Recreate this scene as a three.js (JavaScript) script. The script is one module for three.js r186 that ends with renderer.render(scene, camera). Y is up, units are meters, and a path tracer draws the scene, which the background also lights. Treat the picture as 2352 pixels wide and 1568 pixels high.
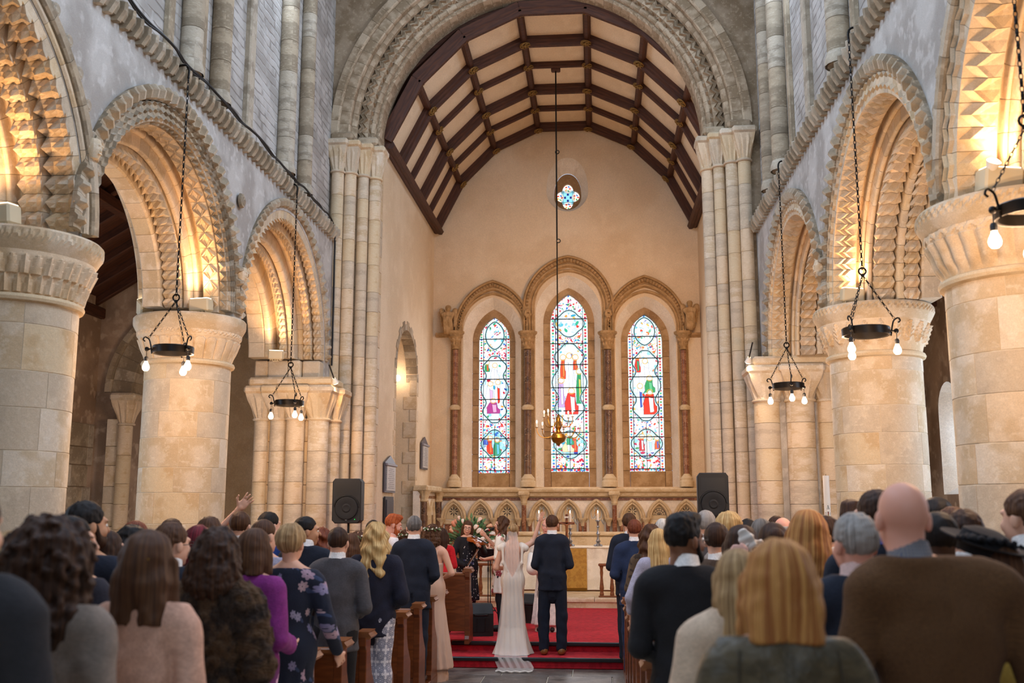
import * as THREE from 'three';
import { mergeGeometries, mergeVertices, toCreasedNormals } from 'three/addons/utils/BufferGeometryUtils.js';
import { RectAreaLightUniformsLib } from 'three/addons/lights/RectAreaLightUniformsLib.js';

// ---------------------------------------------------------------- camera
const scene = new THREE.Scene();
const FOCAL = 2287, EYE = 2.12, VX = 197, VY = 376;            // focal length in pixels, eye height, where the nave's axis vanishes
const PITCH = Math.atan(VY / FOCAL), YAW = Math.atan(VX * Math.cos(PITCH) / FOCAL);
const camera = new THREE.PerspectiveCamera(2 * Math.atan(784 / FOCAL) * 180 / Math.PI, 2352 / 1568, 0.1, 200);
camera.rotation.order = 'YXZ';
camera.rotation.set(PITCH, YAW, 0);
camera.position.set(0, EYE, 0);
camera.focus = 14.5;
camera.userData.fStop = 2.0;
const renderer = new THREE.WebGLRenderer();
renderer.toneMapping = THREE.LinearToneMapping;
renderer.toneMappingExposure = 1.0;
renderer.shadowMap.enabled = true;
scene.background = new THREE.Color(0.62, 0.78, 1.0);           // overcast daylight outside
scene.backgroundIntensity = 1.0;
RectAreaLightUniformsLib.init();
const WARM = new THREE.Color(1.0, 0.63, 0.37), WARMER = new THREE.Color(1.0, 0.55, 0.25), DAY = new THREE.Color(0.62, 0.77, 1.0);
const L = { clerestory: 44, west: 1.6, bulb: 3.2, uplight: 7, chancelSpot: 21, chancelWindow: 3, chancelFill: 1.6, chancelLow: 10 };
function rectLight(color, intensity, w, h, pos, look) {
  const l = new THREE.RectAreaLight(color, intensity, w, h);
  l.position.set(...pos); l.lookAt(...look); scene.add(l); return l;
}
function pointLight(color, intensity, pos, radius = 1) {
  const l = new THREE.PointLight(color, intensity, 0, 2);
  l.position.set(...pos); l.castShadow = true; l.shadow.radius = radius; scene.add(l); return l;
}
function spotLight(color, intensity, pos, to, angle, blend = 0.6, radius = 2) {
  const l = new THREE.SpotLight(color, intensity, 0, angle, blend, 2);
  l.position.set(...pos); l.target.position.set(...to); scene.add(l.target); l.castShadow = true; l.shadow.radius = radius; scene.add(l); return l;
}
// daylight through the clerestory windows (their panes are built with the walls)
const CLER_Z = [-3.2, -8.2, -13.4], CLER_Y = 10.95;
for (const z of CLER_Z) {
  rectLight(DAY, L.clerestory, 1.1, 1.9, [-4.62, CLER_Y, z], [0, 7.2, z]);
  rectLight(DAY, L.clerestory, 1.1, 1.9, [2.72, CLER_Y, z], [-2, 7.2, z]);
}
rectLight(DAY, L.west, 3.2, 5.0, [-0.95, 6.4, 4.9], [-0.95, 4.0, -10]);
// daylight through the stained glass of the east wall
rectLight(new THREE.Color(0.85, 0.9, 1.0), L.chancelWindow, 0.75, 3.6, [-2.62, 4.3, -23.85], [-2.62, 3.6, -10]);
rectLight(new THREE.Color(0.85, 0.9, 1.0), L.chancelWindow, 0.85, 4.2, [-0.7, 4.6, -23.85], [-0.7, 3.6, -10]);
rectLight(new THREE.Color(0.85, 0.9, 1.0), L.chancelWindow, 0.75, 3.6, [1.25, 4.3, -23.85], [1.25, 3.6, -10]);

// ---------------------------------------------------------------- pixels to places
const camRot = new THREE.Matrix4().makeRotationFromEuler(camera.rotation);
function ray(px, py) { return new THREE.Vector3(px - 1176, 784 - py, -FOCAL).applyMatrix4(camRot); }
function atD(px, py, D) { const d = ray(px, py), k = D / -d.z; return new THREE.Vector3(d.x * k, EYE + d.y * k, -D); }
function atX(px, py, X) { const d = ray(px, py), k = X / d.x; return new THREE.Vector3(X, EYE + d.y * k, d.z * k); }
function atY(px, py, Y) { const d = ray(px, py), k = (Y - EYE) / d.y; return new THREE.Vector3(d.x * k, Y, d.z * k); }

// ---------------------------------------------------------------- random and noise
let seed = 12345;
const rnd = () => { seed = (seed + 0x6d2b79f5) | 0; let t = Math.imul(seed ^ (seed >>> 15), 1 | seed); t = (t + Math.imul(t ^ (t >>> 7), 61 | t)) ^ t; return ((t ^ (t >>> 14)) >>> 0) / 4294967296; };
const rr = (a, b) => a + (b - a) * rnd();
const pick = (a) => a[Math.floor(rnd() * a.length)];
const hash = (x, y, z) => { let h = Math.imul(x | 0, 374761393) ^ Math.imul(y | 0, 668265263) ^ Math.imul(z | 0, 2147483647 ^ 0x5bd1e995); h = Math.imul(h ^ (h >>> 13), 1274126177); return ((h ^ (h >>> 16)) >>> 0) / 4294967296; };
const h3 = (x, y, z) => { let h = Math.imul(x, 374761393) ^ Math.imul(y, 668265263) ^ Math.imul(z, 2147483647 ^ 0x5bd1e995); h = Math.imul(h ^ (h >>> 13), 1274126177); return ((h ^ (h >>> 16)) >>> 0) / 4294967296; };
function vnoise(x, y, z = 0, px = 0, py = 0) {
  const ix = Math.floor(x), iy = Math.floor(y), iz = Math.floor(z), fx = x - ix, fy = y - iy, fz = z - iz, u = fx * fx * (3 - 2 * fx), v = fy * fy * (3 - 2 * fy), w = fz * fz * (3 - 2 * fz);
  let x0 = ix, x1 = ix + 1, y0 = iy, y1 = iy + 1; if (px) { x0 = ((x0 % px) + px) % px; x1 = ((x1 % px) + px) % px; } if (py) { y0 = ((y0 % py) + py) % py; y1 = ((y1 % py) + py) % py; }
  let a = h3(x0, y0, iz), b = h3(x0, y1, iz); a += (h3(x1, y0, iz) - a) * u; b += (h3(x1, y1, iz) - b) * u; a += (b - a) * v; if (fz === 0) return a;
  let c = h3(x0, y0, iz + 1), d = h3(x0, y1, iz + 1); c += (h3(x1, y0, iz + 1) - c) * u; d += (h3(x1, y1, iz + 1) - d) * u; c += (d - c) * v; return a + (c - a) * w;
}
function fbm2(x, y, z, p, oct = 4) { let a = 0.5, s = 0, n = 0; for (let i = 0; i < oct; i++) { s += a * vnoise(x, y, z + i * 7, p, p); n += a; a *= 0.5; x *= 2; y *= 2; p *= 2; } return s / n; }

// ---------------------------------------------------------------- textures and materials
function dataTex(n, fn, srgb, m = n) {
  const d = new Uint8Array(n * m * 4);
  for (let y = 0; y < m; y++) for (let x = 0; x < n; x++) { const c = fn(x / n, y / m); const o = (y * n + x) * 4; for (let k = 0; k < 3; k++) d[o + k] = Math.max(0, Math.min(255, Math.round(c[k] * 255))); d[o + 3] = 255; }
  const t = new THREE.DataTexture(d, n, m); t.wrapS = t.wrapT = THREE.RepeatWrapping; t.magFilter = THREE.LinearFilter; t.minFilter = THREE.LinearFilter;
  if (srgb) t.colorSpace = THREE.SRGBColorSpace; t.needsUpdate = true; return t;
}
const mix3 = (a, b, t) => [a[0] + (b[0] - a[0]) * t, a[1] + (b[1] - a[1]) * t, a[2] + (b[2] - a[2]) * t];
const hexc = (h) => [(h >> 16 & 255) / 255, (h >> 8 & 255) / 255, (h & 255) / 255];
const sm = (a, b, x) => { const t = Math.max(0, Math.min(1, (x - a) / (b - a))); return t * t * (3 - 2 * t); };
function blotch(hexA, hexB, hexC, seedz, n = 256, f = 6, spots = 0.5) {   // mottled mineral surface: A with B patches and C specks
  const A = hexc(hexA), B = hexc(hexB), C = hexc(hexC);
  return dataTex(n, (u, v) => {
    const p = fbm2(u * f, v * f, seedz, f, 4), q = fbm2(u * f * 5, v * f * 5, seedz + 20, f * 5, 3), g = hash(Math.floor(u * n), Math.floor(v * n), seedz);
    let c = mix3(A, B, sm(0.38, 0.66, p)); c = mix3(c, C, spots * sm(0.55, 0.8, q));
    const k = 0.95 + g * 0.1; return [c[0] * k, c[1] * k, c[2] * k];
  }, true);
}
function grit(seedz, f = 24, n = 256) { return dataTex(n, (u, v) => { const q = 0.6 * fbm2(u * f, v * f, seedz, f, 3) + 0.4 * fbm2(u * 5, v * 5, seedz + 3, 5, 3); return [q, q, q]; }, false); }
const rep = (t, s, ox = 0, oy = 0) => { const c = t.clone(); c.source = t.source; c.repeat.set(s, s); c.offset.set(ox, oy); c.needsUpdate = true; return c; };
const GRIT = grit(5), GRITF = grit(9, 48);
function std(o) { const m = new THREE.MeshStandardMaterial({ roughness: 0.9, metalness: 0, ...o }); if (o.bumpScale) m.bumpScale = o.bumpScale; return m; }
const TS1 = blotch(0xd8c9b2, 0xc9b596, 0xe4dac8, 1), TS2 = blotch(0xd0c2ac, 0xc0b29e, 0xdcd2c0, 2), TS3 = blotch(0xd8c5a6, 0xcbb18c, 0xe0d3ba, 3);
const stones = [[TS1, 0xffffff], [TS1, 0xf6f1ea], [TS2, 0xfffbf4], [TS3, 0xf8f4ec], [TS2, 0xf2ede6], [TS1, 0xfff6ea]].map(([t, c], i) => std({ color: c, map: rep(t, 0.9, i * 0.17, i * 0.31), bumpMap: rep(GRIT, 1.3), bumpScale: 0.004 }));
const STONE = stones[0];
const mMortar = std({ color: 0xd8ccb4, bumpMap: rep(GRIT, 2), bumpScale: 0.003 });
const mGreyStone = [0, 1, 2].map((i) => std({ color: [0xffffff, 0xe9e4dc, 0xf6efe4][i], map: rep(blotch(0xb5a893, 0x948875, 0xc9bfae, 11 + i), 0.8, i * 0.3), bumpMap: rep(GRIT, 1.2), bumpScale: 0.006 }));
const mArchStone = [0, 1, 2].map((i) => std({ map: rep(blotch([0xad9a80, 0xa39077, 0xb7a58b][i], 0x8a775d, 0xc0ae93, 14 + i), 0.8, i * 0.3), bumpMap: rep(GRIT, 1.2), bumpScale: 0.006 }));
const mLimewash = std({ map: rep(blotch(0xbdb9b2, 0xa29c94, 0xd0cdc7, 31, 512, 5, 0.6), 0.45), bumpMap: rep(GRIT, 0.8), bumpScale: 0.008 });
// clerestory masonry: limewashed rubble laid in thin irregular courses
const TCOURSE = (() => {
  const rows = 18, n = 512;
  const line = (u, v) => { const wob = (fbm2(u * 6, v * 6, 71, 6, 3) - 0.5) * 0.035, r = (v + wob) * rows, k = ((Math.floor(r) % rows) + rows) % rows, fy = r - Math.floor(r), cells = 3 + Math.floor(hash(k, 3, 8) * 3), fx = ((u + hash(k, 7, 2)) * cells) % 1; return [Math.min(fy, 1 - fy), Math.min(fx, 1 - fx) * 1.5, k, Math.floor((u + hash(k, 7, 2)) * cells) % cells]; };
  const map = dataTex(n, (u, v) => { const [a, b, k, c] = line(u, v), p = fbm2(u * 8, v * 8, 73, 8, 4), t = hash(k, c, 5); let col = mix3(hexc(0xb9b4ad), hexc(0x9c968e), sm(0.35, 0.65, p)); col = mix3(col, hexc(0xcac5bd), 0.35 * t); const j = sm(0.16, 0.02, Math.min(a, b)) * sm(0.42, 0.6, fbm2(u * 12, v * 12, 79, 12, 2)); return mix3(col, hexc(0x625b52), j * 0.4); }, true);
  const bump = dataTex(n, (u, v) => { const [a, b] = line(u, v), q = fbm2(u * 20, v * 20, 75, 20, 3), h = 0.75 * sm(0, 0.14, Math.min(a, b)) + 0.25 * q; return [h, h, h]; }, false);
  return [map, bump];
})();
const mRubble = std({ map: rep(TCOURSE[0], 0.45), bumpMap: rep(TCOURSE[1], 0.45), bumpScale: 0.014 });
const mPlaster = std({ map: rep(blotch(0xe4d0b2, 0xdac3a2, 0xecdbc0, 41, 512, 4, 0.3), 0.22), bumpMap: rep(GRIT, 0.35), bumpScale: 0.006, roughness: 0.85 });
const mWhiteWall = std({ map: rep(blotch(0xefe6d8, 0xe4d9c8, 0xf5efe4, 43), 0.3), roughness: 0.8 });
const mAislePlaster = std({ map: rep(blotch(0xb79f87, 0x957f6b, 0xcbb7a0, 47, 512, 5, 0.7), 0.3), bumpMap: rep(GRIT, 0.5), bumpScale: 0.01 });
const mBrownStone = [0, 1, 2].map((i) => std({ map: rep(blotch([0xa98963, 0x9d7d59, 0xb4966f][i], [0x94754f, 0x8b6c4b, 0x9f8058][i], 0xbfa27c, 51 + i), 1.0, i * 0.3), bumpMap: rep(GRIT, 1.5), bumpScale: 0.002 }));
const mCarved = std({ map: rep(blotch(0xb8966a, 0xa48459, 0xc9ac84, 57), 1.2), bumpMap: rep(GRITF, 2), bumpScale: 0.004 });
const mCarvedPale = std({ map: rep(blotch(0xd4bf9c, 0xc4ab84, 0xe0d0b4, 58), 1.2), bumpMap: rep(GRITF, 2), bumpScale: 0.003 });
function marble(a, b, c, z) { const A = hexc(a), B = hexc(b), C = hexc(c); return dataTex(256, (u, v) => { const w = fbm2(u * 6, v * 6, z, 6, 4), m = Math.abs(fbm2(u * 8 + w, v * 8 + w, z + 4, 8, 4) - 0.5); let k = mix3(A, B, sm(0.4, 0.62, w)); return mix3(k, C, sm(0.035, 0, m) * 0.8); }, true); }
const mMarbleDark = std({ map: rep(marble(0x6b4c38, 0x4f382b, 0xb59a7c, 61), 1.6), roughness: 0.25 });
const mMarbleRed = std({ map: rep(marble(0x9a6a4c, 0x7a4a34, 0xd0b090, 63), 2), roughness: 0.25 });
function woodTex(a, b, z, n = 256) { const A = hexc(a), B = hexc(b); return dataTex(n, (u, v) => { const w = fbm2(u * 4, v * 24, z, 4, 3), g = fbm2(u * 3, v * 64, z + 5, 3, 3), t = 0.5 + 0.5 * Math.sin((v * 8 + w * 1.6) * Math.PI * 2); return mix3(A, B, 0.45 * t + 0.55 * g); }, true); }
const TBEAM = woodTex(0x5a331c, 0x35190c, 81), TOAK = woodTex(0x7e4420, 0x562a12, 83), TOAK2 = woodTex(0x935a2e, 0x704020, 85);
const mBeam = std({ map: rep(TBEAM, 1.0), roughness: 0.7 }), mBeamDark = mBeam;
const mGilt = std({ color: 0x8a6a34, roughness: 0.5, metalness: 0.35 });
const mOak = std({ map: rep(TOAK, 1.1), roughness: 0.32 }), mOakLight = std({ map: rep(TOAK2, 1.1), roughness: 0.4 });
const mIron = std({ color: 0x17130f, roughness: 0.38, metalness: 0.7 }), mBlack = std({ color: 0x101011, roughness: 0.6 }), mBlackGloss = std({ color: 0x0d0d0e, roughness: 0.3 }), mGrille = std({ color: 0x1a1a1b, roughness: 0.75, metalness: 0.2, bumpMap: rep(grit(88, 64), 8), bumpScale: 0.002 });
const mBrass = std({ color: 0x8a6428, roughness: 0.32, metalness: 0.9 }), mSilver = std({ color: 0x8e8f94, roughness: 0.3, metalness: 0.9 });
const mCarpet = std({ map: rep(blotch(0xc01b2a, 0xa81423, 0xcf2a38, 91, 256, 24, 0.4), 1.0), bumpMap: rep(GRITF, 3), bumpScale: 0.004, roughness: 1 });
const mCarpetDark = mCarpet, mNosing = std({ color: 0x1b1716, roughness: 0.35 });
const mSlab = [0, 1, 2].map((i) => std({ map: rep(blotch([0x6f675f, 0x655e57, 0x7a7168][i], 0x544e48, 0x887f76, 95 + i), 1.0, i * 0.21), roughness: 0.42, bumpMap: rep(GRIT, 1.5), bumpScale: 0.002 }));
const mWhitePaint = std({ color: 0xe8e0d2, roughness: 0.6 });
const mCream = std({ color: 0xcdbf9f, roughness: 0.55 });

// ---------------------------------------------------------------- building helpers
const taken = new Map();
function numbered(n) { const k = taken.get(n) ?? 0; taken.set(n, k + 1); return k ? n + '_' + String(k).padStart(3, '0') : n; }
function mesh(name, geo, mat, parent) { const m = new THREE.Mesh(geo, mat); m.name = name; m.castShadow = m.receiveShadow = true; parent.add(m); return m; }
function place(o, p, ry = 0) { if (p) o.position.set(p.x ?? p[0], p.y ?? p[1], p.z ?? p[2]); o.rotation.y = ry; return o; }
function thing(name, label, category, group, p, ry = 0) { const o = new THREE.Group(); o.name = numbered(name); scene.add(o); o.userData = { label, category }; if (group) o.userData.group = group; return place(o, p, ry); }
function struct(name, label, p, ry = 0, category) { const o = new THREE.Group(); o.name = numbered(name); scene.add(o); o.userData = { label, kind: 'structure' }; if (category) o.userData.category = category; return place(o, p, ry); }
function structMesh(name, label, geo, mat) { const m = mesh(numbered(name), geo, mat, scene); m.userData = { label, kind: 'structure', category: name.split('_')[0] }; return m; }
// texture coordinates in metres, by the way each face points
function boxUV(g) {
  g = g.index ? g.toNonIndexed() : g;
  const p = g.attributes.position, uv = new Float32Array(p.count * 2), a = new THREE.Vector3(), b = new THREE.Vector3(), c = new THREE.Vector3(), n = new THREE.Vector3();
  for (let i = 0; i < p.count; i += 3) {
    a.fromBufferAttribute(p, i); b.fromBufferAttribute(p, i + 1); c.fromBufferAttribute(p, i + 2);
    n.subVectors(b, a).cross(c.clone().sub(a)); const x = Math.abs(n.x), y = Math.abs(n.y), z = Math.abs(n.z);
    for (let k = 0; k < 3; k++) { const v = [a, b, c][k]; const [s, t] = x > y && x > z ? [v.z, v.y] : y > z ? [v.x, v.z] : [v.x, v.y]; uv[(i + k) * 2] = s; uv[(i + k) * 2 + 1] = t; }
  }
  g.setAttribute('uv', new THREE.BufferAttribute(uv, 2)); return g;
}
function fin(g, crease) { g = boxUV(g); if (crease === undefined) { g.deleteAttribute('normal'); g.computeVertexNormals(); } else { g.deleteAttribute('normal'); g = toCreasedNormals(g, crease); } return g; }
function fromTris(tris) { const g = new THREE.BufferGeometry(); g.setAttribute('position', new THREE.Float32BufferAttribute(tris, 3)); return g; }
// box with chamfered edges
const cboxes = new Map();
function cbox(w, h, d, c = 0.006) {
  const key = [w, h, d, c].map((v) => v.toFixed(4)).join(); if (cboxes.has(key)) return cboxes.get(key);
  c = Math.min(c, w / 2.2, h / 2.2, d / 2.2);
  const P = [], X = w / 2, Y = h / 2, Z = d / 2;
  const quad = (a, b, e, f) => P.push(...a, ...b, ...e, ...a, ...e, ...f);
  const flip = (s, a) => (s > 0 ? a : a.reverse());
  for (const s of [1, -1]) {
    quad(...flip(s, [[s * X, -Y + c, Z - c], [s * X, -Y + c, -Z + c], [s * X, Y - c, -Z + c], [s * X, Y - c, Z - c]]));
    quad(...flip(s, [[-X + c, s * Y, Z - c], [X - c, s * Y, Z - c], [X - c, s * Y, -Z + c], [-X + c, s * Y, -Z + c]]));
    quad(...flip(s, [[-X + c, -Y + c, s * Z], [X - c, -Y + c, s * Z], [X - c, Y - c, s * Z], [-X + c, Y - c, s * Z]]));
  }
  for (const s of [1, -1]) for (const t of [1, -1]) {
    quad(...flip(s * t, [[s * X, t * (Y - c), Z - c], [s * X, t * (Y - c), -Z + c], [s * (X - c), t * Y, -Z + c], [s * (X - c), t * Y, Z - c]]));
    quad(...flip(s * t, [[s * (X - c), -Y + c, t * Z], [s * X, -Y + c, t * (Z - c)], [s * X, Y - c, t * (Z - c)], [s * (X - c), Y - c, t * Z]]));
    quad(...flip(s * t, [[-X + c, s * (Y - c), t * Z], [X - c, s * (Y - c), t * Z], [X - c, s * Y, t * (Z - c)], [-X + c, s * Y, t * (Z - c)]]));
  }
  for (const s of [1, -1]) for (const t of [1, -1]) for (const r of [1, -1]) { const T = flip(s * t * r, [[s * X, t * (Y - c), r * (Z - c)], [s * (X - c), t * Y, r * (Z - c)], [s * (X - c), t * (Y - c), r * Z]]); P.push(...T.flat()); }
  const g = fin(fromTris(P)); cboxes.set(key, g); return g;
}
function cboxAt(w, h, d, x, y, z, c) { return cbox(w, h, d, c).clone().translate(x, y, z); }
function addBox(name, w, h, d, x, y, z, mat, parent, c) { const m = mesh(name, cbox(w, h, d, c), mat, parent); m.position.set(x, y, z); return m; }
function lathe(pts, seg = 24, crease = 0.6) { return fin(new THREE.LatheGeometry(pts.map((p) => new THREE.Vector2(Math.max(p[0], 0.0001), p[1])), seg), crease); }
function tube(points, r, seg = 24, rad = 6, closed = false) { const c = new THREE.CatmullRomCurve3(points.map((p) => (p.isVector3 ? p : new THREE.Vector3(...p))), closed); return new THREE.TubeGeometry(c, seg, r, rad, closed); }
function rod(a, b, r, rad = 8, r2 = r) { const A = a.isVector3 ? a : new THREE.Vector3(...a), B = b.isVector3 ? b : new THREE.Vector3(...b), g = new THREE.CylinderGeometry(r2, r, A.distanceTo(B), rad, 1); g.translate(0, A.distanceTo(B) / 2, 0); g.applyQuaternion(new THREE.Quaternion().setFromUnitVectors(new THREE.Vector3(0, 1, 0), B.clone().sub(A).normalize())); return g.translate(A.x, A.y, A.z); }
function merge(gs) { return mergeGeometries(gs.map((g) => { const k = g.index ? g.toNonIndexed() : g.clone(); for (const n of Object.keys(k.attributes)) if (!['position', 'normal', 'uv'].includes(n)) k.deleteAttribute(n); if (!k.attributes.normal) k.computeVertexNormals(); if (!k.attributes.uv) k.setAttribute('uv', new THREE.BufferAttribute(new Float32Array(k.attributes.position.count * 2), 2)); return k; })); }
function extrude(shape, depth, bevel = 0, seg = 12) { return new THREE.ExtrudeGeometry(shape, { depth, bevelEnabled: bevel > 0, bevelSize: bevel, bevelThickness: bevel, bevelSegments: 1, curveSegments: seg, steps: 1 }); }
function poly(pts) { const s = new THREE.Shape(); pts.forEach((p, i) => (i ? s.lineTo(p[0], p[1]) : s.moveTo(p[0], p[1]))); s.closePath(); return s; }
// surface between closed profiles (each a list of [x,y,z]); caps the ends
function loft(rings, cap = true, closed = true) {
  const P = [], n = rings[0].length;
  for (let i = 0; i + 1 < rings.length; i++) for (let j = 0; j < (closed ? n : n - 1); j++) { const a = rings[i][j], b = rings[i][(j + 1) % n], c = rings[i + 1][(j + 1) % n], d = rings[i + 1][j]; P.push(...a, ...b, ...c, ...a, ...c, ...d); }
  if (cap) for (const [r, s] of [[rings[0], 1], [rings[rings.length - 1], 0]]) {
    const e1 = new THREE.Vector3(...r[1]).sub(new THREE.Vector3(...r[0])); let nn = new THREE.Vector3();
    for (let j = 0; j < n; j++) nn.add(new THREE.Vector3(...r[j]).sub(new THREE.Vector3(...r[0])).cross(new THREE.Vector3(...r[(j + 1) % n]).sub(new THREE.Vector3(...r[0]))));
    nn.normalize(); const u = e1.normalize(), v = nn.clone().cross(u), flat = r.map((p) => { const q = new THREE.Vector3(...p); return new THREE.Vector2(q.dot(u), q.dot(v)); });
    for (const f of THREE.ShapeUtils.triangulateShape(flat, [])) P.push(...(s ? [r[f[0]], r[f[2]], r[f[1]]] : [r[f[0]], r[f[1]], r[f[2]]]).flat());
  }
  return fromTris(P);
}
// a voussoir about the top of an arch: prof(t) gives a closed outline of [radius, depth] for t from 0 to 1 along it (depth goes into the wall)
function wedge(prof, dphi, steps = 2, gap = 0.0) {
  const rings = [];
  for (let i = 0; i <= steps; i++) { const t = i / steps; rings.push(prof(t).map(([r, d]) => { const a = Math.PI / 2 - (t - 0.5) * (dphi - gap / r); return [r * Math.cos(a), r * Math.sin(a), -d]; })); }
  return fin(loft(rings));
}
// ================================================================ STRUCTURE: nave
const XL = -4.6, XR = 2.78, ZE = -16.9, WALLD = 1.12;           // wall faces, the chancel arch's face, wall thickness
const CXL = -5.15, CXR = 3.3;                                    // arcade column axes
// ring of voussoirs in an arch whose centre is the group's origin (x along the wall, y up, -z into it)
function ring(parent, name, prof, n, opt = {}) {
  const { from = 0, to = Math.PI, steps = 2, gap = 0.004, mats = stones } = opt, dphi = (to - from) / n, g = wedge(prof, dphi, steps, gap);
  for (let i = 0; i < n; i++) { const m = mesh(name, g, mats[Math.floor(rnd() * mats.length)], parent); m.rotation.z = from + (i + 0.5) * dphi - Math.PI / 2; }
}
const tri = (t, k = 1) => Math.abs(((t * k) % 1) * 2 - 1);       // 1 at the ends of a period, 0 in its middle
const rect = (r0, r1, d0, d1, c = 0.008) => () => [[r1, d0], [r0 + c, d0], [r0, d0 + c], [r0, d1 - c], [r0 + c, d1], [r1, d1]];
// carved profiles
function spikeProf(r0, r1, d0, d1, a = 0.07, b = 0.05) { return (t) => { const k = 1 - tri(t), m = (d0 + d1) / 2; return [[r1, d0], [r0 + b, d0 + 0.02], [r0 + b - k * b, d0 - a * k + 0.04], [r0 + 0.75 * b - 0.2 * b * k, (d0 + m) / 2], [r0 + 0.1 * b + b * (1 - k), m], [r0 + 0.75 * b, (d1 + m) / 2], [r0 + b - k * b, d1 - 0.02], [r1, d1]]; }; }
function chevProf(r0, r1, d0, d1, a = 0.05, ridges = 2, face = 1, fh = 0.03) {
  return (t) => {
    const k = tri(t), P = [[r1, d0]], fw = r1 - r0;
    if (face) for (let i = 0; i < face; i++) { const s = r1 - (fw - 0.02) * (i + 0.3) / face; P.push([s + a * 0.5 * k, d0], [s - 0.018 + a * 0.5 * k, d0 - fh], [s - 0.036 + a * 0.5 * k, d0]); }
    P.push([r0 + 0.03, d0 + 0.004]);
    const w = (d1 - d0 - a - 0.03) / ridges;
    for (let i = 0; i < ridges; i++) { const s = d0 + 0.015 + w * i; P.push([r0 + 0.03, s + a * k], [r0, s + w * 0.45 + a * k], [r0 + 0.012, s + w * 0.75 + a * k]); }
    P.push([r0 + 0.03, d1], [r1, d1]); return P;
  };
}
function rollProf(r0, r1, d0, d1, rolls = 2) { const P = [[r1, d0]]; const st = (r1 - r0) / rolls, sd = (d1 - d0) / rolls; for (let i = 0; i < rolls; i++) { const rc = r1 - st * (i + 0.55), dc = d0 + sd * i + sd * 0.45, q = Math.min(st, sd) * 0.45; for (let k = 0; k <= 5; k++) { const a = Math.PI * (0.5 + k / 5 * 0.95) + Math.PI * 0.55; P.push([rc + Math.sin(a) * q * -1 - 0.0, dc + Math.cos(a) * q]); } P.push([r1 - st * (i + 1) + 0.012, d0 + sd * (i + 1) - 0.006]); } P.push([r0, d1], [r1, d1]); return () => P; }
// simple stepped roll moulding used on soffits: three rounded ribs descending into the wall
function ribsProf(r0, r1, d0, d1, n = 3) {
  const P = [[r1, d0]];
  for (let i = 0; i < n; i++) { const ra = r1 - (r1 - r0) * i / n, rb = r1 - (r1 - r0) * (i + 1) / n, da = d0 + (d1 - d0) * i / n, db = d0 + (d1 - d0) * (i + 1) / n, q = Math.min(ra - rb, db - da) * 0.5;
    P.push([ra - 0.006, da]); for (let k = 0; k <= 4; k++) { const a = k / 4 * Math.PI / 2; P.push([rb + q - Math.sin(a) * q, da + q - Math.cos(a) * q]); } P.push([rb, db - 0.015], [rb + 0.012, db - 0.004]); }
  P.push([r0 + 0.012, d1], [r1, d1]); return () => P;
}
function billetLabel(r0, r1, out) { return (t) => { const k = t > 0.2 && t < 0.8 ? 1 : 0.35; return [[r1 - 0.012, 0.01], [r1 - 0.012 + 0.012 * k, -out * 0.6 * k - 0.015], [(r0 + r1) / 2 + 0.02, -out * k - 0.01], [r0 + 0.02, -out * 0.75 * k - 0.01], [r0, -0.012], [r0, 0.01]]; }; }
function lozengeGeo(r0, r1, d0, d1, dphi) {
  const base = wedge(rect(r0, r1, d0, d1), dphi, 2, 0.004), gs = [base], L = r0 * dphi;
  const bar = (r, y0, w) => { // raised frame of a diamond on the soffit, drawn on (arc length s, depth d)
    const c = (d0 + d1) / 2, hw = w, hs = L * 0.47, pts = [[0, c - hw], [hs, c], [0, c + hw], [-hs, c]];
    for (let i = 0; i < 4; i++) { const a = pts[i], b = pts[(i + 1) % 4], nx = -(b[1] - a[1]), ny = b[0] - a[0], l = Math.hypot(nx, ny), ox = nx / l * 0.012, oy = ny / l * 0.012; const to = (s, d, rr) => { const an = Math.PI / 2 - s / r0; return [rr * Math.cos(an), rr * Math.sin(an), -d]; };
      gs.push(fin(loft([a, b].map((p) => [to(p[0] + ox, p[1] + oy, r0), to(p[0], p[1], r0 - 0.022), to(p[0] - ox, p[1] - oy, r0)])))); }
  };
  bar(r0, 0, (d1 - d0) * 0.44); bar(r0, 0, (d1 - d0) * 0.2);
  return merge(gs);
}
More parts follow.
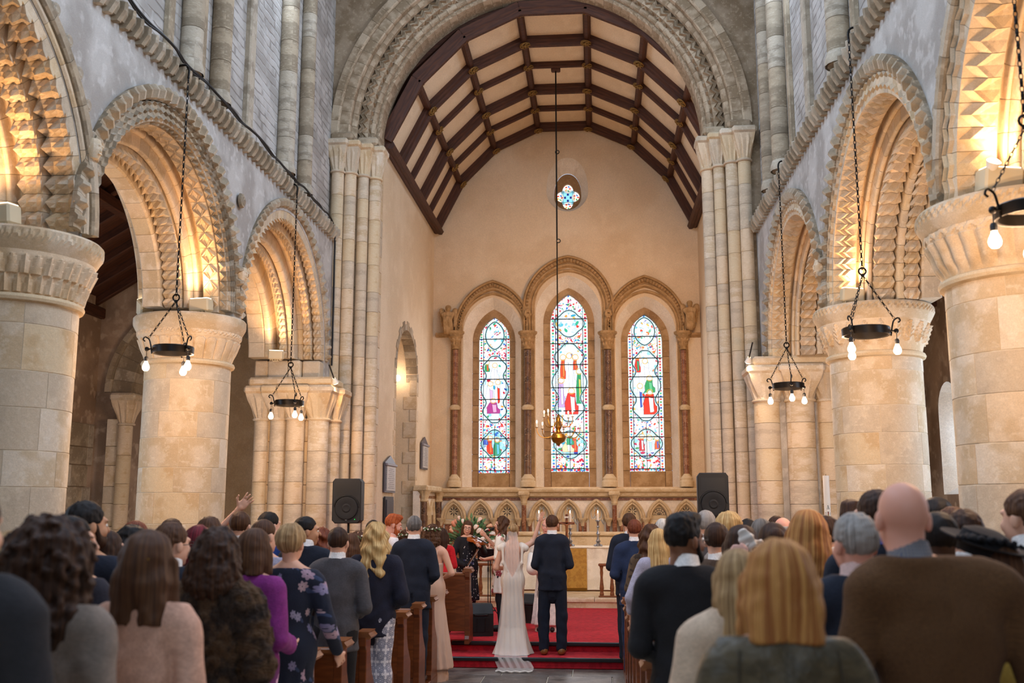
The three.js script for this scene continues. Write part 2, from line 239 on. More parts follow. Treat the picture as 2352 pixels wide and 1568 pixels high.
// ---- arcade arches
function arch(label, side, D, cy, kind, R = 2.08) {
  const s = side === 'left' ? 1 : -1, g = struct('arch', label, [side === 'left' ? XL : XR, cy, -D], s * Math.PI / 2, 'arch');
  const k = R / 2.08;
  const lo = 0.02, hi = Math.PI - 0.02, o = { from: lo, to: hi };
  if (kind === 'lozenge') {
    ring(g, 'billet', billetLabel(1.93 * k, 2.09 * k, 0.1), 38, { ...o, steps: 5, mats: mGreyStone });
    ring(g, 'face_voussoir', chevProf(1.68 * k, 1.93 * k, 0.0, 0.1, 0.05, 1, 3), 44, { ...o, mats: mGreyStone });
    const n = 26, gl = lozengeGeo(1.68 * k, 1.95 * k, 0.1, 0.3, Math.PI / n); for (let i = 0; i < n; i++) mesh('lozenge_voussoir', gl, pick(stones), g).rotation.z = (i + 0.5) * Math.PI / n - Math.PI / 2;
    ring(g, 'moulded_voussoir', ribsProf(1.5 * k, 1.95 * k, 0.3, 0.48, 3), 22, { ...o, steps: 3 });
    ring(g, 'spiked_voussoir', spikeProf(1.4 * k, 1.95 * k, 0.48, 0.72, 0.06, 0.075), 40, o);
    ring(g, 'inner_voussoir', rect(1.36 * k, 1.95 * k, 0.72, 0.95, 0.02), 19, { ...o, steps: 3 });
    ring(g, 'outer_voussoir', rect(1.6 * k, 1.95 * k, 0.95, WALLD, 0.02), 19, { ...o, steps: 3 });
  } else if (kind === 'scale') {
    ring(g, 'billet', billetLabel(1.95 * k, 2.08 * k, 0.08), 40, { ...o, steps: 5, mats: mGreyStone });
    ring(g, 'scale_voussoir', spikeProf(1.74 * k, 1.96 * k, 0.0, 0.16, 0.04, 0.06), 46, o);
    ring(g, 'scale_voussoir', spikeProf(1.64 * k, 1.95 * k, 0.16, 0.3, 0.05, 0.06), 46, { from: lo, to: hi });
    ring(g, 'moulded_voussoir', ribsProf(1.5 * k, 1.95 * k, 0.3, 0.5, 2), 22, { ...o, steps: 3 });
    ring(g, 'spiked_voussoir', spikeProf(1.42 * k, 1.95 * k, 0.5, 0.64, 0.04, 0.05), 44, o);
    ring(g, 'moulded_voussoir', ribsProf(1.34 * k, 1.95 * k, 0.64, 0.84, 2), 20, { ...o, steps: 3 });
    ring(g, 'inner_voussoir', rect(1.34 * k, 1.95 * k, 0.84, WALLD, 0.02), 18, { ...o, steps: 3 });
  } else if (kind === 'beak') {
    ring(g, 'label_stone', rect(1.99 * k, 2.09 * k, -0.07, 0.01, 0.02), 16, { ...o, steps: 3, mats: mGreyStone });
    ring(g, 'label_stone', rect(1.93 * k, 1.985 * k, -0.03, 0.01, 0.02), 16, { ...o, steps: 3 });
    ring(g, 'spiked_voussoir', spikeProf(1.72 * k, 1.94 * k, 0.0, 0.26, 0.07, 0.13), 34, { ...o, steps: 4 });
    ring(g, 'spiked_voussoir', spikeProf(1.66 * k, 1.95 * k, 0.26, 0.48, 0.06, 0.1), 34, { ...o, steps: 4 });
    ring(g, 'moulded_voussoir', ribsProf(1.52 * k, 1.95 * k, 0.48, 0.62, 3), 22, { ...o, steps: 3 });
    ring(g, 'inner_voussoir', rect(1.44 * k, 1.95 * k, 0.62, 0.82, 0.03), 17, { ...o, steps: 3 });
    ring(g, 'inner_voussoir', rect(1.36 * k, 1.95 * k, 0.82, WALLD, 0.03), 17, { ...o, steps: 3 });
  } else if (kind === 'chevron') {
    ring(g, 'billet', billetLabel(1.93 * k, 2.09 * k, 0.1), 38, { ...o, steps: 5, mats: mGreyStone });
    ring(g, 'chevron_voussoir', chevProf(1.7 * k, 1.94 * k, 0.0, 0.26, 0.07, 2, 2), 40, o);
    ring(g, 'moulded_voussoir', ribsProf(1.56 * k, 1.95 * k, 0.26, 0.4, 3), 22, { ...o, steps: 3 });
    ring(g, 'spiked_voussoir', spikeProf(1.44 * k, 1.95 * k, 0.4, 0.64, 0.07, 0.09), 34, o);
    ring(g, 'moulded_voussoir', ribsProf(1.42 * k, 1.95 * k, 0.64, 0.72, 1), 22, { ...o, steps: 3 });
    ring(g, 'spiked_voussoir', spikeProf(1.38 * k, 1.95 * k, 0.72, 0.9, 0.07, 0.08), 34, o);
    ring(g, 'inner_voussoir', rect(1.38 * k, 1.95 * k, 0.9, WALLD, 0.02), 18, { ...o, steps: 3 });
  } else {
    ring(g, 'label_stone', rect(1.99 * k, 2.09 * k, -0.07, 0.01, 0.02), 16, { ...o, steps: 3, mats: mGreyStone });
    ring(g, 'chevron_voussoir', chevProf(1.72 * k, 1.99 * k, 0.0, 0.3, 0.1, 1, 2), 30, o);
    ring(g, 'moulded_voussoir', ribsProf(1.6 * k, 1.95 * k, 0.3, 0.42, 3), 22, { ...o, steps: 3 });
    ring(g, 'chevron_voussoir', chevProf(1.5 * k, 1.95 * k, 0.42, 0.66, 0.08, 1, 1), 32, o);
    ring(g, 'inner_voussoir', rect(1.42 * k, 1.95 * k, 0.66, 0.86, 0.03), 17, { ...o, steps: 3 });
    ring(g, 'inner_voussoir', rect(1.36 * k, 1.95 * k, 0.86, WALLD, 0.03), 17, { ...o, steps: 3 });
  }
  return g;
}
arch('arcade arch with double rows of big spiked stones and roundels on its label', 'left', 6.42, 4.5, 'beak');
arch('arcade arch carved with lozenges on its soffit and billets round its rim', 'left', 10.2, 4.5, 'lozenge');
arch('arcade arch with overlapping scale carving beside the chancel arch', 'left', 14.42, 4.5, 'scale', 2.18);
arch('arcade arch with bold single zigzag and smooth roll mouldings', 'right', 5.85, 4.4, 'zigzag', 2.1);
arch('arcade arch with zigzag bands and rows of curved spikes above leaf capital', 'right', 9.95, 4.4, 'chevron', 2.1);
arch('arcade arch with sawtooth bands next to the paschal candle', 'right', 14.1, 4.4, 'chevron', 2.12);
// carved head stops and roundels where the arch labels meet
function headStop(p, side, label) { const t = struct('head_stop', label, p, side === 'left' ? Math.PI / 2 : -Math.PI / 2, 'carving');
  const g = lathe([[0, -0.1], [0.05, -0.09], [0.075, -0.03], [0.08, 0.03], [0.06, 0.09], [0, 0.11]], 12); mesh('face', g, STONE, t); mesh('nose', fin(new THREE.ConeGeometry(0.016, 0.05, 5)).rotateX(0.3).translate(0, 0.0, 0.078), STONE, t); for (const s of [-1, 1]) { mesh('eye', fin(new THREE.SphereGeometry(0.013, 6, 5)).translate(s * 0.028, 0.03, 0.07), STONE, t); } mesh('mouth', fin(new THREE.BoxGeometry(0.05, 0.012, 0.02)).translate(0, -0.045, 0.066), STONE, t); }
headStop([XL + 0.06, 5.32, -8.32], 'left', 'small carved face where the spiked and lozenge arches meet');
headStop([XL + 0.06, 5.05, -12.2], 'left', 'small carved face above the zigzag-banded capital');
headStop([XR - 0.06, 4.95, -12.02], 'right', 'small carved face above the leaf capital');
function roundels(side, D, cy, R, k0, n, X) { for (let i = 0; i < n; i++) { const a = k0 + i * 0.135, g = struct('roundel', 'small beaded stone roundel on the label of the ' + (side === 'left' ? 'spiked' : 'zigzag') + ' arch', [X, cy + R * Math.sin(a), -D - (side === 'left' ? 1 : 1) * R * Math.cos(a)], side === 'left' ? Math.PI / 2 : -Math.PI / 2, 'carving'); g.userData.group = 'roundels on the ' + side + ' arch label'; mesh('disc', lathe([[0, 0.05], [0.03, 0.052], [0.06, 0.03], [0.075, 0]], 10).rotateX(Math.PI / 2), mGreyStone[0], g); mesh('boss', fin(new THREE.TorusGeometry(0.05, 0.012, 5, 10)).translate(0, 0, 0.035), mGreyStone[0], g); } }
roundels('left', 6.42, 4.5, 2.16, 0.32, 8, XL); roundels('right', 5.85, 4.4, 2.17, 0.4, 8, XR);
{ const g = struct('roundel', 'small spiral stone roundel on the limewashed wall between two arches', atX(553, 461, XL + 0.03), Math.PI / 2, 'carving'); mesh('disc', lathe([[0, 0.05], [0.05, 0.05], [0.09, 0.03], [0.1, 0]], 16).rotateX(Math.PI / 2), mGreyStone[1], g); const sp = []; for (let i = 0; i < 20; i++) { const a = i * 0.6, r = 0.012 + i * 0.0035; sp.push([r * Math.cos(a), r * Math.sin(a), 0.05 - i * 0.0008]); } mesh('spiral', fin(tube(sp, 0.008, 40, 5)), mGreyStone[0], g); }

// ---- side walls
function sideWall(side) {
  const left = side === 'left', s = left ? 1 : -1, arches = left ? [[6.42, 4.5, 1.92], [10.2, 4.5, 1.92], [14.42, 4.5, 2.0]] : [[5.85, 4.4, 1.94], [9.95, 4.4, 1.94], [14.1, 4.4, 1.96]];
  const w = struct(left ? 'wall_left' : 'wall_right', left ? 'limewashed nave wall above the arcade with lozenge arch' : 'limewashed nave wall above the arcade with curved spikes', [left ? XL : XR, 0, 0], s * Math.PI / 2, 'wall');
  const U = (D) => s * D, pts = [];
  // outline walked with increasing D; mirrored on the other side
  pts.push([U(-5), 0], [U(arches[0][0] - arches[0][2]), 0]);
  for (const [c, cy, r] of arches) { pts.push([U(c - r), cy - 0.05]); for (let i = 0; i <= 40; i++) { const a = Math.PI - i / 40 * Math.PI; pts.push([U(c + r * Math.cos(a)), cy + r * Math.sin(a)]); } pts.push([U(c + r), cy - 0.05]); }
  pts.push([U(arches[2][0] + arches[2][2]), 0], [U(16.9), 0], [U(16.9), 7.0], [U(-5), 7.0]);
  const sh = poly(left ? pts : pts.slice().reverse());
  mesh('spandrel', fin(extrude(sh, WALLD).translate(0, 0, -WALLD)), mLimewash, w);
  // clerestory above the string course, with windows
  const up = poly([[U(-5), 6.9], [U(16.9), 6.9], [U(16.9), 13], [U(-5), 13]].sort((a, b) => 0));
  for (const z of CLER_Z) { const c = U(-z), h = new THREE.Path(); h.moveTo(c - 0.6, 9.9); h.lineTo(c + 0.6, 9.9); h.lineTo(c + 0.6, 11.45); h.absarc(c, 11.45, 0.6, 0, Math.PI, false); h.lineTo(c - 0.6, 9.9); up.holes.push(h); }
  mesh('clerestory_wall', fin(extrude(up, 0.9).translate(0, 0, -1.02)), mRubble, w);
  // string course of small stepped blocks
  const sy = left ? 6.86 : 6.84;
  mesh('string_course', fin(extrude(poly([[0.14, -0.1], [0, -0.1], [-0.05, -0.09], [-0.085, -0.02], [-0.085, 0.04], [0.14, 0.1]]), 21.9).rotateY(-Math.PI / 2).rotateY(Math.PI).translate(s > 0 ? -5 : -16.9, sy, 0)), mGreyStone[1], w);
  const gb = fin(loft([[-0.034, 0.6], [0, 0.85], [0.034, 0.6]].map(([u, k]) => [[u, -0.13 - 0.02 * k, -0.02], [u, -0.13 - 0.02 * k, 0.06 * k + 0.03], [u, -0.04, 0.1 + 0.05 * k], [u, 0.06 * k, 0.12 + 0.03 * k], [u, 0.1 * k, 0.06], [u, 0.06, -0.02]])));
  for (let D = 5.0; D < 16.8; D += 0.172) { const m = mesh('string_block', gb, pick(mGreyStone), w); m.position.set(U(D), sy, 0); }
  return w;
}
const wallL = sideWall('left'), wallR = sideWall('right');
// clerestory panes (windows above the photograph's frame that let the daylight in)
const mSkyGlass = new THREE.MeshStandardMaterial({ color: 0xcfe0ee, emissive: new THREE.Color(0.6, 0.79, 1), emissiveIntensity: 2.2, roughness: 0.4 });
for (const side of ['left', 'right']) for (const z of CLER_Z) {
  const g = struct('window_' + (taken.get('windowcount') ?? 4), 'round-headed clerestory window high above the ' + (side === 'left' ? ['spiked', 'lozenge', 'scale'] : ['bold zigzag', 'curved-spike', 'sawtooth'])[CLER_Z.indexOf(z)] + ' arch', [side === 'left' ? XL - 0.55 : XR + 0.55, 0, z], side === 'left' ? Math.PI / 2 : -Math.PI / 2, 'window'); taken.set('windowcount', (taken.get('windowcount') ?? 4) + 1);
  const sh = new THREE.Shape(); sh.moveTo(-0.62, 9.85); sh.lineTo(0.62, 9.85); sh.lineTo(0.62, 11.45); sh.absarc(0, 11.45, 0.62, 0, Math.PI, false);
  mesh('pane', new THREE.ShapeGeometry(sh, 12), mSkyGlass, g);
  for (const y of [10.3, 10.8, 11.3, 11.7]) addBox('saddle_bar', 1.2, 0.02, 0.02, 0, y, 0.03, mIron, g, 0.003);
}
// clerestory shafts and pilasters
function shaft(parent, u, z, r, y0, y1, cap = false) {
  let y = y0, i = 0; const hs = [0.55, 0.42, 0.63, 0.5]; const gs = shaftGeo(r);
  while (y < y1 - 0.05) { const h = Math.min(hs[i++ % 4], y1 - y); const m = mesh('drum', gs, pick(mGreyStone), parent); m.position.set(u, y, z); m.scale.y = h - 0.006; y += h; }
  mesh('base', lathe([[r * 1.2, 0], [r * 1.2, 0.05], [r * 1.15, 0.09], [r * 1.08, 0.12], [r * 1.02, 0.15], [r, 0.16]], 14).translate(u, y0, z), mGreyStone[0], parent);
}
const shaftGeos = new Map();
function shaftGeo(r) { const k = r.toFixed(3); if (!shaftGeos.has(k)) shaftGeos.set(k, fin(new THREE.CylinderGeometry(r, r, 1, 14, 1).translate(0, 0.5, 0), 0.5)); return shaftGeos.get(k); }
{
  const bay = (side, px, r, w) => { const X = side === 'left' ? XL - 0.12 : XR + 0.12, p = atX(px[0], px[1], X), D = -p.z, s = side === 'left' ? 1 : -1, W = side === 'left' ? wallL : wallR; if (r) shaft(W, s * D, -0.02 + (w ?? 0), r, 7.02, 12.8); else addBox('pilaster', 0.22, 5.9, 0.12, s * D, 9.95, -0.1, mGreyStone[0], W, 0.02); };
  bay('left', [420, 120], 0.13); bay('left', [487, 180], 0.13); bay('left', [566, 200], 0); bay('left', [642, 300], 0.14); bay('left', [687, 350], 0.12);
  bay('right', [1780, 300], 0.13); bay('right', [1803, 200], 0.14); bay('right', [1862, 150], 0); bay('right', [1945, 50], 0.14); bay('right', [1925, 80], 0.1, -0.06);
  // dark recess strips beside the shaft pairs: shallow stone reveals
  for (const [side, px] of [['left', [382, 60]], ['left', [455, 150]], ['left', [665, 300]], ['right', [1768, 300]], ['right', [1793, 200]], ['right', [1820, 200]], ['right', [1970, 40]]]) { const X = side === 'left' ? XL - 0.12 : XR + 0.12, p = atX(px[0], px[1], X), s = side === 'left' ? 1 : -1; addBox('reveal_strip', 0.14, 5.9, 0.08, s * -p.z, 9.95, -0.09, mGreyStone[2], side === 'left' ? wallL : wallR, 0.015); }
}

// ---- columns
const arcBlocks = new Map();
function arcBlock(r, h, span) {
  const key = [r, h, span].map((v) => v.toFixed(3)).join(); if (arcBlocks.has(key)) return arcBlocks.get(key);
  const n = 6, g = 0.0025, c = 0.003, P = [], da = span - 2 * g / r, col = [];
  for (let i = 0; i <= n; i++) { const e = i === 0 || i === n ? 1 : 0; const a = -da / 2 + da * i / n; const R = r; const o = (rr, y) => [rr * Math.sin(a), y, rr * Math.cos(a)]; col.push([o(r - 0.03, g), o(R - c - e * c, g), o(R - e * c, g + c), o(R - e * c, h - g - c), o(R - c - e * c, h - g), o(r - 0.03, h - g)]); }
  const geo = fin(loft(col, true), 0.35); arcBlocks.set(key, geo); return geo;
}
// surface of revolution with carving: prof is [[r,y]...] resampled, relief(theta, s, y) is added to r
function carvedRing(prof, nT, nS, relief) {
  const len = [0]; for (let i = 1; i < prof.length; i++) len.push(len[i - 1] + Math.hypot(prof[i][0] - prof[i - 1][0], prof[i][1] - prof[i - 1][1]));
  const at = (s) => { const q = s * len[len.length - 1]; let i = 1; while (i < prof.length - 1 && len[i] < q) i++; const t = (q - len[i - 1]) / (len[i] - len[i - 1] || 1); return [prof[i - 1][0] + (prof[i][0] - prof[i - 1][0]) * t, prof[i - 1][1] + (prof[i][1] - prof[i - 1][1]) * t]; };
  const pos = [], idx = [], uv = [];
  for (let j = 0; j <= nS; j++) for (let i = 0; i <= nT; i++) { const th = i / nT * Math.PI * 2, s = j / nS, [r, y] = at(s), R = r + relief(th, s, y); pos.push(R * Math.sin(th), y, R * Math.cos(th)); uv.push(th * prof[0][0], s * len[len.length - 1]); }
  for (let j = 0; j < nS; j++) for (let i = 0; i < nT; i++) { const a = j * (nT + 1) + i, b = a + 1, c = a + nT + 1, d = c + 1; idx.push(a, b, d, a, d, c); }
  const g = new THREE.BufferGeometry(); g.setAttribute('position', new THREE.Float32BufferAttribute(pos, 3)); g.setAttribute('uv', new THREE.Float32BufferAttribute(uv, 2)); g.setIndex(idx); return toCreasedNormals(g.toNonIndexed(), 0.5);
}
const TAU = Math.PI * 2, fr = (x) => x - Math.floor(x), gauss = (x, w) => Math.exp(-(x * x) / (w * w));
const capitalCarving = {
  scales(th, s) { // two rows of pointed leaves
    const row = s < 0.45 ? 0 : s < 0.9 ? 1 : 2; if (row === 2 || s < 0.04) return 0; const v = row ? (s - 0.45) / 0.45 : s / 0.45, u = fr(th / TAU * 40 + row * 0.5) * 2 - 1, w = 0.85 * Math.sqrt(Math.max(0, 1 - v * v)), d = Math.abs(u); return d < w ? 0.028 * (1 - 0.5 * d / w) + (Math.abs(u) < 0.1 ? 0.008 : 0) : 0;
  },
  scallop(th, s) { const n = 26, u = fr(th / TAU * n) * 2 - 1; if (s > 0.86) { const z = tri(th / TAU * 60); return Math.abs((s - 0.86) / 0.14 - z) < 0.3 ? 0.01 : 0; } const top = 0.62 + 0.14 * Math.sqrt(Math.max(0, 1 - u * u)); if (s < top) { return 0.022 * Math.sqrt(Math.max(0, 1 - u * u)) * sm(0.02, 0.5, s) - (Math.abs(fr(th / TAU * n + 0.5) * 2 - 1) < 0.18 ? 0.01 : 0); } return s > 0.78 ? 0.0 : -0.006; },
  leaves(th, s) { const n = 22, u = fr(th / TAU * n) * 2 - 1; if (s < 0.3 || s > 0.95) return 0; const v = (s - 0.3) / 0.65, w = 0.8 * Math.sin(Math.PI * Math.min(1, 0.15 + v * 0.85)); const d = Math.abs(u); if (d < w) return 0.022 * (1 - 0.4 * d / w) + (d < 0.08 ? 0.012 : 0) + 0.007 * Math.sin((v * 9 - d * 3) * Math.PI); return 0; },
  flutes(th, s) { const n = 30, u = fr(th / TAU * n), z = tri(th / TAU * n); if (s > 0.8) return Math.abs((s - 0.8) / 0.2 - z) < 0.35 ? 0.012 : 0.0; return 0.045 * Math.abs(Math.sin(u * Math.PI)) * sm(0.0, 0.35, s) - 0.01; },
};
const abacusCarving = {
  diaper(th, s) { if (s > 0.35 && s < 0.8) { const a = fr(th / TAU * 70 + (s - 0.35) * 5), b = fr(th / TAU * 70 - (s - 0.35) * 5); return (Math.abs(a - 0.5) < 0.16 || Math.abs(b - 0.5) < 0.16) ? 0.007 : -0.004; } if (s >= 0.82 && s < 0.97) return Math.abs((s - 0.82) / 0.15 - tri(th / TAU * 55)) < 0.35 ? 0.006 : 0; return 0; },
  plain() { return 0; },
  cable(th, s) { return s > 0.55 && s < 0.85 ? 0.012 * Math.sin(th * 60 + s * 14) : 0; },
};
function column(label, X, D, r, capY, cap, ab, abR) {
  const c = struct('column', label, [X, 0, -D], 0, 'column'), top = capY - 0.6;
  mesh('core', fin(new THREE.CylinderGeometry(r - 0.006, r - 0.006, top + 0.02, 40, 1).translate(0, top / 2 + 0.01, 0), 0.5), mMortar, c);
  mesh('plinth', lathe([[r + 0.2, 0], [r + 0.2, 0.28], [r + 0.12, 0.36], [r + 0.14, 0.42], [r + 0.03, 0.48], [r, 0.52]], 40), STONE, c);
  let y = 0.5, k = 0; const hs = [0.36, 0.31, 0.4, 0.33, 0.37, 0.3];
  while (y < top - 0.02) { let h = hs[k % 6]; if (top - y - h < 0.15) h = top - y; const n = 6 + (k % 2), off = rr(0, TAU); for (let i = 0; i < n; i++) { const m = mesh('stone_block', arcBlock(r, h, TAU / n), stones[Math.floor(rnd() * stones.length)], c); m.position.y = y; m.rotation.y = off + i * TAU / n; } y += h; k++; }
  mesh('neck_ring', lathe([[r, -0.04], [r + 0.035, -0.025], [r + 0.045, 0], [r + 0.035, 0.025], [r, 0.04]], 48).translate(0, top + 0.01, 0), stones[3], c);
  mesh('capital', carvedRing([[r, top + 0.03], [r + 0.02, top + 0.12], [r + 0.06, top + 0.24], [abR - 0.06, top + 0.36], [abR - 0.055, top + 0.4]], 260, 34, capitalCarving[cap]), stones[5], c);
  mesh('abacus', carvedRing([[r, top + 0.39], [abR - 0.06, top + 0.39], [abR - 0.03, top + 0.44], [abR, top + 0.5], [abR, top + 0.58], [abR - 0.02, top + 0.6], [0.01, top + 0.6]], 240, 36, (th, s, y) => (s > 0.1 && s < 0.55 && y > top + 0.4 ? abacusCarving[ab](th, (y - top - 0.4) / 0.2, y) : 0)), stones[1], c);
  return c;
}
column('thick round stone column with leaf-scale capital and lattice-carved abacus', CXL, 8.3, 0.53, 4.45, 'scales', 'diaper', 0.7);
column('round stone column with scalloped capital between lozenge and scale arches', CXL, 12.12, 0.525, 4.45, 'scallop', 'plain', 0.69);
column('round stone column with fluted zigzag-edged capital beneath the bold zigzag arch', CXR, 7.9, 0.54, 4.42, 'flutes', 'cable', 0.72);
column('round stone column with leaf-carved capital and cable-edged abacus', CXR, 12.0, 0.52, 4.42, 'leaves', 'cable', 0.68);

// ---- responds: clustered shafts with scalloped cushion capitals at the chancel end of each arcade
function cushion(parent, x, y, z, r, w, h = 0.42, ry = 0) { // scalloped cushion capital with a square abacus
  const g = new THREE.Group(); g.name = 'capital'; parent.add(g); g.position.set(x, y, z); g.rotation.y = ry;
  const rings = [], n = 32; for (const [t, q] of [[0, 0], [0.12, 0.02], [0.4, 0.35], [0.75, 0.8], [1, 1]]) { const R = []; for (let i = 0; i < n; i++) { const a = i / n * TAU, c = Math.cos(a), s = Math.sin(a), sq = w / 2 / Math.max(Math.abs(c), Math.abs(s)), rad = r + (sq - r) * q + 0.012 * Math.sin(a * 12) * (t > 0.1 && t < 0.9 ? 1 : 0); R.push([c * rad, t * h, s * rad]); } rings.push(R); }
  mesh('bell', fin(loft(rings), 0.4), pick(stones), g); const b = mesh('abacus_slab', cbox(w + 0.06, 0.13, w + 0.06, 0.035), pick(stones), g); b.position.y = h + 0.065;
  const nk = mesh('neck_ring', fin(new THREE.TorusGeometry(r + 0.01, 0.022, 6, 20).rotateX(Math.PI / 2), 0.6), pick(stones), g); nk.position.y = 0.0;
  return g;
}
function pier(parent, w, h, d, x, z, y0 = 0) { let y = y0, k = 0; while (y < h - 0.01) { let q = [0.34, 0.4, 0.3, 0.37][k++ % 4]; if (h - y - q < 0.12) q = h - y; const m = mesh('stone_block', cbox(w, +(q - 0.006).toFixed(3), d, 0.007), pick(stones), parent); m.position.set(x, y + q / 2, z); y += q; } }
function drums(parent, r, h, x, z, y0 = 0) { let y = y0, k = 0; while (y < h - 0.01) { let q = [0.44, 0.36, 0.5, 0.4][k++ % 4]; if (h - y - q < 0.15) q = h - y; const m = mesh('drum', shaftGeo(r), pick(stones), parent); m.position.set(x, y, z); m.scale.y = q - 0.005; y += q; } }
{
  const c = struct('respond_pier', 'clustered stone shafts with scalloped capitals under the scale arch', [XL, 0, -16.35], 0, 'pier');
  const top = 3.52;
  pier(c, 0.36, top, 0.7, -0.2, -0.2); pier(c, 0.34, top, 0.62, -0.52, -0.1); pier(c, 0.34, top, 0.5, -0.86, -0.05);
  for (const [x, z, r] of [[0.0, 0.16, 0.17], [-0.36, 0.24, 0.15], [-0.66, 0.22, 0.13], [-0.95, 0.2, 0.12], [0.12, -0.25, 0.14]]) { drums(c, r, top, x, z); cushion(c, x, top, z, r, r * 2 + 0.2, 0.42); }
  for (const [x, z, w] of [[-0.02, 0.05, 0.62], [-0.52, 0.06, 0.5], [-0.92, 0.06, 0.44]]) addBox('abacus_slab', w, 0.14, 0.72, x, top + 0.62, z, pick(stones), c, 0.035);
  for (const [x, w] of [[-0.16, 0.3], [-0.42, 0.2], [-0.7, 0.34], [-0.98, 0.22]]) addBox('stilt_block', w, 0.3, 0.42, x, top + 0.84, 0.05 - (x < -0.3 ? 0 : 0.1), pick(stones), c, 0.02);
}
{
  const c = struct('respond_pier', 'clustered stone shafts with plain cushion capitals beside the paschal candle', [XR, 0, -16.1], 0, 'pier');
  const top = 3.75;
  pier(c, 0.4, top, 0.8, 0.22, -0.4); pier(c, 0.34, top, 0.7, 0.6, -0.35); pier(c, 0.34, top, 0.6, 0.94, -0.3);
  for (const [x, z, r] of [[-0.08, 0.0, 0.2], [0.42, 0.1, 0.22], [0.86, 0.05, 0.16]]) { drums(c, r, top, x, z); cushion(c, x, top, z, r, r * 2 + 0.2, 0.42); }
  addBox('abacus_slab', 0.62, 0.14, 0.8, 0.0, top + 0.62, -0.1, pick(stones), c, 0.035); addBox('abacus_slab', 0.8, 0.14, 0.7, 0.62, top + 0.62, 0.0, pick(stones), c, 0.035);
}

// ---- chancel arch wall
const AC = -0.98, AY = 8.72, IMP = 8.78;                                       // arch axis and springing
{
  const w = struct('wall_chancel_arch', 'stone wall pierced by the great chancel arch', [0, 0, ZE], 0, 'wall');
  const hw = 3.62, sh = poly([[-5.8, 0], [AC - hw, 0], [AC - hw, AY], ...Array.from({ length: 49 }, (_, i) => { const a = Math.PI - i / 48 * Math.PI; return [AC + hw * Math.cos(a), AY + hw * Math.sin(a)]; }), [AC + hw, AY], [AC + hw, 0], [3.95, 0], [3.95, 13], [-5.8, 13]]);
  mesh('masonry', fin(extrude(sh, 1.0, 0, 24).translate(0, 0, -1.0)), mArchStone[1], w);
  const g = struct('arch', 'great round chancel arch with zigzag band and plain rolls', [AC, AY, ZE], 0, 'arch');
  const o = { from: 0, to: Math.PI };
  ring(g, 'label_stone', rect(3.6, 3.76, -0.07, 0.02, 0.03), 40, { ...o, mats: mArchStone, steps: 2 });
  ring(g, 'face_voussoir', rect(3.42, 3.66, 0.0, 0.3, 0.02), 46, { ...o, mats: mArchStone, steps: 2 });
  ring(g, 'roll_voussoir', rollOrder(3.32, 3.64, 0.12, 0.34, 0.09), 44, { ...o, mats: mArchStone, steps: 2 });
  ring(g, 'zigzag_voussoir', chevProf(3.12, 3.5, 0.3, 0.5, 0.14, 1, 4, 0.06), 58, { ...o, mats: mArchStone });
  ring(g, 'roll_voussoir', rollOrder(3.04, 3.64, 0.4, 0.6, 0.07), 48, { ...o, mats: mArchStone, steps: 2 });
  ring(g, 'inner_voussoir', rect(2.98, 3.64, 0.5, 1.0, 0.03), 52, { ...o, mats: mArchStone, steps: 2 });
  // jambs with shafts and capitals
  for (const s of [-1, 1]) {
    const j = struct('arch_jamb', s < 0 ? 'tall stepped jamb and nook shafts of chancel arch beside scale arch' : 'tall stepped jamb and nook shafts of chancel arch above the speaker by the paschal candle', [AC, 0, ZE], 0, 'jamb');
    const cap = IMP - 0.75;
    for (const [x, wdt, z, d] of [[3.52, 0.3, -0.5, 0.88], [3.32, 0.26, -0.62, 0.7], [3.14, 0.3, -0.75, 0.5]]) pier(j, wdt, IMP - 0.16, d, s * x, z);
    for (const [x, z, r] of [[3.4, -0.09, 0.11], [3.2, -0.26, 0.1], [3.03, -0.44, 0.12], [3.6, 0.02, 0.11]]) { drums(j, r, cap, s * x, z); cushion(j, s * x, cap, z, r, r * 2 + 0.14, 0.46); }
    addBox('impost', 0.42, 0.16, 0.6, s * 3.54, IMP - 0.08, -0.2, mArchStone[1], j, 0.04); addBox('impost', 0.4, 0.16, 0.7, s * 3.14, IMP - 0.08, -0.55, mArchStone[2], j, 0.04);
  }
}
function rollOrder(r0, r1, d0, d1, q) { const P = [[r1, d0 + q]]; for (let k = 0; k <= 8; k++) { const a = k / 8 * Math.PI * 1.3 - 0.5; P.push([r0 + q - Math.sin(a) * q, d0 + q - Math.cos(a) * q]); } P.push([r0 + q * 1.2, d1], [r1, d1]); return () => P; }

// ---- nave floor, platforms, ceiling, west wall
structMesh('ceiling', 'plain nave roof high above the arcades', cboxAt(9, 0.3, 23, AC, 13.15, -6, 0.02), mBeamDark);
{ const w = struct('wall_back', 'west wall of the nave with its window', [0, 0, 5.2], 0, 'wall'); const sh = poly([[-5.8, 0], [3.95, 0], [3.95, 13], [-5.8, 13]]), h = new THREE.Path(); h.moveTo(AC - 1.7, 3.8); h.lineTo(AC + 1.7, 3.8); h.lineTo(AC + 1.7, 8); h.absarc(AC, 8, 1.7, 0, Math.PI); h.lineTo(AC - 1.7, 3.8); sh.holes.push(h); mesh('masonry', fin(extrude(sh, 0.8)), mLimewash, w);
  const g = struct('window_10', 'tall west window behind the congregation', [AC, 0, 5.55], Math.PI, 'window'); const s2 = new THREE.Shape(); s2.moveTo(-1.75, 3.75); s2.lineTo(1.75, 3.75); s2.lineTo(1.75, 8); s2.absarc(0, 8, 1.75, 0, Math.PI); mesh('pane', new THREE.ShapeGeometry(s2, 12), mSkyGlass, g); }
const STEP0 = -13.62, STEP1 = -14.2, SANCT = -18.85;               // risers: first step, second step, sanctuary step
const Y1 = 0.137, Y2 = 0.262, Y3 = 0.445;
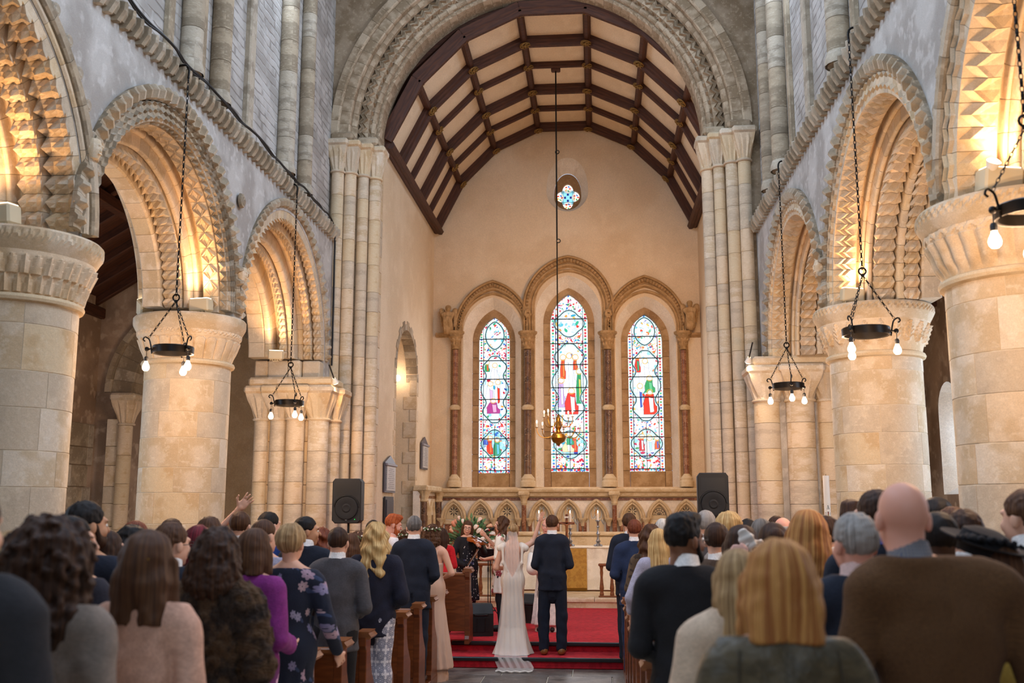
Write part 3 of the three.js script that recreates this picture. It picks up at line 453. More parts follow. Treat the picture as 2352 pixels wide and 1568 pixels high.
{
  const f = struct('floor', 'grey flagstone floor of nave and aisles', [0, 0, 0], 0, 'floor');
  mesh('bed', cboxAt(18, 0.2, 30, -1.2, -0.112, -9, 0.01), mMortar, f);
  // flagstones laid in the centre aisle
  let z = -13.6, k = 0; while (z < -9.2) { const d = 0.55; let x = -2.05 - (k % 2) * 0.3; while (x < 0.42) { const wd = [0.72, 0.9, 0.8][Math.floor(rnd() * 3)]; const a = Math.max(x, -2.05), b = Math.min(x + wd, 0.42); if (b - a > 0.1) addBox('flagstone', +(b - a - 0.012).toFixed(3), 0.03, d - 0.012, (a + b) / 2, -0.015, z + d / 2, pick(mSlab), f, 0.004); x += wd; } z += d; k++; }
  const st = struct('chancel_steps', 'red carpeted chancel steps with black nosings', [0, 0, 0], 0, 'steps');
  mesh('lower_tread', cboxAt(4.6, Y1, 4.6, -0.95, Y1 / 2, STEP0 - 2.3, 0.01), mCarpet, st);
  mesh('upper_tread', cboxAt(7.1, Y2, 5.2, -0.93, Y2 / 2, STEP1 - 2.6, 0.01), mCarpet, st);
  const a = mesh('nosing', cbox(2.55, 0.05, 0.05, 0.012), mNosing, st); a.position.set(-0.83, Y1 - 0.022, STEP0 + 0.012);
  const b = mesh('nosing', cbox(2.4, 0.055, 0.05, 0.012), mNosing, st); b.position.set(-0.85, Y2 - 0.024, STEP1 + 0.012);
  const sa = struct('sanctuary_step', 'pale stone sanctuary step behind the red carpet', [0, 0, 0], 0, 'step');
  mesh('slab', cboxAt(6.5, Y3 - 0.06, 5.3, -0.73, (Y3 - 0.06) / 2, SANCT - 2.65, 0.01), mCarvedPale, sa);
  for (let i = 0; i < 5; i++) { const m = mesh('kerb_stone', fin(extrude(poly([[0, 0], [0.3, 0], [0.3, 0.075], [0.03, 0.075], [0.008, 0.06], [0, 0.035]]), 1.29)).rotateY(-Math.PI / 2), stones[5], sa); m.position.set(-3.98 + 1.3 * (i + 1), Y3 - 0.075, SANCT + 0.03); m.rotation.y = 0; m.geometry.rotateY(Math.PI); m.position.x -= 1.3; m.geometry.translate(0, 0, 0); }
  mesh('paving', cboxAt(6.5, 0.06, 5.0, -0.73, Y3 - 0.03, SANCT - 2.8, 0.01), mCarvedPale, sa);
}
// ---------------------------------------------------------------- implicit surfaces (surface nets)
// prims: {lo,hi,f(x,y,z)} joined by a smooth minimum of width k; mod(x,y,z,d) may change the result; returns an indexed geometry
function netField(prims, cell, k = 0.03, mod = null, pad = 2.5) {
  const lo = [1e9, 1e9, 1e9], hi = [-1e9, -1e9, -1e9];
  for (const p of prims) for (let a = 0; a < 3; a++) { lo[a] = Math.min(lo[a], p.lo[a]); hi[a] = Math.max(hi[a], p.hi[a]); }
  for (let a = 0; a < 3; a++) { lo[a] -= cell * pad; hi[a] += cell * pad; }
  const N = [0, 1, 2].map((a) => Math.ceil((hi[a] - lo[a]) / cell) + 1), [nx, ny, nz] = N, F = new Float32Array(nx * ny * nz).fill(1);
  for (const p of prims) {
    const m = k + cell * 3, i0 = [0, 1, 2].map((a) => Math.max(0, Math.floor((p.lo[a] - m - lo[a]) / cell))), i1 = [0, 1, 2].map((a) => Math.min(N[a] - 1, Math.ceil((p.hi[a] + m - lo[a]) / cell)));
    for (let z = i0[2]; z <= i1[2]; z++) for (let y = i0[1]; y <= i1[1]; y++) for (let x = i0[0]; x <= i1[0]; x++) {
      const o = x + nx * (y + ny * z), d = p.f(lo[0] + x * cell, lo[1] + y * cell, lo[2] + z * cell), e = F[o], kk = p.k ?? k;
      if (p.cut) { F[o] = Math.max(e, -d); continue; }
      if (e >= 1) { F[o] = Math.min(d, 0.999); continue; }
      const h = Math.max(kk - Math.abs(d - e), 0) / kk; F[o] = Math.min(d, e) - h * h * kk * 0.25;
    }
  }
  if (mod) for (let z = 0; z < nz; z++) for (let y = 0; y < ny; y++) for (let x = 0; x < nx; x++) { const o = x + nx * (y + ny * z); if (Math.abs(F[o]) < 0.07) F[o] = mod(lo[0] + x * cell, lo[1] + y * cell, lo[2] + z * cell, F[o]); }
  const id = new Int32Array(nx * ny * nz).fill(-1), pos = [], idx = [];
  for (let z = 0; z < nz - 1; z++) for (let y = 0; y < ny - 1; y++) for (let x = 0; x < nx - 1; x++) {
    const o = x + nx * (y + ny * z); let mask = 0; const v = [];
    for (let c = 0; c < 8; c++) { const q = F[o + (c & 1) + nx * ((c >> 1 & 1) + ny * (c >> 2))]; v.push(q); if (q < 0) mask |= 1 << c; }
    if (mask === 0 || mask === 255) continue;
    let sx = 0, sy = 0, sz = 0, n = 0;
    for (let c = 0; c < 8; c++) for (const b of [1, 2, 4]) { if (c & b) continue; const a0 = v[c], a1 = v[c | b]; if ((a0 < 0) === (a1 < 0)) continue; const t = a0 / (a0 - a1); sx += (c & 1) + (b === 1 ? t : 0); sy += (c >> 1 & 1) + (b === 2 ? t : 0); sz += (c >> 2) + (b === 4 ? t : 0); n++; }
    id[o] = pos.length / 3; pos.push(lo[0] + (x + sx / n) * cell, lo[1] + (y + sy / n) * cell, lo[2] + (z + sz / n) * cell);
  }
  const step = [1, nx, nx * ny];
  for (let z = 1; z < nz - 1; z++) for (let y = 1; y < ny - 1; y++) for (let x = 1; x < nx - 1; x++) {
    const o = x + nx * (y + ny * z);
    for (let a = 0; a < 3; a++) { const e = F[o] < 0, f = F[o + step[a]] < 0; if (e === f) continue; const b = step[(a + 1) % 3], c = step[(a + 2) % 3], A = id[o], B = id[o - b], C = id[o - b - c], D = id[o - c]; if (A < 0 || B < 0 || C < 0 || D < 0) continue; if (e) idx.push(A, B, C, A, C, D); else idx.push(A, C, B, A, D, C); }
  }
  const g = new THREE.BufferGeometry(); g.setAttribute('position', new THREE.Float32BufferAttribute(pos, 3)); g.setIndex(idx); g.computeVertexNormals(); return g;
}
function cap(a, b, r0, r1 = r0, k, sq = 1) { // tapered capsule; sq flattens it along z
  const [ax, ay, az] = a, bx = b[0] - ax, by = b[1] - ay, bz = b[2] - az, l2 = bx * bx + by * by + bz * bz || 1e-9, R = Math.max(r0, r1);
  return { k, lo: [0, 1, 2].map((i) => Math.min(a[i], b[i]) - R), hi: [0, 1, 2].map((i) => Math.max(a[i], b[i]) + R), f(x, y, z) { const px = x - ax, py = y - ay, pz = z - az; let t = (px * bx + py * by + pz * bz) / l2; t = t < 0 ? 0 : t > 1 ? 1 : t; const dx = px - bx * t, dy = py - by * t, dz = (pz - bz * t) * sq; return Math.sqrt(dx * dx + dy * dy + dz * dz) - (r0 + (r1 - r0) * t); } };
}
function ell(c, r, k, cut) { const [cx, cy, cz] = c, [a, b, d] = r, m = Math.min(a, b, d); return { k, cut, lo: [cx - a, cy - b, cz - d], hi: [cx + a, cy + b, cz + d], f(x, y, z) { const p = (x - cx) / a, q = (y - cy) / b, s = (z - cz) / d, e = Math.sqrt(p * p + q * q + s * s); const g = Math.sqrt(p * p / (a * a) + q * q / (b * b) + s * s / (d * d)) || 1e-6; return e < 0.2 ? (e - 1) * m : e * (e - 1) / g; } }; }
function projUV(g, kx = 1) { const p = g.attributes.position, uv = new Float32Array(p.count * 2); for (let i = 0; i < p.count; i++) { uv[2 * i] = Math.atan2(p.getX(i), p.getZ(i)) * 0.2 * kx; uv[2 * i + 1] = p.getY(i); } g.setAttribute('uv', new THREE.BufferAttribute(uv, 2)); return g; }

// ================================================================ STRUCTURE: chancel
const ZC = -24, CX = -0.735, CHL = -4.0, CHR = 2.53, PLATE = 9.0;
const E = (px, py) => { const p = atD(px, py, -ZC); return [p.x, p.y]; };
// roof: seven boarded facets on ribs and purlins
{
  const half = [[0.655, 11.62], [1.775, 11.1], [2.66, 10.21], [3.265, 9.02]];
  const V = [...half.slice().reverse().map(([x, y]) => [CX - x, y]), ...half.map(([x, y]) => [CX + x, y])];
  const Zs = [-24, -22.8, -21.6, -20.4, -19.2, -18.0, -17.85], c = struct('ceiling', 'chancel barrel roof of plaster panels between dark carved timbers', [0, 0, 0], 0, 'ceiling');
  const beam = (name, a, b, w, d, mat, n) => { // a timber from a to b, hanging d below the panels; n is the outward normal
    const A = new THREE.Vector3(...a), B = new THREE.Vector3(...b), dir = B.clone().sub(A), len = dir.length(); const m = mesh(name, timber(w, d, +len.toFixed(2)), mat, c); const z = dir.normalize(), y = new THREE.Vector3(...n).normalize(), x = y.clone().cross(z); m.quaternion.setFromRotationMatrix(new THREE.Matrix4().makeBasis(x, y, z)); m.position.copy(A).add(B).multiplyScalar(0.5); return m; };
  const geos = new Map(), timber = (w, d, len) => { const k = [w, d, len].join(); if (!geos.has(k)) geos.set(k, fin(extrude(poly([[-w / 2, 0.05], [-w / 2, -d * 0.4], [-w * 0.36, -d * 0.55], [-w * 0.36, -d * 0.75], [-w * 0.2, -d], [w * 0.2, -d], [w * 0.36, -d * 0.75], [w * 0.36, -d * 0.55], [w / 2, -d * 0.4], [w / 2, 0.05]]), len).translate(0, 0, -len / 2))); return geos.get(k); };
  for (let i = 0; i < 7; i++) {
    const [x0, y0] = V[i], [x1, y1] = V[i + 1], mx = (x0 + x1) / 2 - CX, nx = -(y1 - y0), ny = x1 - x0, nl = Math.hypot(nx, ny), n = [nx / nl, ny / nl, 0], len = nl;
    for (let j = 0; j < 6; j++) { const d = Zs[j + 1] - Zs[j], m = mesh('roof_panel', cbox(+(len + 0.02).toFixed(2), 0.05, +d.toFixed(2), 0.005), mPlaster, c); m.position.set((x0 + x1) / 2 + n[0] * 0.03, (y0 + y1) / 2 + n[1] * 0.03, (Zs[j] + Zs[j + 1]) / 2); m.rotation.z = Math.atan2(y1 - y0, x1 - x0); }
    for (let j = 0; j < 7; j++) { const big = j % 2 === 0, w = big ? 0.19 : 0.12, d = big ? 0.2 : 0.12; beam(big ? 'principal_rib' : 'common_rib', [x0, y0, Zs[j] + (j ? 0 : 0.1)], [x1, y1, Zs[j] + (j ? 0 : 0.1)], w, d, mBeam, n); }
    if (i > 0) { const [xa, ya] = V[i], ang = [xa - CX, ya - 7.6, 0]; for (let j = 0; j < 6; j++) beam('purlin', [xa, ya, Zs[j]], [xa, ya, Zs[j + 1]], 0.15, 0.15, mBeam, ang); }
  }
  for (const s of [-1, 1]) beam('wall_plate', [CX + s * 3.25, 8.98, -24], [CX + s * 3.25, 8.98, -17.85], 0.22, 0.24, mBeam, [s, 0.6, 0]);
  // gilded foliage bosses under the crossings
  const petals = []; for (let k = 0; k < 6; k++) { const a = k / 6 * TAU; petals.push(new THREE.TorusGeometry(0.04, 0.012, 5, 9).rotateX(Math.PI / 2 + 0.4).translate(0.062, 0, 0).rotateY(a)); } petals.push(new THREE.SphereGeometry(0.03, 8, 6), new THREE.TorusGeometry(0.1, 0.012, 5, 16).rotateX(Math.PI / 2).translate(0, 0.02, 0));
  const boss = fin(merge(petals), 0.6);
  for (let i = 1; i < 7; i++) for (let j = 0; j < 6; j++) { const [x, y] = V[i], nx = CX - x, ny = 7.6 - y, l = Math.hypot(nx, ny), h = j % 2 ? 0.15 : 0.22, m = mesh('boss', boss, mGilt, c); m.position.set(x + nx / l * h, y + ny / l * h, Zs[j] + (j ? 0.09 : 0.16)); m.quaternion.setFromUnitVectors(new THREE.Vector3(0, -1, 0), new THREE.Vector3(nx / l, ny / l, 0)); }
  mesh('roof_boarding', fin(extrude(poly([[CX - 3.9, 8.9], ...V.map(([x, y]) => [CX + (x - CX) * 1.05, y + 0.1]), [CX + 3.9, 8.9], [CX + 3.9, 12.6], [CX - 3.9, 12.6]]), 6.1).translate(0, 0, -24)), mBeamDark, c);
}
// side walls of the chancel; the one with recesses has two arched openings with quoins
{
  const w = struct('wall_chancel_side', 'plastered chancel side wall with arched openings and memorial tablets', [CHL, 0, 0], Math.PI / 2, 'wall');
  const a0 = -atX(907, 1000, CHL).z, a1 = -atX(955, 1000, CHL).z, sp = atX(915, 850, CHL).y, c = (a0 + a1) / 2, r = (a1 - a0) / 2;
  const sh = poly([[17.88, 0], [24, 0], [24, 9.1], [17.88, 9.1]]);
  const apex = atX(930, 752, CHL).y, holes = [[c, r, sp, apex]];
  for (const [cc, rad, s, ap] of holes) { const h = new THREE.Path(), n = 12; h.moveTo(cc - rad, 0.2); h.lineTo(cc + rad, 0.2); for (let i = 0; i <= 2 * n; i++) { const a = i / (2 * n) * Math.PI; h.lineTo(cc + rad * Math.cos(a), s + (ap - s) * Math.sin(a)); } h.closePath(); sh.holes.push(h); }
  mesh('plaster', fin(extrude(sh, 0.8, 0, 8).translate(0, 0, -0.8)), mPlaster, w);
  // quoin stones round the openings: flush dressed stones, slightly proud of the plaster
  for (const [cc, rad, s, ap] of holes) {
    let y = 0.5, k = 0; while (y < s - 0.1) { const h = [0.3, 0.36, 0.27][k % 3]; for (const e of [-1, 1]) { const wd = k % 2 ? 0.22 : 0.12; addBox('quoin', wd, h - 0.01, k % 2 ? 0.16 : 0.3, cc + e * (rad + wd / 2 - 0.02), y + h / 2, k % 2 ? -0.07 : -0.14, k % 3 ? stones[1] : stones[5], w, 0.008); } y += h; k++; }
    const n = 17; for (let i = 0; i < n; i++) { const t0 = i / n * Math.PI, t1 = (i + 1) / n * Math.PI, q = i % 2 ? 0.1 : 0.16, P = (t, k2) => [cc + (rad + k2) * Math.cos(t), s + (ap - s + k2 * 1.1) * Math.sin(t)]; mesh('quoin', fin(extrude(poly([P(t0 + 0.01, -0.015), P(t1 - 0.01, -0.015), P(t1 - 0.01, q), P(t0 + 0.01, q)]), 0.25).translate(0, 0, -0.235)), mGreyStone[i % 3], w); }
    addBox('sill_wall', rad * 2, 0.25, 0.8, cc, 0.12, -0.4, mWhiteWall, w, 0.01);
  }
  // side chapel wall seen through the openings
  const n2 = struct('wall_north_chapel', 'pale plaster wall of the side chapel seen through chancel openings', [-9.1, 0, 0], Math.PI / 2, "wall"); mesh("plaster", fin(extrude(poly([[17.4, 0], [24, 0], [24, 8], [17.4, 8]]), 0.3).translate(0, 0, -0.3)), mWhiteWall, n2);
  mesh("end_wall", cboxAt(0.3, 8, 4.4, 22.6, 4, 2.1, 0.01), mWhiteWall, n2); mesh("roof", cboxAt(6.7, 0.2, 4.5, 20.7, 8.0, 2.1, 0.01), mWhiteWall, n2);
  const w2 = struct('wall_chancel_far_side', 'plastered chancel side wall mostly hidden by the arch jamb', [CHR, 0, 0], -Math.PI / 2, 'wall'); mesh('plaster', fin(extrude(poly([[-24, 0], [-17.88, 0], [-17.88, 9.1], [-24, 9.1]]), 0.6).translate(0, 0, -0.6)), mPlaster, w2);
}
// ---- end wall with three lancets and a quatrefoil
function lancet(x, hw, y0, ys, ya, n = 14) { // outline of a pointed opening from the lower corner round to the other, as points
  const h = ya - ys, c = Math.max(0, (h * h - hw * hw) / (2 * hw)), R = hw + c, P = [[x - hw, y0], [x - hw, ys]], a1 = Math.atan2(h, c);
  for (let i = 1; i <= n; i++) { const a = a1 * i / n; P.push([x + c - R * Math.cos(a), ys + R * Math.sin(a)]); }
  for (let i = n - 1; i >= 0; i--) { const a = a1 * i / n; P.push([x - c + R * Math.cos(a), ys + R * Math.sin(a)]); }
  P.push([x + hw, y0]); return P;
}
const SILL = E(1305, 1118)[1];
const lights3 = [[1131, 1095, 1168, 722, 1085, 1080, 1180, 705, 1060, 1197, 683], [1307, 1263, 1351, 668, 1082, 1247, 1367, 655, 1232, 1385, 632], [1486, 1445, 1526, 715, 1081, 1430, 1543, 700, 1418, 1558, 680]].map((q) => {
  const gx0 = E(q[1], 900)[0], gx1 = E(q[2], 900)[0], x = (gx0 + gx1) / 2; return { x, gw: (gx1 - gx0) / 2, ga: E(q[0], q[3])[1], gb: E(q[0], q[4])[1], fw: (E(q[6], 900)[0] - E(q[5], 900)[0]) / 2, fa: E(q[0], q[7])[1], sw: (E(q[9], 900)[0] - E(q[8], 900)[0]) / 2, sa: E(q[0], q[10])[1] };
});
for (const l of lights3) l.ys = l.ga - 1.62 * l.gw;
const wallE = struct('wall_east', 'warm plastered end wall of the chancel around the stained glass', [0, 0, ZC], 0, 'wall');
{
  const sh = poly([[CHL - 0.6, 0], [CHR + 0.6, 0], [CHR + 0.6, 12.4], [CHL - 0.6, 12.4]]);
  for (const l of lights3) { const h = new THREE.Path(); lancet(l.x, l.sw, SILL, l.sa - 1.24 * l.sw, l.sa).forEach((p, i) => (i ? h.lineTo(...p) : h.moveTo(...p))); h.closePath(); sh.holes.push(h); }
  const q = E(1303, 440), qr = E(1351, 440)[0] - q[0], hq = new THREE.Path(), apx = E(1303, 362)[1] - q[1]; const qo = []; for (let i = 0; i < 40; i++) { const a = i / 40 * TAU, p = [q[0] + qr * Math.cos(a), q[1] + (Math.sin(a) > 0 ? apx * Math.pow(Math.sin(a), 0.85) : qr * 0.98 * Math.sin(a))]; qo.push(p); i ? hq.lineTo(...p) : hq.moveTo(...p); } hq.closePath(); sh.holes.push(hq);
  mesh('plaster', fin(extrude(sh, 0.9, 0, 16).translate(0, 0, -0.9)), mPlaster, wallE);
  // splayed white reveals, stone frames built of blocks, sill stones
  for (const l of lights3) {
    const A = lancet(l.x, l.sw, SILL, l.sa - 1.24 * l.sw, l.sa), B = lancet(l.x, l.fw, SILL, l.ys, l.fa), G = lancet(l.x, l.gw, l.gb, l.ys, l.ga);
    const P = []; for (let i = 0; i + 1 < A.length; i++) { const a = [...A[i], 0], b = [...A[i + 1], 0], c = [...B[i + 1], -0.3], d = [...B[i], -0.3]; P.push(...a, ...b, ...c, ...a, ...c, ...d); }
    mesh('splay', fin(fromTris(P), 0.3), mWhiteWall, wallE);
    // frame: jamb blocks and arch blocks
    const jb = 9, y0 = SILL, hh = (l.ys - y0) / jb; for (let i = 0; i < jb; i++) for (const s of [-1, 1]) { const m = mesh('frame_stone', cbox(+(l.fw - l.gw).toFixed(3), +(hh - 0.006).toFixed(3), 0.4, 0.008), pick(mBrownStone), wallE); m.position.set(l.x + s * (l.fw + l.gw) / 2, y0 + (i + 0.5) * hh, -0.5); }
    for (let i = 1; i + 1 < B.length - 1; i += 4) { const e = Math.min(i + 4, B.length - 2), out = B.slice(i, e + 1), inn = G.slice(i, e + 1).reverse(); mesh('frame_stone', fin(extrude(poly([...out, ...inn]), 0.4).translate(0, 0, -0.7)), pick(mBrownStone), wallE); }
    addBox('sill_stone', l.gw * 2 - 0.01, l.gb - SILL, 0.12, l.x, (l.gb + SILL) / 2, -0.38, mBrownStone[2], wallE, 0.01);
    addBox('backing', l.sw * 2, 0.1, 0.6, l.x, SILL - 0.06, -0.35, mBrownStone[1], wallE, 0.01);
  }
  // quatrefoil recess
  const inn = qo.map(([x, y]) => [q[0] + (x - q[0]) * 0.66, q[1] - 0.02 + (y - q[1]) * 0.68]); const P = []; for (let i = 0; i < qo.length; i++) { const j = (i + 1) % qo.length, a = [...qo[i], 0], b = [...qo[j], 0], c = [...inn[j], -0.35], d = [...inn[i], -0.35]; P.push(...a, ...b, ...c, ...a, ...c, ...d); }
  mesh('splay', fin(fromTris(P), 0.3), mWhiteWall, wallE);
  const lob = (k) => { const s = poly(inn.map(([x, y]) => [x, y])), h = new THREE.Path(); for (let i = 0; i <= 64; i++) { const a = i / 64 * TAU, rad = quat(a) * k, p = [q[0] + rad * Math.cos(a), q[1] + 0.0 + rad * 1.12 * Math.sin(a)]; i ? h.lineTo(...p) : h.moveTo(...p); } s.holes.push(h); return s; };
  mesh('quatrefoil_frame', fin(extrude(lob(1), 0.3).translate(0, 0, -0.68)), mBrownStone[1], wallE);
  wallE.userData.q = undefined;
  var QUAT = { x: q[0], y: q[1] };
}
function quat(a) { const c = Math.abs(Math.cos(2 * a)); return 0.2 + 0.1 * Math.pow(c, 1.2); }
// ---- stained glass: flat painted glass with leads and iron bars
function paintGlass(W, H, seedv, centre, shape) {
  const cv = document.createElement('canvas'); cv.width = W; cv.height = H; const x = cv.getContext('2d'); const R = ((s) => () => { s = (s * 1103515245 + 12345) & 0x7fffffff; return s / 0x7fffffff; })(seedv);
  const reds = ['#d1122e', '#b80f3a', '#e23318', '#c21d5a'], blues = ['#2fa8cf', '#1b3fb0', '#58c4dc', '#2a6fd0'], greens = ['#1fa06a', '#2bb890', '#3c9a4c'], golds = ['#f0a23a', '#e8c25a', '#e0702a'], pale = ['#ffffff', '#f3fbff', '#e4f6ff', '#fff7ee', '#d6f0f6'];
  const P = (a) => a[Math.floor(R() * a.length)];
  x.fillStyle = '#eaf6ff'; x.fillRect(0, 0, W, H);
  const m = W * 0.13;
  // scrollwork ground
  for (let i = 0; i < H * 0.9; i++) { const px = m + R() * (W - 2 * m), py = R() * H; x.fillStyle = R() < 0.4 ? P(reds) : R() < 0.4 ? P(blues) : R() < 0.3 ? P(greens) : R() < 0.4 ? P(golds) : P(pale); x.beginPath(); x.ellipse(px, py, 2 + R() * W * 0.035, 2 + R() * W * 0.025, R() * 3, 0, 7); x.fill(); }
  x.lineWidth = W * 0.018; for (let i = 0; i < H / W * 16; i++) { x.strokeStyle = R() < 0.75 ? '#ffffff' : P(golds); const px = W / 2 + (R() < 0.5 ? -1 : 1) * (0.1 + R() * 0.22) * W, py = R() * H; x.beginPath(); x.arc(px, py, W * (0.05 + R() * 0.07), R() * 6, R() * 6 + 4); x.stroke(); }
  // borders of small squares
  for (const sx of [0, W - m]) { x.fillStyle = '#f6fcff'; x.fillRect(sx, 0, m, H); for (let y = 0; y < H; y += W * 0.085) { x.fillStyle = R() < 0.5 ? P(reds) : R() < 0.6 ? P(blues) : P(greens); x.fillRect(sx + m * 0.28, y, m * 0.45, W * 0.045); x.fillStyle = R() < 0.5 ? '#9fd8e8' : P(golds); x.fillRect(sx + m * 0.35, y + W * 0.05, m * 0.3, W * 0.02); } x.strokeStyle = '#10203a'; x.lineWidth = W * 0.012; x.beginPath(); x.moveTo(sx ? sx : m, 0); x.lineTo(sx ? sx : m, H); x.stroke(); }
  for (let px = 0; px < W; px += W * 0.085) { x.fillStyle = R() < 0.5 ? P(reds) : P(blues); x.fillRect(px, H - W * 0.07, W * 0.05, W * 0.045); }
  const path = (p) => { x.beginPath(); p.forEach(([a, b], i) => (i ? x.lineTo(a * W, b * H) : x.moveTo(a * W, b * H))); x.closePath(); };
  const blob = (c, pts) => { x.fillStyle = c; x.beginPath(); pts.forEach(([a, b], i) => (i ? x.quadraticCurveTo(pts[i - 1][0] * W + (R() - 0.5) * 6, b * H, a * W, b * H) : x.moveTo(a * W, b * H))); x.closePath(); x.fill(); x.strokeStyle = 'rgba(20,30,60,0.55)'; x.lineWidth = W * 0.008; x.stroke(); };
  for (const md of shape) {
    const pts = md.path; path(pts); x.save(); x.clip();
    const [bx0, by0, bx1, by1] = md.box; const g = x.createLinearGradient(0, by0 * H, 0, by1 * H); x.fillStyle = md.ground; x.fillRect(bx0 * W, by0 * H, (bx1 - bx0) * W, (by1 - by0) * H);
    for (let i = 0; i < (md.figs.length ? 95 : 70); i++) { x.fillStyle = R() < 0.5 ? P(pale) : R() < 0.35 ? '#8fdcec' : R() < 0.3 ? P(blues) : R() < 0.4 ? P(reds) : R() < 0.5 ? P(greens) : P(golds); x.beginPath(); x.ellipse((bx0 + R() * (bx1 - bx0)) * W, (by0 + R() * (by1 - by0)) * H, W * (0.012 + R() * 0.045), W * (0.02 + R() * 0.05), R() * 3, 0, 7); x.fill(); x.strokeStyle = 'rgba(20,40,70,0.4)'; x.lineWidth = W * 0.006; x.stroke(); }
    if (!md.figs.length) { x.strokeStyle = '#ffffff'; x.lineWidth = W * 0.035; const mx = (bx0 + bx1) / 2 * W, my = (by0 + by1) / 2 * H; for (const q of [-1, 1]) for (const e of [-0.5, 0, 0.5]) { x.beginPath(); x.arc(mx + q * W * 0.1, my + e * (by1 - by0) * H * 0.55, W * 0.08, q > 0 ? 1.6 : -1.5, q > 0 ? 5 : 2); x.stroke(); } }
    // robed figures as plain patches of coloured glass
    for (const f of md.figs) { const [fx, fy, fw, fh, col, col2] = f; blob(col, [[fx - fw * 0.3, fy], [fx + fw * 0.3, fy], [fx + fw * 0.55, fy + fh * 0.6], [fx + fw * 0.5, fy + fh], [fx - fw * 0.5, fy + fh], [fx - fw * 0.55, fy + fh * 0.5]]); blob(col2, [[fx - fw * 0.1, fy + fh * 0.1], [fx + fw * 0.25, fy + fh * 0.2], [fx + fw * 0.3, fy + fh * 0.8], [fx, fy + fh * 0.9]]); x.fillStyle = '#fff3e4'; x.beginPath(); x.arc(fx * W, fy * H - W * 0.05, W * 0.055, 0, 7); x.fill(); x.strokeStyle = '#e6b04a'; x.lineWidth = W * 0.018; x.beginPath(); x.arc(fx * W, fy * H - W * 0.055, W * 0.08, 0, 7); x.stroke(); }
    x.restore(); path(pts); x.strokeStyle = '#7fd6e4'; x.lineWidth = W * 0.05; x.stroke(); x.strokeStyle = '#ffffff'; x.lineWidth = W * 0.03; x.stroke(); x.setLineDash([W * 0.03, W * 0.06]); x.strokeStyle = '#c8304a'; x.lineWidth = W * 0.02; x.stroke(); x.setLineDash([]);
  }
  const t = new THREE.CanvasTexture(cv); t.colorSpace = THREE.SRGBColorSpace; return t;
}
// outlines of the medallions, in fractions of the light's width and height (v down)
function medallion(cx, cy, rx, ry, kind) { const P = []; for (let i = 0; i < 72; i++) { const a = i / 72 * TAU; let k = 1; if (kind === 'quat') k = 0.86 + 0.16 * Math.abs(Math.cos(2 * a)) ** 1.5; if (kind === 'vesica') { const s = Math.sin(a), c = Math.cos(a); P.push([cx + rx * c * Math.sqrt(Math.abs(c)) ** 0.6, cy + ry * s]); continue; } if (kind === 'tall') { const s = Math.sin(a), c = Math.cos(a), y = s, w = 0.82 + 0.18 * Math.cos(y * Math.PI * 3.2); P.push([cx + rx * w * Math.sign(c) * Math.pow(Math.abs(c), 0.55), cy + ry * Math.sign(s) * Math.pow(Math.abs(s), 0.8)]); continue; } P.push([cx + rx * k * Math.cos(a), cy + ry * k * Math.sin(a)]); } return P; }
const glassSets = [
  { seed: 7, meds: [['vesica', 0.5, 0.115, 0.3, 0.09, '#dff2fb', []], ['tall', 0.5, 0.465, 0.44, 0.215, '#e2f3fb', [[0.5, 0.32, 0.25, 0.1, '#ffffff', '#f0f8ff'], [0.36, 0.44, 0.3, 0.16, '#ffffff', '#d9b8dc'], [0.6, 0.43, 0.22, 0.14, '#e8f4ff', '#dc3a1e'], [0.45, 0.55, 0.4, 0.07, '#b03a8a', '#e7a8cf'], [0.25, 0.3, 0.16, 0.05, '#2f9f5a', '#e26a2a']]], ['quat', 0.5, 0.815, 0.42, 0.088, '#a8dff0', [[0.35, 0.79, 0.2, 0.09, '#d8301c', '#f26a30'], [0.58, 0.8, 0.24, 0.09, '#2a9c74', '#58c0d8'], [0.22, 0.78, 0.14, 0.04, '#2f55c0', '#5f8ae0']]]] },
  { seed: 19, meds: [['quat', 0.5, 0.165, 0.4, 0.075, '#e6f6fc', []], ['tall', 0.5, 0.5, 0.46, 0.22, '#e2f3fb', [[0.5, 0.36, 0.34, 0.22, '#ffffff', '#f6fcff'], [0.33, 0.37, 0.14, 0.11, '#e8501e', '#f08a3a'], [0.66, 0.37, 0.12, 0.06, '#e04a1e', '#f0803a'], [0.76, 0.45, 0.16, 0.17, '#2a9c5c', '#d8d060'], [0.28, 0.5, 0.18, 0.14, '#c9a6dc', '#ffffff'], [0.55, 0.56, 0.34, 0.12, '#e0301c', '#ffffff']]], ['quat', 0.5, 0.85, 0.42, 0.075, '#b4e2f0', [[0.62, 0.81, 0.16, 0.08, '#dc3a1e', '#f07a38'], [0.45, 0.84, 0.3, 0.05, '#e8dcb0', '#ffffff'], [0.5, 0.8, 0.18, 0.05, '#30a070', '#58c0d8']]]] },
  { seed: 31, meds: [['vesica', 0.5, 0.105, 0.3, 0.09, '#dff2fb', []], ['tall', 0.5, 0.455, 0.44, 0.225, '#e2f3fb', [[0.5, 0.31, 0.36, 0.16, '#ffffff', '#f6fcff'], [0.28, 0.28, 0.16, 0.09, '#d8301c', '#2f9f6a'], [0.34, 0.47, 0.2, 0.14, '#ffffff', '#3a5fc0'], [0.62, 0.42, 0.28, 0.08, '#2fa05c', '#5fc48a'], [0.62, 0.51, 0.38, 0.13, '#dc2c16', '#ffffff']]], ['quat', 0.5, 0.825, 0.44, 0.09, '#bfe8f2', [[0.36, 0.79, 0.16, 0.08, '#c82838', '#ffffff'], [0.58, 0.8, 0.26, 0.08, '#ffffff', '#a8d8ec'], [0.8, 0.8, 0.14, 0.06, '#e0501c', '#2f55c0']]]] },
];
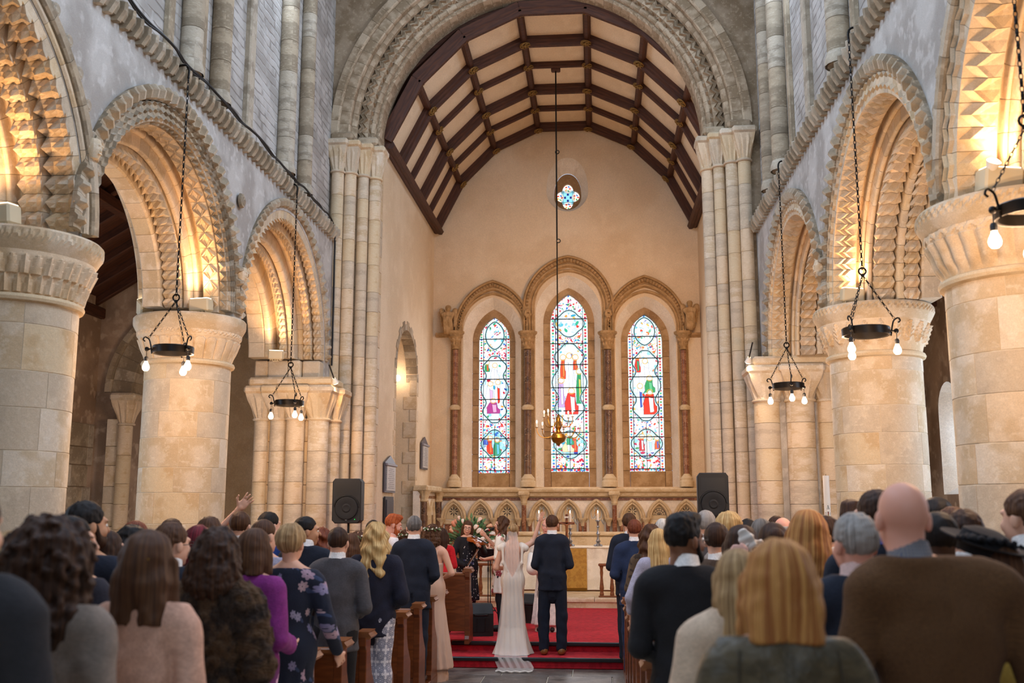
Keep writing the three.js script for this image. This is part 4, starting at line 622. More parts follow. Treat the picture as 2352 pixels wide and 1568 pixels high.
function glassMat(t, k = 1.22) { return new THREE.MeshStandardMaterial({ color: 0x6a7078, map: t, emissive: 0xffffff, emissiveMap: t, emissiveIntensity: k, roughness: 0.25 }); }
const mLead = std({ color: 0x141a24, roughness: 0.6, metalness: 0.3 });
lights3.forEach((l, n) => {
  const w = struct('window_' + (n + 1), ['tall stained glass lancet with kneeling figures, on the side of the wall tablets', 'tallest stained glass lancet in the middle, behind the brass chandelier', 'stained glass lancet with a red-robed figure, on the side of the tall speaker'][n], [l.x, 0, ZC - 0.52], 0, 'window');
  const H = l.ga - l.gb, W = l.gw * 2, set = glassSets[n], meds = set.meds.map(([k, cx, cy, rx, ry, ground, figs]) => ({ path: medallion(cx, cy, rx, ry, k), box: [cx - rx, cy - ry, cx + rx, cy + ry], ground, figs }));
  const tex = paintGlass(256, Math.round(256 * H / W), set.seed, n === 1, meds), mat = glassMat(tex), G = lancet(0, l.gw + 0.01, l.gb - 0.01, l.ys, l.ga + 0.01, 10);
  const cuts = [0, 0.02, 0.1, 0.22, 0.34, 0.47, 0.6, 0.72, 0.86, 1].map((t) => l.gb - 0.01 + (H + 0.02) * t);
  const halfAt = (y) => { if (y <= l.ys) return l.gw + 0.01; let best = 0; for (let i = 0; i + 1 < G.length / 2; i++) { const [xa, ya] = G[i], [xb, yb] = G[i + 1]; if (ya <= y && yb >= y && yb > ya) best = -(xa + (xb - xa) * (y - ya) / (yb - ya)); } return best; };
  for (let i = 0; i + 1 < cuts.length; i++) { // panes between the saddle bars
    const ys = []; for (let k = 0; k <= 6; k++) ys.push(cuts[i] + (cuts[i + 1] - cuts[i]) * k / 6); const sh = poly([...ys.map((y) => [-halfAt(y), y]), ...ys.slice().reverse().map((y) => [halfAt(y), y])]), g = new THREE.ShapeGeometry(sh), p = g.attributes.position, uv = g.attributes.uv;
    for (let k = 0; k < p.count; k++) uv.setXY(k, 0.5 + p.getX(k) / W, (p.getY(k) - l.gb) / H); mesh('pane', g, mat, w);
    if (i) addBox('saddle_bar', W, 0.022, 0.025, 0, cuts[i], 0.02, mLead, w, 0.004);
  }
  for (const s of [-1, 1]) addBox('lead_came', 0.014, H * 0.88, 0.014, s * l.gw * 0.73, l.gb + H * 0.44, 0.01, mLead, w, 0.003);
  addBox('lead_came', 0.014, H * 0.3, 0.014, 0, l.gb + H * 0.15 - (n === 1 ? 0.1 : 0), 0.004, mLead, w, 0.003);
  for (const m of meds) mesh('medallion_lead', tube(m.path.map(([a, b]) => [(a - 0.5) * W, l.ga - b * H, 0.012]), 0.011, 90, 5, true), mLead, w);
});
{
  const w = struct('window_11', 'small quatrefoil stained glass window high in the gable', [QUAT.x, QUAT.y, ZC - 0.5], 0, 'window');
  const cv = document.createElement('canvas'); cv.width = cv.height = 256; const x = cv.getContext('2d'); x.fillStyle = '#eef8ff'; x.fillRect(0, 0, 256, 256);
  x.fillStyle = '#8fdcee'; x.fillRect(70, 70, 116, 116); for (const [a, b] of [[128, 50], [128, 206], [50, 128], [206, 128]]) { x.fillStyle = '#fff4e6'; x.beginPath(); x.arc(a, b, 40, 0, 7); x.fill(); for (let k = 0; k < 5; k++) { x.fillStyle = ['#d8301c', '#2f9f5a', '#f0a83a', '#d8301c', '#2a6fd0'][k]; x.beginPath(); x.ellipse(a + Math.cos(k * 1.3) * 20, b + Math.sin(k * 1.3) * 20, 11, 6, k, 0, 7); x.fill(); } }
  for (const [a, b] of [[128, 100], [128, 156], [100, 128], [156, 128]]) { x.fillStyle = '#1b2f80'; x.fillRect(a - 10, b - 10, 20, 20); } x.strokeStyle = '#22304a'; x.lineWidth = 4; x.strokeRect(70, 70, 116, 116);
  const t = new THREE.CanvasTexture(cv); t.colorSpace = THREE.SRGBColorSpace; const s = new THREE.Shape(); for (let i = 0; i < 64; i++) { const a = i / 64 * TAU, r = quat(a) * 1.02, p = [r * Math.cos(a), r * 1.12 * Math.sin(a)]; i ? s.lineTo(...p) : s.moveTo(...p); } const g = new THREE.ShapeGeometry(s), p = g.attributes.position; for (let i = 0; i < p.count; i++) g.attributes.uv.setXY(i, 0.5 + p.getX(i) / 0.68, 0.5 + p.getY(i) / 0.76); mesh('pane', g, glassMat(t), w);
  for (const s2 of [-1, 1]) addBox('lead_came', 0.01, 0.36, 0.012, s2 * 0.12, 0, 0.01, mLead, w, 0.003), addBox('lead_came', 0.36, 0.01, 0.012, 0, s2 * 0.13, 0.01, mLead, w, 0.003);
}
// ---- moulded arches, shafts and angels round the lancets
function sweep(path, prof, wave) { // path: points; prof: [n,z] pairs, n measured outward from the path
  const rings = path.map((p, i) => { const a = path[Math.max(0, i - 1)], b = path[Math.min(path.length - 1, i + 1)], dx = b[0] - a[0], dy = b[1] - a[1], l = Math.hypot(dx, dy) || 1, nx = -dy / l, ny = dx / l; return prof.map(([n, z], k) => { const e = wave ? wave(i, k) : 0; return [p[0] + nx * n, p[1] + ny * n, z + e]; }); });
  return loft(rings, true);
}
{
  const t = struct('window_arcade', 'carved stone arcade of pointed arches and marble shafts framing the stained glass', [0, 0, ZC], 0, 'arcade');
  const springL = E(1131, 768)[1];
  const M = [[1122, 1035, 1210, 645, 1060, 1197, 683], [1305, 1200, 1410, 588, 1232, 1385, 632], [1495, 1400, 1590, 633, 1418, 1558, 680]];
  M.forEach((q, n) => {
    const l = lights3[n], ow = (E(q[2], 760)[0] - E(q[1], 760)[0]) / 2, xx = l.x, oa = E(q[0], q[3])[1], sy = springL, arcY = oa - (n === 1 ? 1.16 : 1.28) * ow, up = (hw, ya, n) => [[xx - hw, sy], ...lancet(xx, hw, sy, arcY, ya, n).slice(1, -1), [xx + hw, sy]], fine = (hw, ya) => up(hw, ya, 30);
    const iw = l.sw + 0.005, T = ow - iw;
    const outer = fine(ow, oa), mid = fine(iw + T * 0.55, l.sa + (oa - l.sa) * 0.55), inner = fine(iw + T * 0.25, l.sa + (oa - l.sa) * 0.25);
    mesh('hood_moulding', fin(sweep(outer, [[0, 0], [0, 0.12], [-0.03, 0.16], [-0.06, 0.13], [-0.07, 0.0]]), 0.4), mCarved, t);
    mesh('carved_band', fin(sweep(up(ow - 0.07, oa - 0.07, 60), [[0.0, 0], [0, 0.08], [-0.025, 0.1], [-0.06, 0.1], [-0.085, 0.06], [-0.085, 0]], (i, k) => (k === 2 || k === 3 ? (i % 3 === 0 ? 0.03 : -0.01) : 0)), 0.4), mCarved, t);
    mesh('roll_moulding', fin(sweep(mid, [[0.03, 0], [0.03, 0.05], [0.0, 0.09], [-0.03, 0.09], [-0.06, 0.05], [-0.06, 0]]), 0.6), mCarved, t);
    mesh('roll_moulding', fin(sweep(inner, [[0.03, 0], [0.03, 0.03], [0.01, 0.055], [-0.02, 0.055], [-0.045, 0.02], [-0.045, -0.02], [0, -0.02]]), 0.6), mCarved, t);
    mesh('backing_order', fin(sweep(fine(ow - 0.06, oa - 0.06), [[0, 0], [0, 0.035], [-(T * 0.93) + 0.05, 0.02], [-(T * 0.93) + 0.05, -0.01]]), 0.4), mCarved, t);
  });
  // shafts: carved side strips, marble column, capital, ring and base
  for (const [px, main] of [[1047, 0], [1213, 1], [1397, 1], [1571, 0]]) {
    const x = E(px, 900)[0], y0 = SILL, y1 = E(px, 765)[1], yr = E(px, 937)[1], wv = main ? 0.34 : 0.26;
    addBox('backing_strip', wv, y1 - y0, 0.05, x, (y0 + y1) / 2, 0.0, mCarved, t, 0.01);
    const nb = 26; const leaf = merge([new THREE.TorusGeometry(0.022, 0.008, 4, 8), new THREE.SphereGeometry(0.009, 5, 4)]); const strip = []; for (const s of [-1, 1]) for (let i = 0; i < 60; i++) strip.push(leaf.clone().translate(x + s * wv * 0.4, y0 + 0.12 + (y1 - y0 - 0.5) * i / 60, 0.03)); const st = mesh('carved_strip', fin(merge(strip), 0.6), mCarved, t); st.userData.kind = 'stuff';
    const r = main ? 0.085 : 0.065, mb = main ? mMarbleDark : mMarbleRed;
    mesh('marble_shaft', fin(new THREE.CylinderGeometry(r, r, yr - y0 - 0.28, 18, 1, false).translate(x, (yr + y0 + 0.28) / 2, 0.12), 0.5), mb, t); mesh('marble_shaft', fin(new THREE.CylinderGeometry(r, r, y1 - yr - 0.45, 18).translate(x, (yr + y1 - 0.42) / 2, 0.12), 0.5), mb, t);
    mesh('shaft_ring', lathe([[r, -0.06], [r + 0.05, -0.05], [r + 0.07, 0.0], [r + 0.045, 0.04], [r + 0.02, 0.06], [r, 0.07]], 20).translate(x, yr, 0.12), mCarvedPale, t);
    mesh('shaft_base', lathe([[r + 0.1, 0], [r + 0.1, 0.12], [r + 0.07, 0.16], [r + 0.08, 0.2], [r + 0.03, 0.26], [r, 0.3]], 20).translate(x, y0, 0.12), mCarvedPale, t);
    const cg = carvedRing([[r, 0], [r + 0.025, 0.02], [r + 0.005, 0.05], [r + 0.02, 0.16], [r + 0.06, 0.26], [r + 0.09, 0.3]], 48, 18, (th, s) => (s > 0.25 ? 0.022 * Math.abs(Math.sin(th * 4)) + 0.012 * Math.sin(s * 20 + Math.cos(th * 8)) : 0)); cg.translate(x, y1 - 0.42, 0.12); mesh('shaft_capital', cg, mCarved, t);
    mesh('impost', lathe([[0.0, -0.12], [r + 0.09, -0.12], [r + 0.11, -0.07], [r + 0.15, -0.03], [r + 0.15, 0.02], [0, 0.03]], 8).translate(x, y1, 0.11), mCarved, t);
  }
  for (const [a, b] of [[1002, 1052], [1566, 1612]]) { const x0 = E(a, 770)[0], x1 = E(b, 770)[0], y = E(a, 770)[1]; mesh('impost_string', fin(extrude(poly([[0, -0.06], [-0.08, 0], [-0.1, 0.05], [0, 0.05]]), x1 - x0).rotateY(Math.PI / 2).rotateY(0).translate(0, 0, 0)).rotateY(0), mCarved, t).position.set(x0, y, 0); t.children[t.children.length - 1].scale.z = 1; }
  for (const px of [1213, 1397]) { const p = E(px, 722); const gs = []; for (let k = 0; k < 7; k++) { const a = k / 7 * TAU; gs.push(new THREE.SphereGeometry(0.045, 7, 5).scale(0.8, 1.3, 0.7).translate(Math.sin(a) * 0.06, Math.cos(a) * 0.07, 0.16)); } gs.push(new THREE.ConeGeometry(0.09, 0.22, 8).rotateX(Math.PI).translate(0, -0.12, 0.1)); mesh('leaf_corbel', fin(merge(gs), 0.7).translate(p[0], p[1], 0), mCarved, t); }
  // angels on the outer corbels
  for (const [px, py, s, lb] of [[1032, 736, 1, 'carved stone angel holding a book, perched beside the side-wall tablets'], [1583, 726, -1, 'carved stone angel perched by the arch shafts over the taller speaker']]) {
    const p = E(px, py), an = struct('angel_carving', lb, [p[0], p[1] - 0.28, ZC + 0.2], 0, 'carving');
    mesh('robe', fin(netField([cap([0, 0.02, 0], [0, 0.3, 0], 0.13, 0.1), cap([-0.06, 0.05, 0.06], [-0.05, 0.22, 0.12], 0.06, 0.06), cap([0.06, 0.05, 0.06], [0.05, 0.22, 0.12], 0.06, 0.06), cap([-0.1, 0.4, 0.02], [0.1, 0.4, 0.02], 0.055), cap([0, 0.3, 0], [0, 0.42, 0], 0.09, 0.07), cap([-0.13, 0.4, 0.02], [-0.08, 0.28, 0.1], 0.04), cap([0.13, 0.4, 0.02], [0.08, 0.28, 0.1], 0.04), cap([-0.08, 0.28, 0.1], [0, 0.3, 0.13], 0.03), cap([0.08, 0.28, 0.1], [0, 0.3, 0.13], 0.03)], 0.02, 0.03, (x, y, z, d) => d + 0.006 * Math.sin(x * 90)), 0.8), mCarved, an);
    mesh('head', fin(netField([ell([0, 0.53, 0.03], [0.06, 0.075, 0.065]), ell([0, 0.57, 0.0], [0.072, 0.06, 0.07]), ell([0, 0.525, 0.095], [0.012, 0.02, 0.014])], 0.012, 0.02), 0.8), mCarved, an);
    for (const e of [-1, 1]) mesh('wing', fin(netField([cap([e * 0.08, 0.42, -0.06], [e * 0.17, 0.52, -0.06], 0.05, 0.05, 0.03, 1.6), cap([e * 0.17, 0.5, -0.06], [e * 0.15, 0.1, -0.04], 0.06, 0.02, 0.03, 1.6)], 0.018, 0.03, (x, y, z, d) => d + 0.005 * Math.sin(y * 80)), 0.8), mCarved, an);
  }
}
// ---- dado with its blind arcade behind the altar
{
  const zf = ZC + 0.3, t = struct('reredos_arcade', 'carved reredos with pointed blind arches and marble colonnettes behind the altar', [0, 0, zf], 0, 'reredos');
  const q = (px, py) => { const p = atD(px, py, -zf); return [p.x, p.y]; }, x0 = q(1003, 1127)[0], x1 = q(1606, 1127)[0], yt = q(1300, 1122)[1], yb = Y3;
  addBox('back_panel', x1 - x0, yt - yb - 0.05, 0.2, (x0 + x1) / 2, (yt + yb) / 2 - 0.03, -0.2, mWhiteWall, t, 0.01);
  mesh('cornice', fin(extrude(poly([[0, -0.14], [-0.04, -0.12], [-0.06, -0.05], [-0.12, -0.02], [-0.13, 0.03], [-0.1, 0.06], [0.3, 0.06], [0.3, -0.14]]), x1 - x0).rotateY(-Math.PI / 2).rotateY(Math.PI)).translate(x0, yt - 0.05, 0), mCarvedPale, t);
  addBox('marble_band', x1 - x0, 0.06, 0.03, (x0 + x1) / 2, yt - 0.24, -0.09, mMarbleRed, t, 0.006);
  const tymp = (k) => { const cv = document.createElement('canvas'); cv.width = cv.height = 128; const c = cv.getContext('2d'); c.fillStyle = k === 2 ? '#cdb48c' : '#c9b48e'; c.fillRect(0, 0, 128, 128); c.strokeStyle = '#3a3026'; c.fillStyle = '#3a3026'; c.lineWidth = 4; if (k === 0) { for (let i = 0; i < 8; i++) { const a = i / 8 * TAU; c.beginPath(); c.ellipse(64 + Math.cos(a) * 26, 64 + Math.sin(a) * 26, 13, 5, a, 0, 7); c.fill(); } c.beginPath(); c.moveTo(64, 20); c.lineTo(64, 118); c.stroke(); } else if (k === 1) { for (let i = 0; i < 7; i++) { const a = Math.PI + i / 6 * Math.PI; c.beginPath(); c.moveTo(64, 92); c.lineTo(64 + Math.cos(a) * 54, 92 + Math.sin(a) * 60); c.stroke(); } for (const r of [18, 38, 56]) { c.beginPath(); c.arc(64, 92, r, Math.PI, 0); c.stroke(); } } else { c.strokeStyle = '#7d8a94'; c.lineWidth = 9; for (const [a, b] of [[64, 40], [64, 88], [40, 64], [88, 64]]) { c.beginPath(); c.arc(a, b, 22, 0, 7); c.stroke(); } c.strokeStyle = '#e8dcc4'; c.lineWidth = 4; for (const [a, b] of [[64, 40], [64, 88], [40, 64], [88, 64]]) { c.beginPath(); c.arc(a, b, 22, 0, 7); c.stroke(); } c.fillStyle = '#b98a4a'; c.beginPath(); c.arc(64, 64, 12, 0, 7); c.fill(); } const tx = new THREE.CanvasTexture(cv); tx.colorSpace = THREE.SRGBColorSpace; return std({ map: tx, roughness: 0.5 }); };
  const tm = [tymp(0), tymp(1), tymp(2)];
  const groups = [[1041, 1103, 1164], [1244, 1307, 1370], [1453, 1515, 1577]];
  groups.forEach((gx, gi) => gx.forEach((px, ai) => {
    const [cx, sy] = q(px, 1192), hw = (q(px + 31, 1192)[0] - cx), ap = q(px, 1145)[1], path = lancet(cx, hw - 0.01, yb + 0.05, sy, ap, 12);
    mesh('arch_moulding', fin(sweep(lancet(cx, hw - 0.012, sy, sy + 0.01, ap, 14).slice(1, -1), [[0, -0.1], [0, 0.03], [-0.03, 0.06], [-0.055, 0.05], [-0.07, 0.01], [-0.1, 0.03], [-0.12, 0.0], [-0.12, -0.1]]), 0.5), mCarvedPale, t);
    const iw = hw - 0.14, ia = ap - 0.14, face = lancet(0, iw, 0, 0.02, ia - sy, 8), g = new THREE.ShapeGeometry(poly(face)), p = g.attributes.position; for (let k = 0; k < p.count; k++) g.attributes.uv.setXY(k, 0.5 + p.getX(k) / (2 * iw), gi === 1 ? (p.getY(k) + 0.3) / 0.9 : p.getY(k) / (ia - sy) * 0.95);
    const f = mesh('tympanum', g, gi === 1 ? tm[2] : tm[ai % 2], t); f.position.set(cx, sy, -0.085);
    if (gi === 1) { addBox('mosaic_panel', iw * 2, sy - yb - 0.4, 0.02, cx, (sy + yb + 0.4) / 2, -0.09, tm[2], t, 0.004); } else { addBox('marble_panel', iw * 2 + 0.06, sy - yb - 0.5, 0.02, cx, (sy + yb + 0.25) / 2, -0.09, mMarbleRed, t, 0.004); addBox('inscribed_band', hw * 2 - 0.1, 0.1, 0.03, cx, sy - 0.07, -0.08, mCarvedPale, t, 0.01); }
  }));
  // colonnettes between the arches and taller ones between the groups
  for (const g of groups) for (const px of [g[0] - 31, g[1] - 31, g[1] + 31, g[2] + 31]) { const [cx, sy] = q(px, 1192), e = px === g[0] - 31 ? 0.05 : px === g[2] + 31 ? -0.05 : 0; for (const s of e ? [0] : [-1, 1]) { mesh('colonnette', fin(new THREE.CylinderGeometry(0.04, 0.04, sy - yb - 0.35, 12).translate(cx + e + s * 0.055, (sy + yb) / 2 + 0.1, 0.0), 0.5), mMarbleRed, t); mesh('colonnette_base', lathe([[0.07, 0], [0.07, 0.06], [0.045, 0.12], [0.04, 0.14]], 12).translate(cx + e + s * 0.055, yb + 0.2, 0), mCarvedPale, t); } mesh('colonnette_capital', lathe([[0.045, -0.16], [0.05, -0.14], [0.06, -0.08], [0.1, -0.03], [0.12, 0.0], [0.12, 0.03], [0, 0.03]], 8).translate(cx + e * 0.6, sy, 0.0), mCarvedPale, t); }
  for (const px of [1204, 1411]) { const [cx] = q(px, 1150), yc = q(px, 1150)[1]; mesh('tall_colonnette', fin(new THREE.CylinderGeometry(0.055, 0.055, yc - yb - 0.2, 14).translate(cx, (yc + yb) / 2, 0.08), 0.5), mMarbleRed, t); mesh('capital', carvedRing([[0.06, -0.04], [0.075, 0.0], [0.065, 0.02], [0.08, 0.1], [0.13, 0.18]], 40, 12, (th, s) => 0.018 * Math.abs(Math.sin(th * 4)) * s).translate(cx, yc - 0.05, 0.08), mCarvedPale, t); addBox('impost_block', 0.27, 0.09, 0.26, cx, yc + 0.17, 0.05, mCarvedPale, t, 0.02); }
  // return along the side wall
  const r = struct('side_arcade', 'short return of the carved dado along the chancel side wall', [CHL + 0.02, 0, 0], Math.PI / 2, 'dado'); const d0 = 21.6, d1 = -ZC - 0.25;
  addBox('panel', d1 - d0, yt - yb, 0.16, (d0 + d1) / 2, (yt + yb) / 2, 0.06, mWhiteWall, r, 0.01); addBox('cornice', d1 - d0 + 0.05, 0.13, 0.34, (d0 + d1) / 2, yt - 0.02, 0.14, mCarvedPale, r, 0.03); addBox('marble_band', d1 - d0, 0.06, 0.03, (d0 + d1) / 2, yt - 0.2, 0.14, mMarbleRed, r, 0.005);
  for (const u of [22.35, 23.1]) { mesh('arch_moulding', fin(sweep(lancet(u, 0.33, yb + 0.1, q(1041, 1192)[1], q(1041, 1147)[1], 12), [[0, 0.12], [0, 0.19], [-0.04, 0.2], [-0.07, 0.16], [-0.07, 0.12]]), 0.5), mCarvedPale, r); addBox('marble_panel', 0.4, 1.2, 0.02, u, 1.3, 0.15, mMarbleDark, r, 0.004); }
  for (const u of [d0 + 0.08, d1 - 0.05]) { mesh('colonnette', fin(new THREE.CylinderGeometry(0.07, 0.07, 1.75, 14).translate(u, yb + 0.9, 0.22), 0.5), mMarbleDark, r); mesh('capital', carvedRing([[0.07, 0], [0.1, 0.02], [0.08, 0.05], [0.1, 0.16], [0.15, 0.24]], 40, 12, (th, s) => 0.018 * Math.abs(Math.sin(th * 4)) * s).translate(u, yb + 1.75, 0.22), mCarvedPale, r); }
}
// ================================================================ STRUCTURE: aisles
{
  const a = struct('wall_aisle_left', 'brown weathered plaster wall of the aisle beyond the lozenge arch', [-9.1, 0, 0], Math.PI / 2, 'wall'); mesh('plaster', fin(extrude(poly([[-5, 0], [17.7, 0], [17.7, 6.0], [-5, 6.0]]), 0.4).translate(0, 0, -0.4)), mAislePlaster, a);
  let y = 0.2, k = 0; while (y < 3.3) { const h = [0.38, 0.32, 0.42][k % 3]; let u = 13.2 + (k % 2) * 0.3; while (u < 17.2) { const w = [0.7, 0.55, 0.8][Math.floor(rnd() * 3)]; addBox('stone_block', Math.min(w, 17.35 - u) - 0.012, h - 0.012, 0.06, u + Math.min(w, 17.35 - u) / 2, y + h / 2, 0.01, pick(mGreyStone), a, 0.008); u += w; } y += h; k++; }
  // end wall with an arch into the side chapel
  const e = struct('wall_aisle_end', 'aisle end wall with a rough round arch into the side chapel', [0, 0, -17.4], 0, 'wall'), ax = -7.15, r = 1.3, sy = 4.15;
  const sh = poly([[-9.3, 0], [ax - r, 0], [ax - r, sy], ...Array.from({ length: 25 }, (_, i) => { const t = Math.PI - i / 24 * Math.PI; return [ax + r * Math.cos(t), sy + r * Math.sin(t)]; }), [ax + r, sy], [ax + r, 0], [-4.6, 0], [-4.6, 8.5], [-9.3, 8.5]]); mesh('plaster', fin(extrude(sh, 0.5).translate(0, 0, -0.5)), mAislePlaster, e);
  const g = new THREE.Group(); g.name = 'arch_ring'; e.add(g); g.position.set(ax, sy, 0); ring(g, 'voussoir', rect(r - 0.04, r + 0.34, -0.03, 0.4, 0.02), 22, { mats: mGreyStone }); ring(g, 'voussoir', rect(r + 0.34, r + 0.46, -0.09, 0.0, 0.03), 22, { mats: mGreyStone });
  for (const s of [-1, 1]) { pier(e, 0.34, sy - 0.5, 0.3, ax + s * (r + 0.14), 0.05); drums(e, 0.13, sy - 0.62, ax + s * (r - 0.02), 0.16); cushion(e, ax + s * (r - 0.02), sy - 0.6, 0.14, 0.13, 0.42, 0.42); }
  // lean-to roofs of the aisles: boards on rafters
  const roof = (name, label, xi, yi, xo, yo, z0, z1) => { const t = struct(name, label, [0, 0, 0], 0, 'ceiling'), ang = Math.atan2(yi - yo, xi - xo), len = Math.hypot(xi - xo, yi - yo); const m = mesh('boarding', cbox(len, 0.06, z0 - z1, 0.005), mBeamDark, t); m.position.set((xi + xo) / 2, (yi + yo) / 2 + 0.12, (z0 + z1) / 2); m.rotation.z = ang; const gr = cbox(+len.toFixed(3), 0.16, 0.12, 0.015); for (let z = z1 + 0.2; z < z0; z += 0.62) { const q = mesh('rafter', gr, mBeam, t); q.position.set((xi + xo) / 2, (yi + yo) / 2 + 0.02, z); q.rotation.z = ang; } addBox('wall_plate', 0.16, 0.2, z0 - z1, xo - Math.sign(xo) * 0.1, yo - 0.14, (z0 + z1) / 2, mBeam, t, 0.02); addBox('purlin', 0.16, 0.2, z0 - z1, (xi + xo) / 2, (yi + yo) / 2 - 0.12, (z0 + z1) / 2, mBeam, t, 0.02); };
  roof('ceiling_aisle', 'dark lean-to rafters of the aisle behind the lozenge arch', -5.6, 7.9, -9.2, 5.75, 5.2, -17.4);
  roof('ceiling_aisle', 'dark lean-to rafters of the aisle behind the leaf capital', 3.8, 7.4, 5.9, 5.3, 5.2, -19.0);
  const b = struct('wall_aisle_right', 'plain plaster aisle wall with a deep-splayed window by the zigzag arch', [5.7, 0, 0], -Math.PI / 2, 'wall');
  const w0 = -atX(2206, 1000, 5.7).z, w1 = -atX(2160, 1000, 5.7).z, wy0 = atX(2180, 1135, 5.7).y, wy1 = atX(2180, 940, 5.7).y, wc = -(w0 + w1) / 2, wr = (w1 - w0) / 2 * 1.0;
  const sb = poly([[-19.2, 0], [5, 0], [5, 5.6], [-19.2, 5.6]]), h = new THREE.Path(); h.moveTo(wc - wr, wy0); h.lineTo(wc + wr, wy0); h.lineTo(wc + wr, wy1); h.absarc(wc, wy1, wr, 0, Math.PI); h.closePath(); sb.holes.push(h); mesh('plaster', fin(extrude(sb, 0.7).translate(0, 0, -0.7)), mAislePlaster, b);
  const sp = []; const O = [[wc - wr, wy0], [wc + wr, wy0], ...Array.from({ length: 13 }, (_, i) => [wc + wr * Math.cos(i / 12 * Math.PI), wy1 + wr * Math.sin(i / 12 * Math.PI)])]; const I = O.map(([x, y2]) => [wc + (x - wc) * 0.45, wy0 + 0.35 + (y2 - wy0) * 0.75]); for (let i = 0; i < O.length; i++) { const j = (i + 1) % O.length; sp.push(...O[i], 0.005, ...O[j], 0.005, ...I[j], -0.6, ...O[i], 0.005, ...I[j], -0.6, ...I[i], -0.6); } mesh('splay', fin(fromTris(sp), 0.3), mWhiteWall, b);
  const wn = struct('window_12', 'deep-splayed round-headed aisle window beyond the fluted capital column', [6.28, 0, 0], -Math.PI / 2, 'window'); mesh('pane', new THREE.ShapeGeometry(poly(I)), mSkyGlass, wn);
  rectLight(DAY, 4, 0.8, 1.2, [6.2, 3.0, wc], [3, 2.2, wc]);
  for (const [X, z, q, lb] of [[5.62, -7.4, -1, 'added unseen aisle window beside the fluted capital column'], [5.62, -11.6, -1, 'added unseen aisle window behind the leaf capital column'], [-8.98, -7.2, 1, 'added unseen aisle window beyond the leaf-scale capital column'], [-8.98, -11.2, 1, 'added unseen aisle window beyond the scalloped capital column']]) { const n = taken.get('addedaislewindow') ?? 13; taken.set('addedaislewindow', n + 1); const w3 = struct('window_' + n, lb, [X, 0, z], q * Math.PI / 2, 'window'), s3 = new THREE.Shape(); s3.moveTo(-0.5, 2); s3.lineTo(0.5, 2); s3.lineTo(0.5, 4); s3.absarc(0, 4, 0.5, 0, Math.PI); mesh('pane', new THREE.ShapeGeometry(s3, 10), mSkyGlass, w3); addBox('sill', 1.2, 0.1, 0.2, 0, 1.95, 0.0, STONE, w3, 0.02); rectLight(DAY, 12, 0.9, 2.2, [X + q * 0.05, 3.1, z], [X + q * 3, 2.4, z - 0.8]); }  // glowing panes out of view, added with their lights to fill the aisles
  const e2 = struct('wall_aisle_far', 'end wall of the aisle beyond the leaf capital', [0, 0, -19.0], 0, 'wall'); mesh('plaster', cboxAt(4, 8.5, 0.4, 4.9, 4.2, -0.2, 0.01), mAislePlaster, e2);
  const e3 = struct('wall_aisle_back', 'west walls closing the aisles', [0, 0, 5.4], 0, 'wall'); mesh('plaster', cboxAt(4, 8.5, 0.4, 5.5, 4.2, 0, 0.01), mAislePlaster, e3); mesh('plaster', cboxAt(4, 8.5, 0.4, -7.5, 4.2, 0, 0.01), mAislePlaster, e3);
  const e4 = struct('wall_chancel_outer', 'outer masonry joining aisles to chancel', [0, 0, 0], 0, 'wall'); mesh('masonry', cboxAt(0.8, 9, 2.2, 3.6, 4.5, -18.0, 0.01), mAislePlaster, e4);
  // carved transverse arch over the aisle behind the leaf capital
  const tv = struct('arch', 'rough dark cross arch spanning the aisle behind the leaf capital', [4.8, 4.6, -14.4], 0, 'arch'); ring(tv, 'voussoir', rect(0.85, 1.35, -0.2, 0.3, 0.05), 16, { mats: mGreyStone });
}
// ================================================================ LAMPS
const mBulb = new THREE.MeshStandardMaterial({ color: 0xfff2dc, emissive: new THREE.Color(1, 0.82, 0.56), emissiveIntensity: 9, roughness: 0.3 });
const mLens = new THREE.MeshStandardMaterial({ color: 0xfff2dc, emissive: new THREE.Color(1, 0.8, 0.52), emissiveIntensity: 6, roughness: 0.3 });
const bulbGeo = lathe([[0, -0.075], [0.02, -0.072], [0.034, -0.055], [0.038, -0.035], [0.032, -0.012], [0.02, 0.012], [0.015, 0.03]], 14, 1.2), socketGeo = lathe([[0.014, 0.025], [0.02, 0.028], [0.022, 0.06], [0.016, 0.075], [0.006, 0.08]], 10);
function chainGeo(a, b, link = 0.045, r = 0.0045) { const A = new THREE.Vector3(...a), B = new THREE.Vector3(...b), n = Math.max(2, Math.round(A.distanceTo(B) / (link * 0.8))), gs = []; const q = new THREE.Quaternion().setFromUnitVectors(new THREE.Vector3(0, 1, 0), B.clone().sub(A).normalize()); const base = new THREE.TorusGeometry(link * 0.42, r, 4, 8).scale(0.55, 1.15, 1); for (let i = 0; i < n; i++) { const g = base.clone(); if (i % 2) g.rotateY(Math.PI / 2); g.applyQuaternion(q); const p = A.clone().lerp(B, (i + 0.5) / n); gs.push(g.translate(p.x, p.y, p.z)); } return merge(gs); }
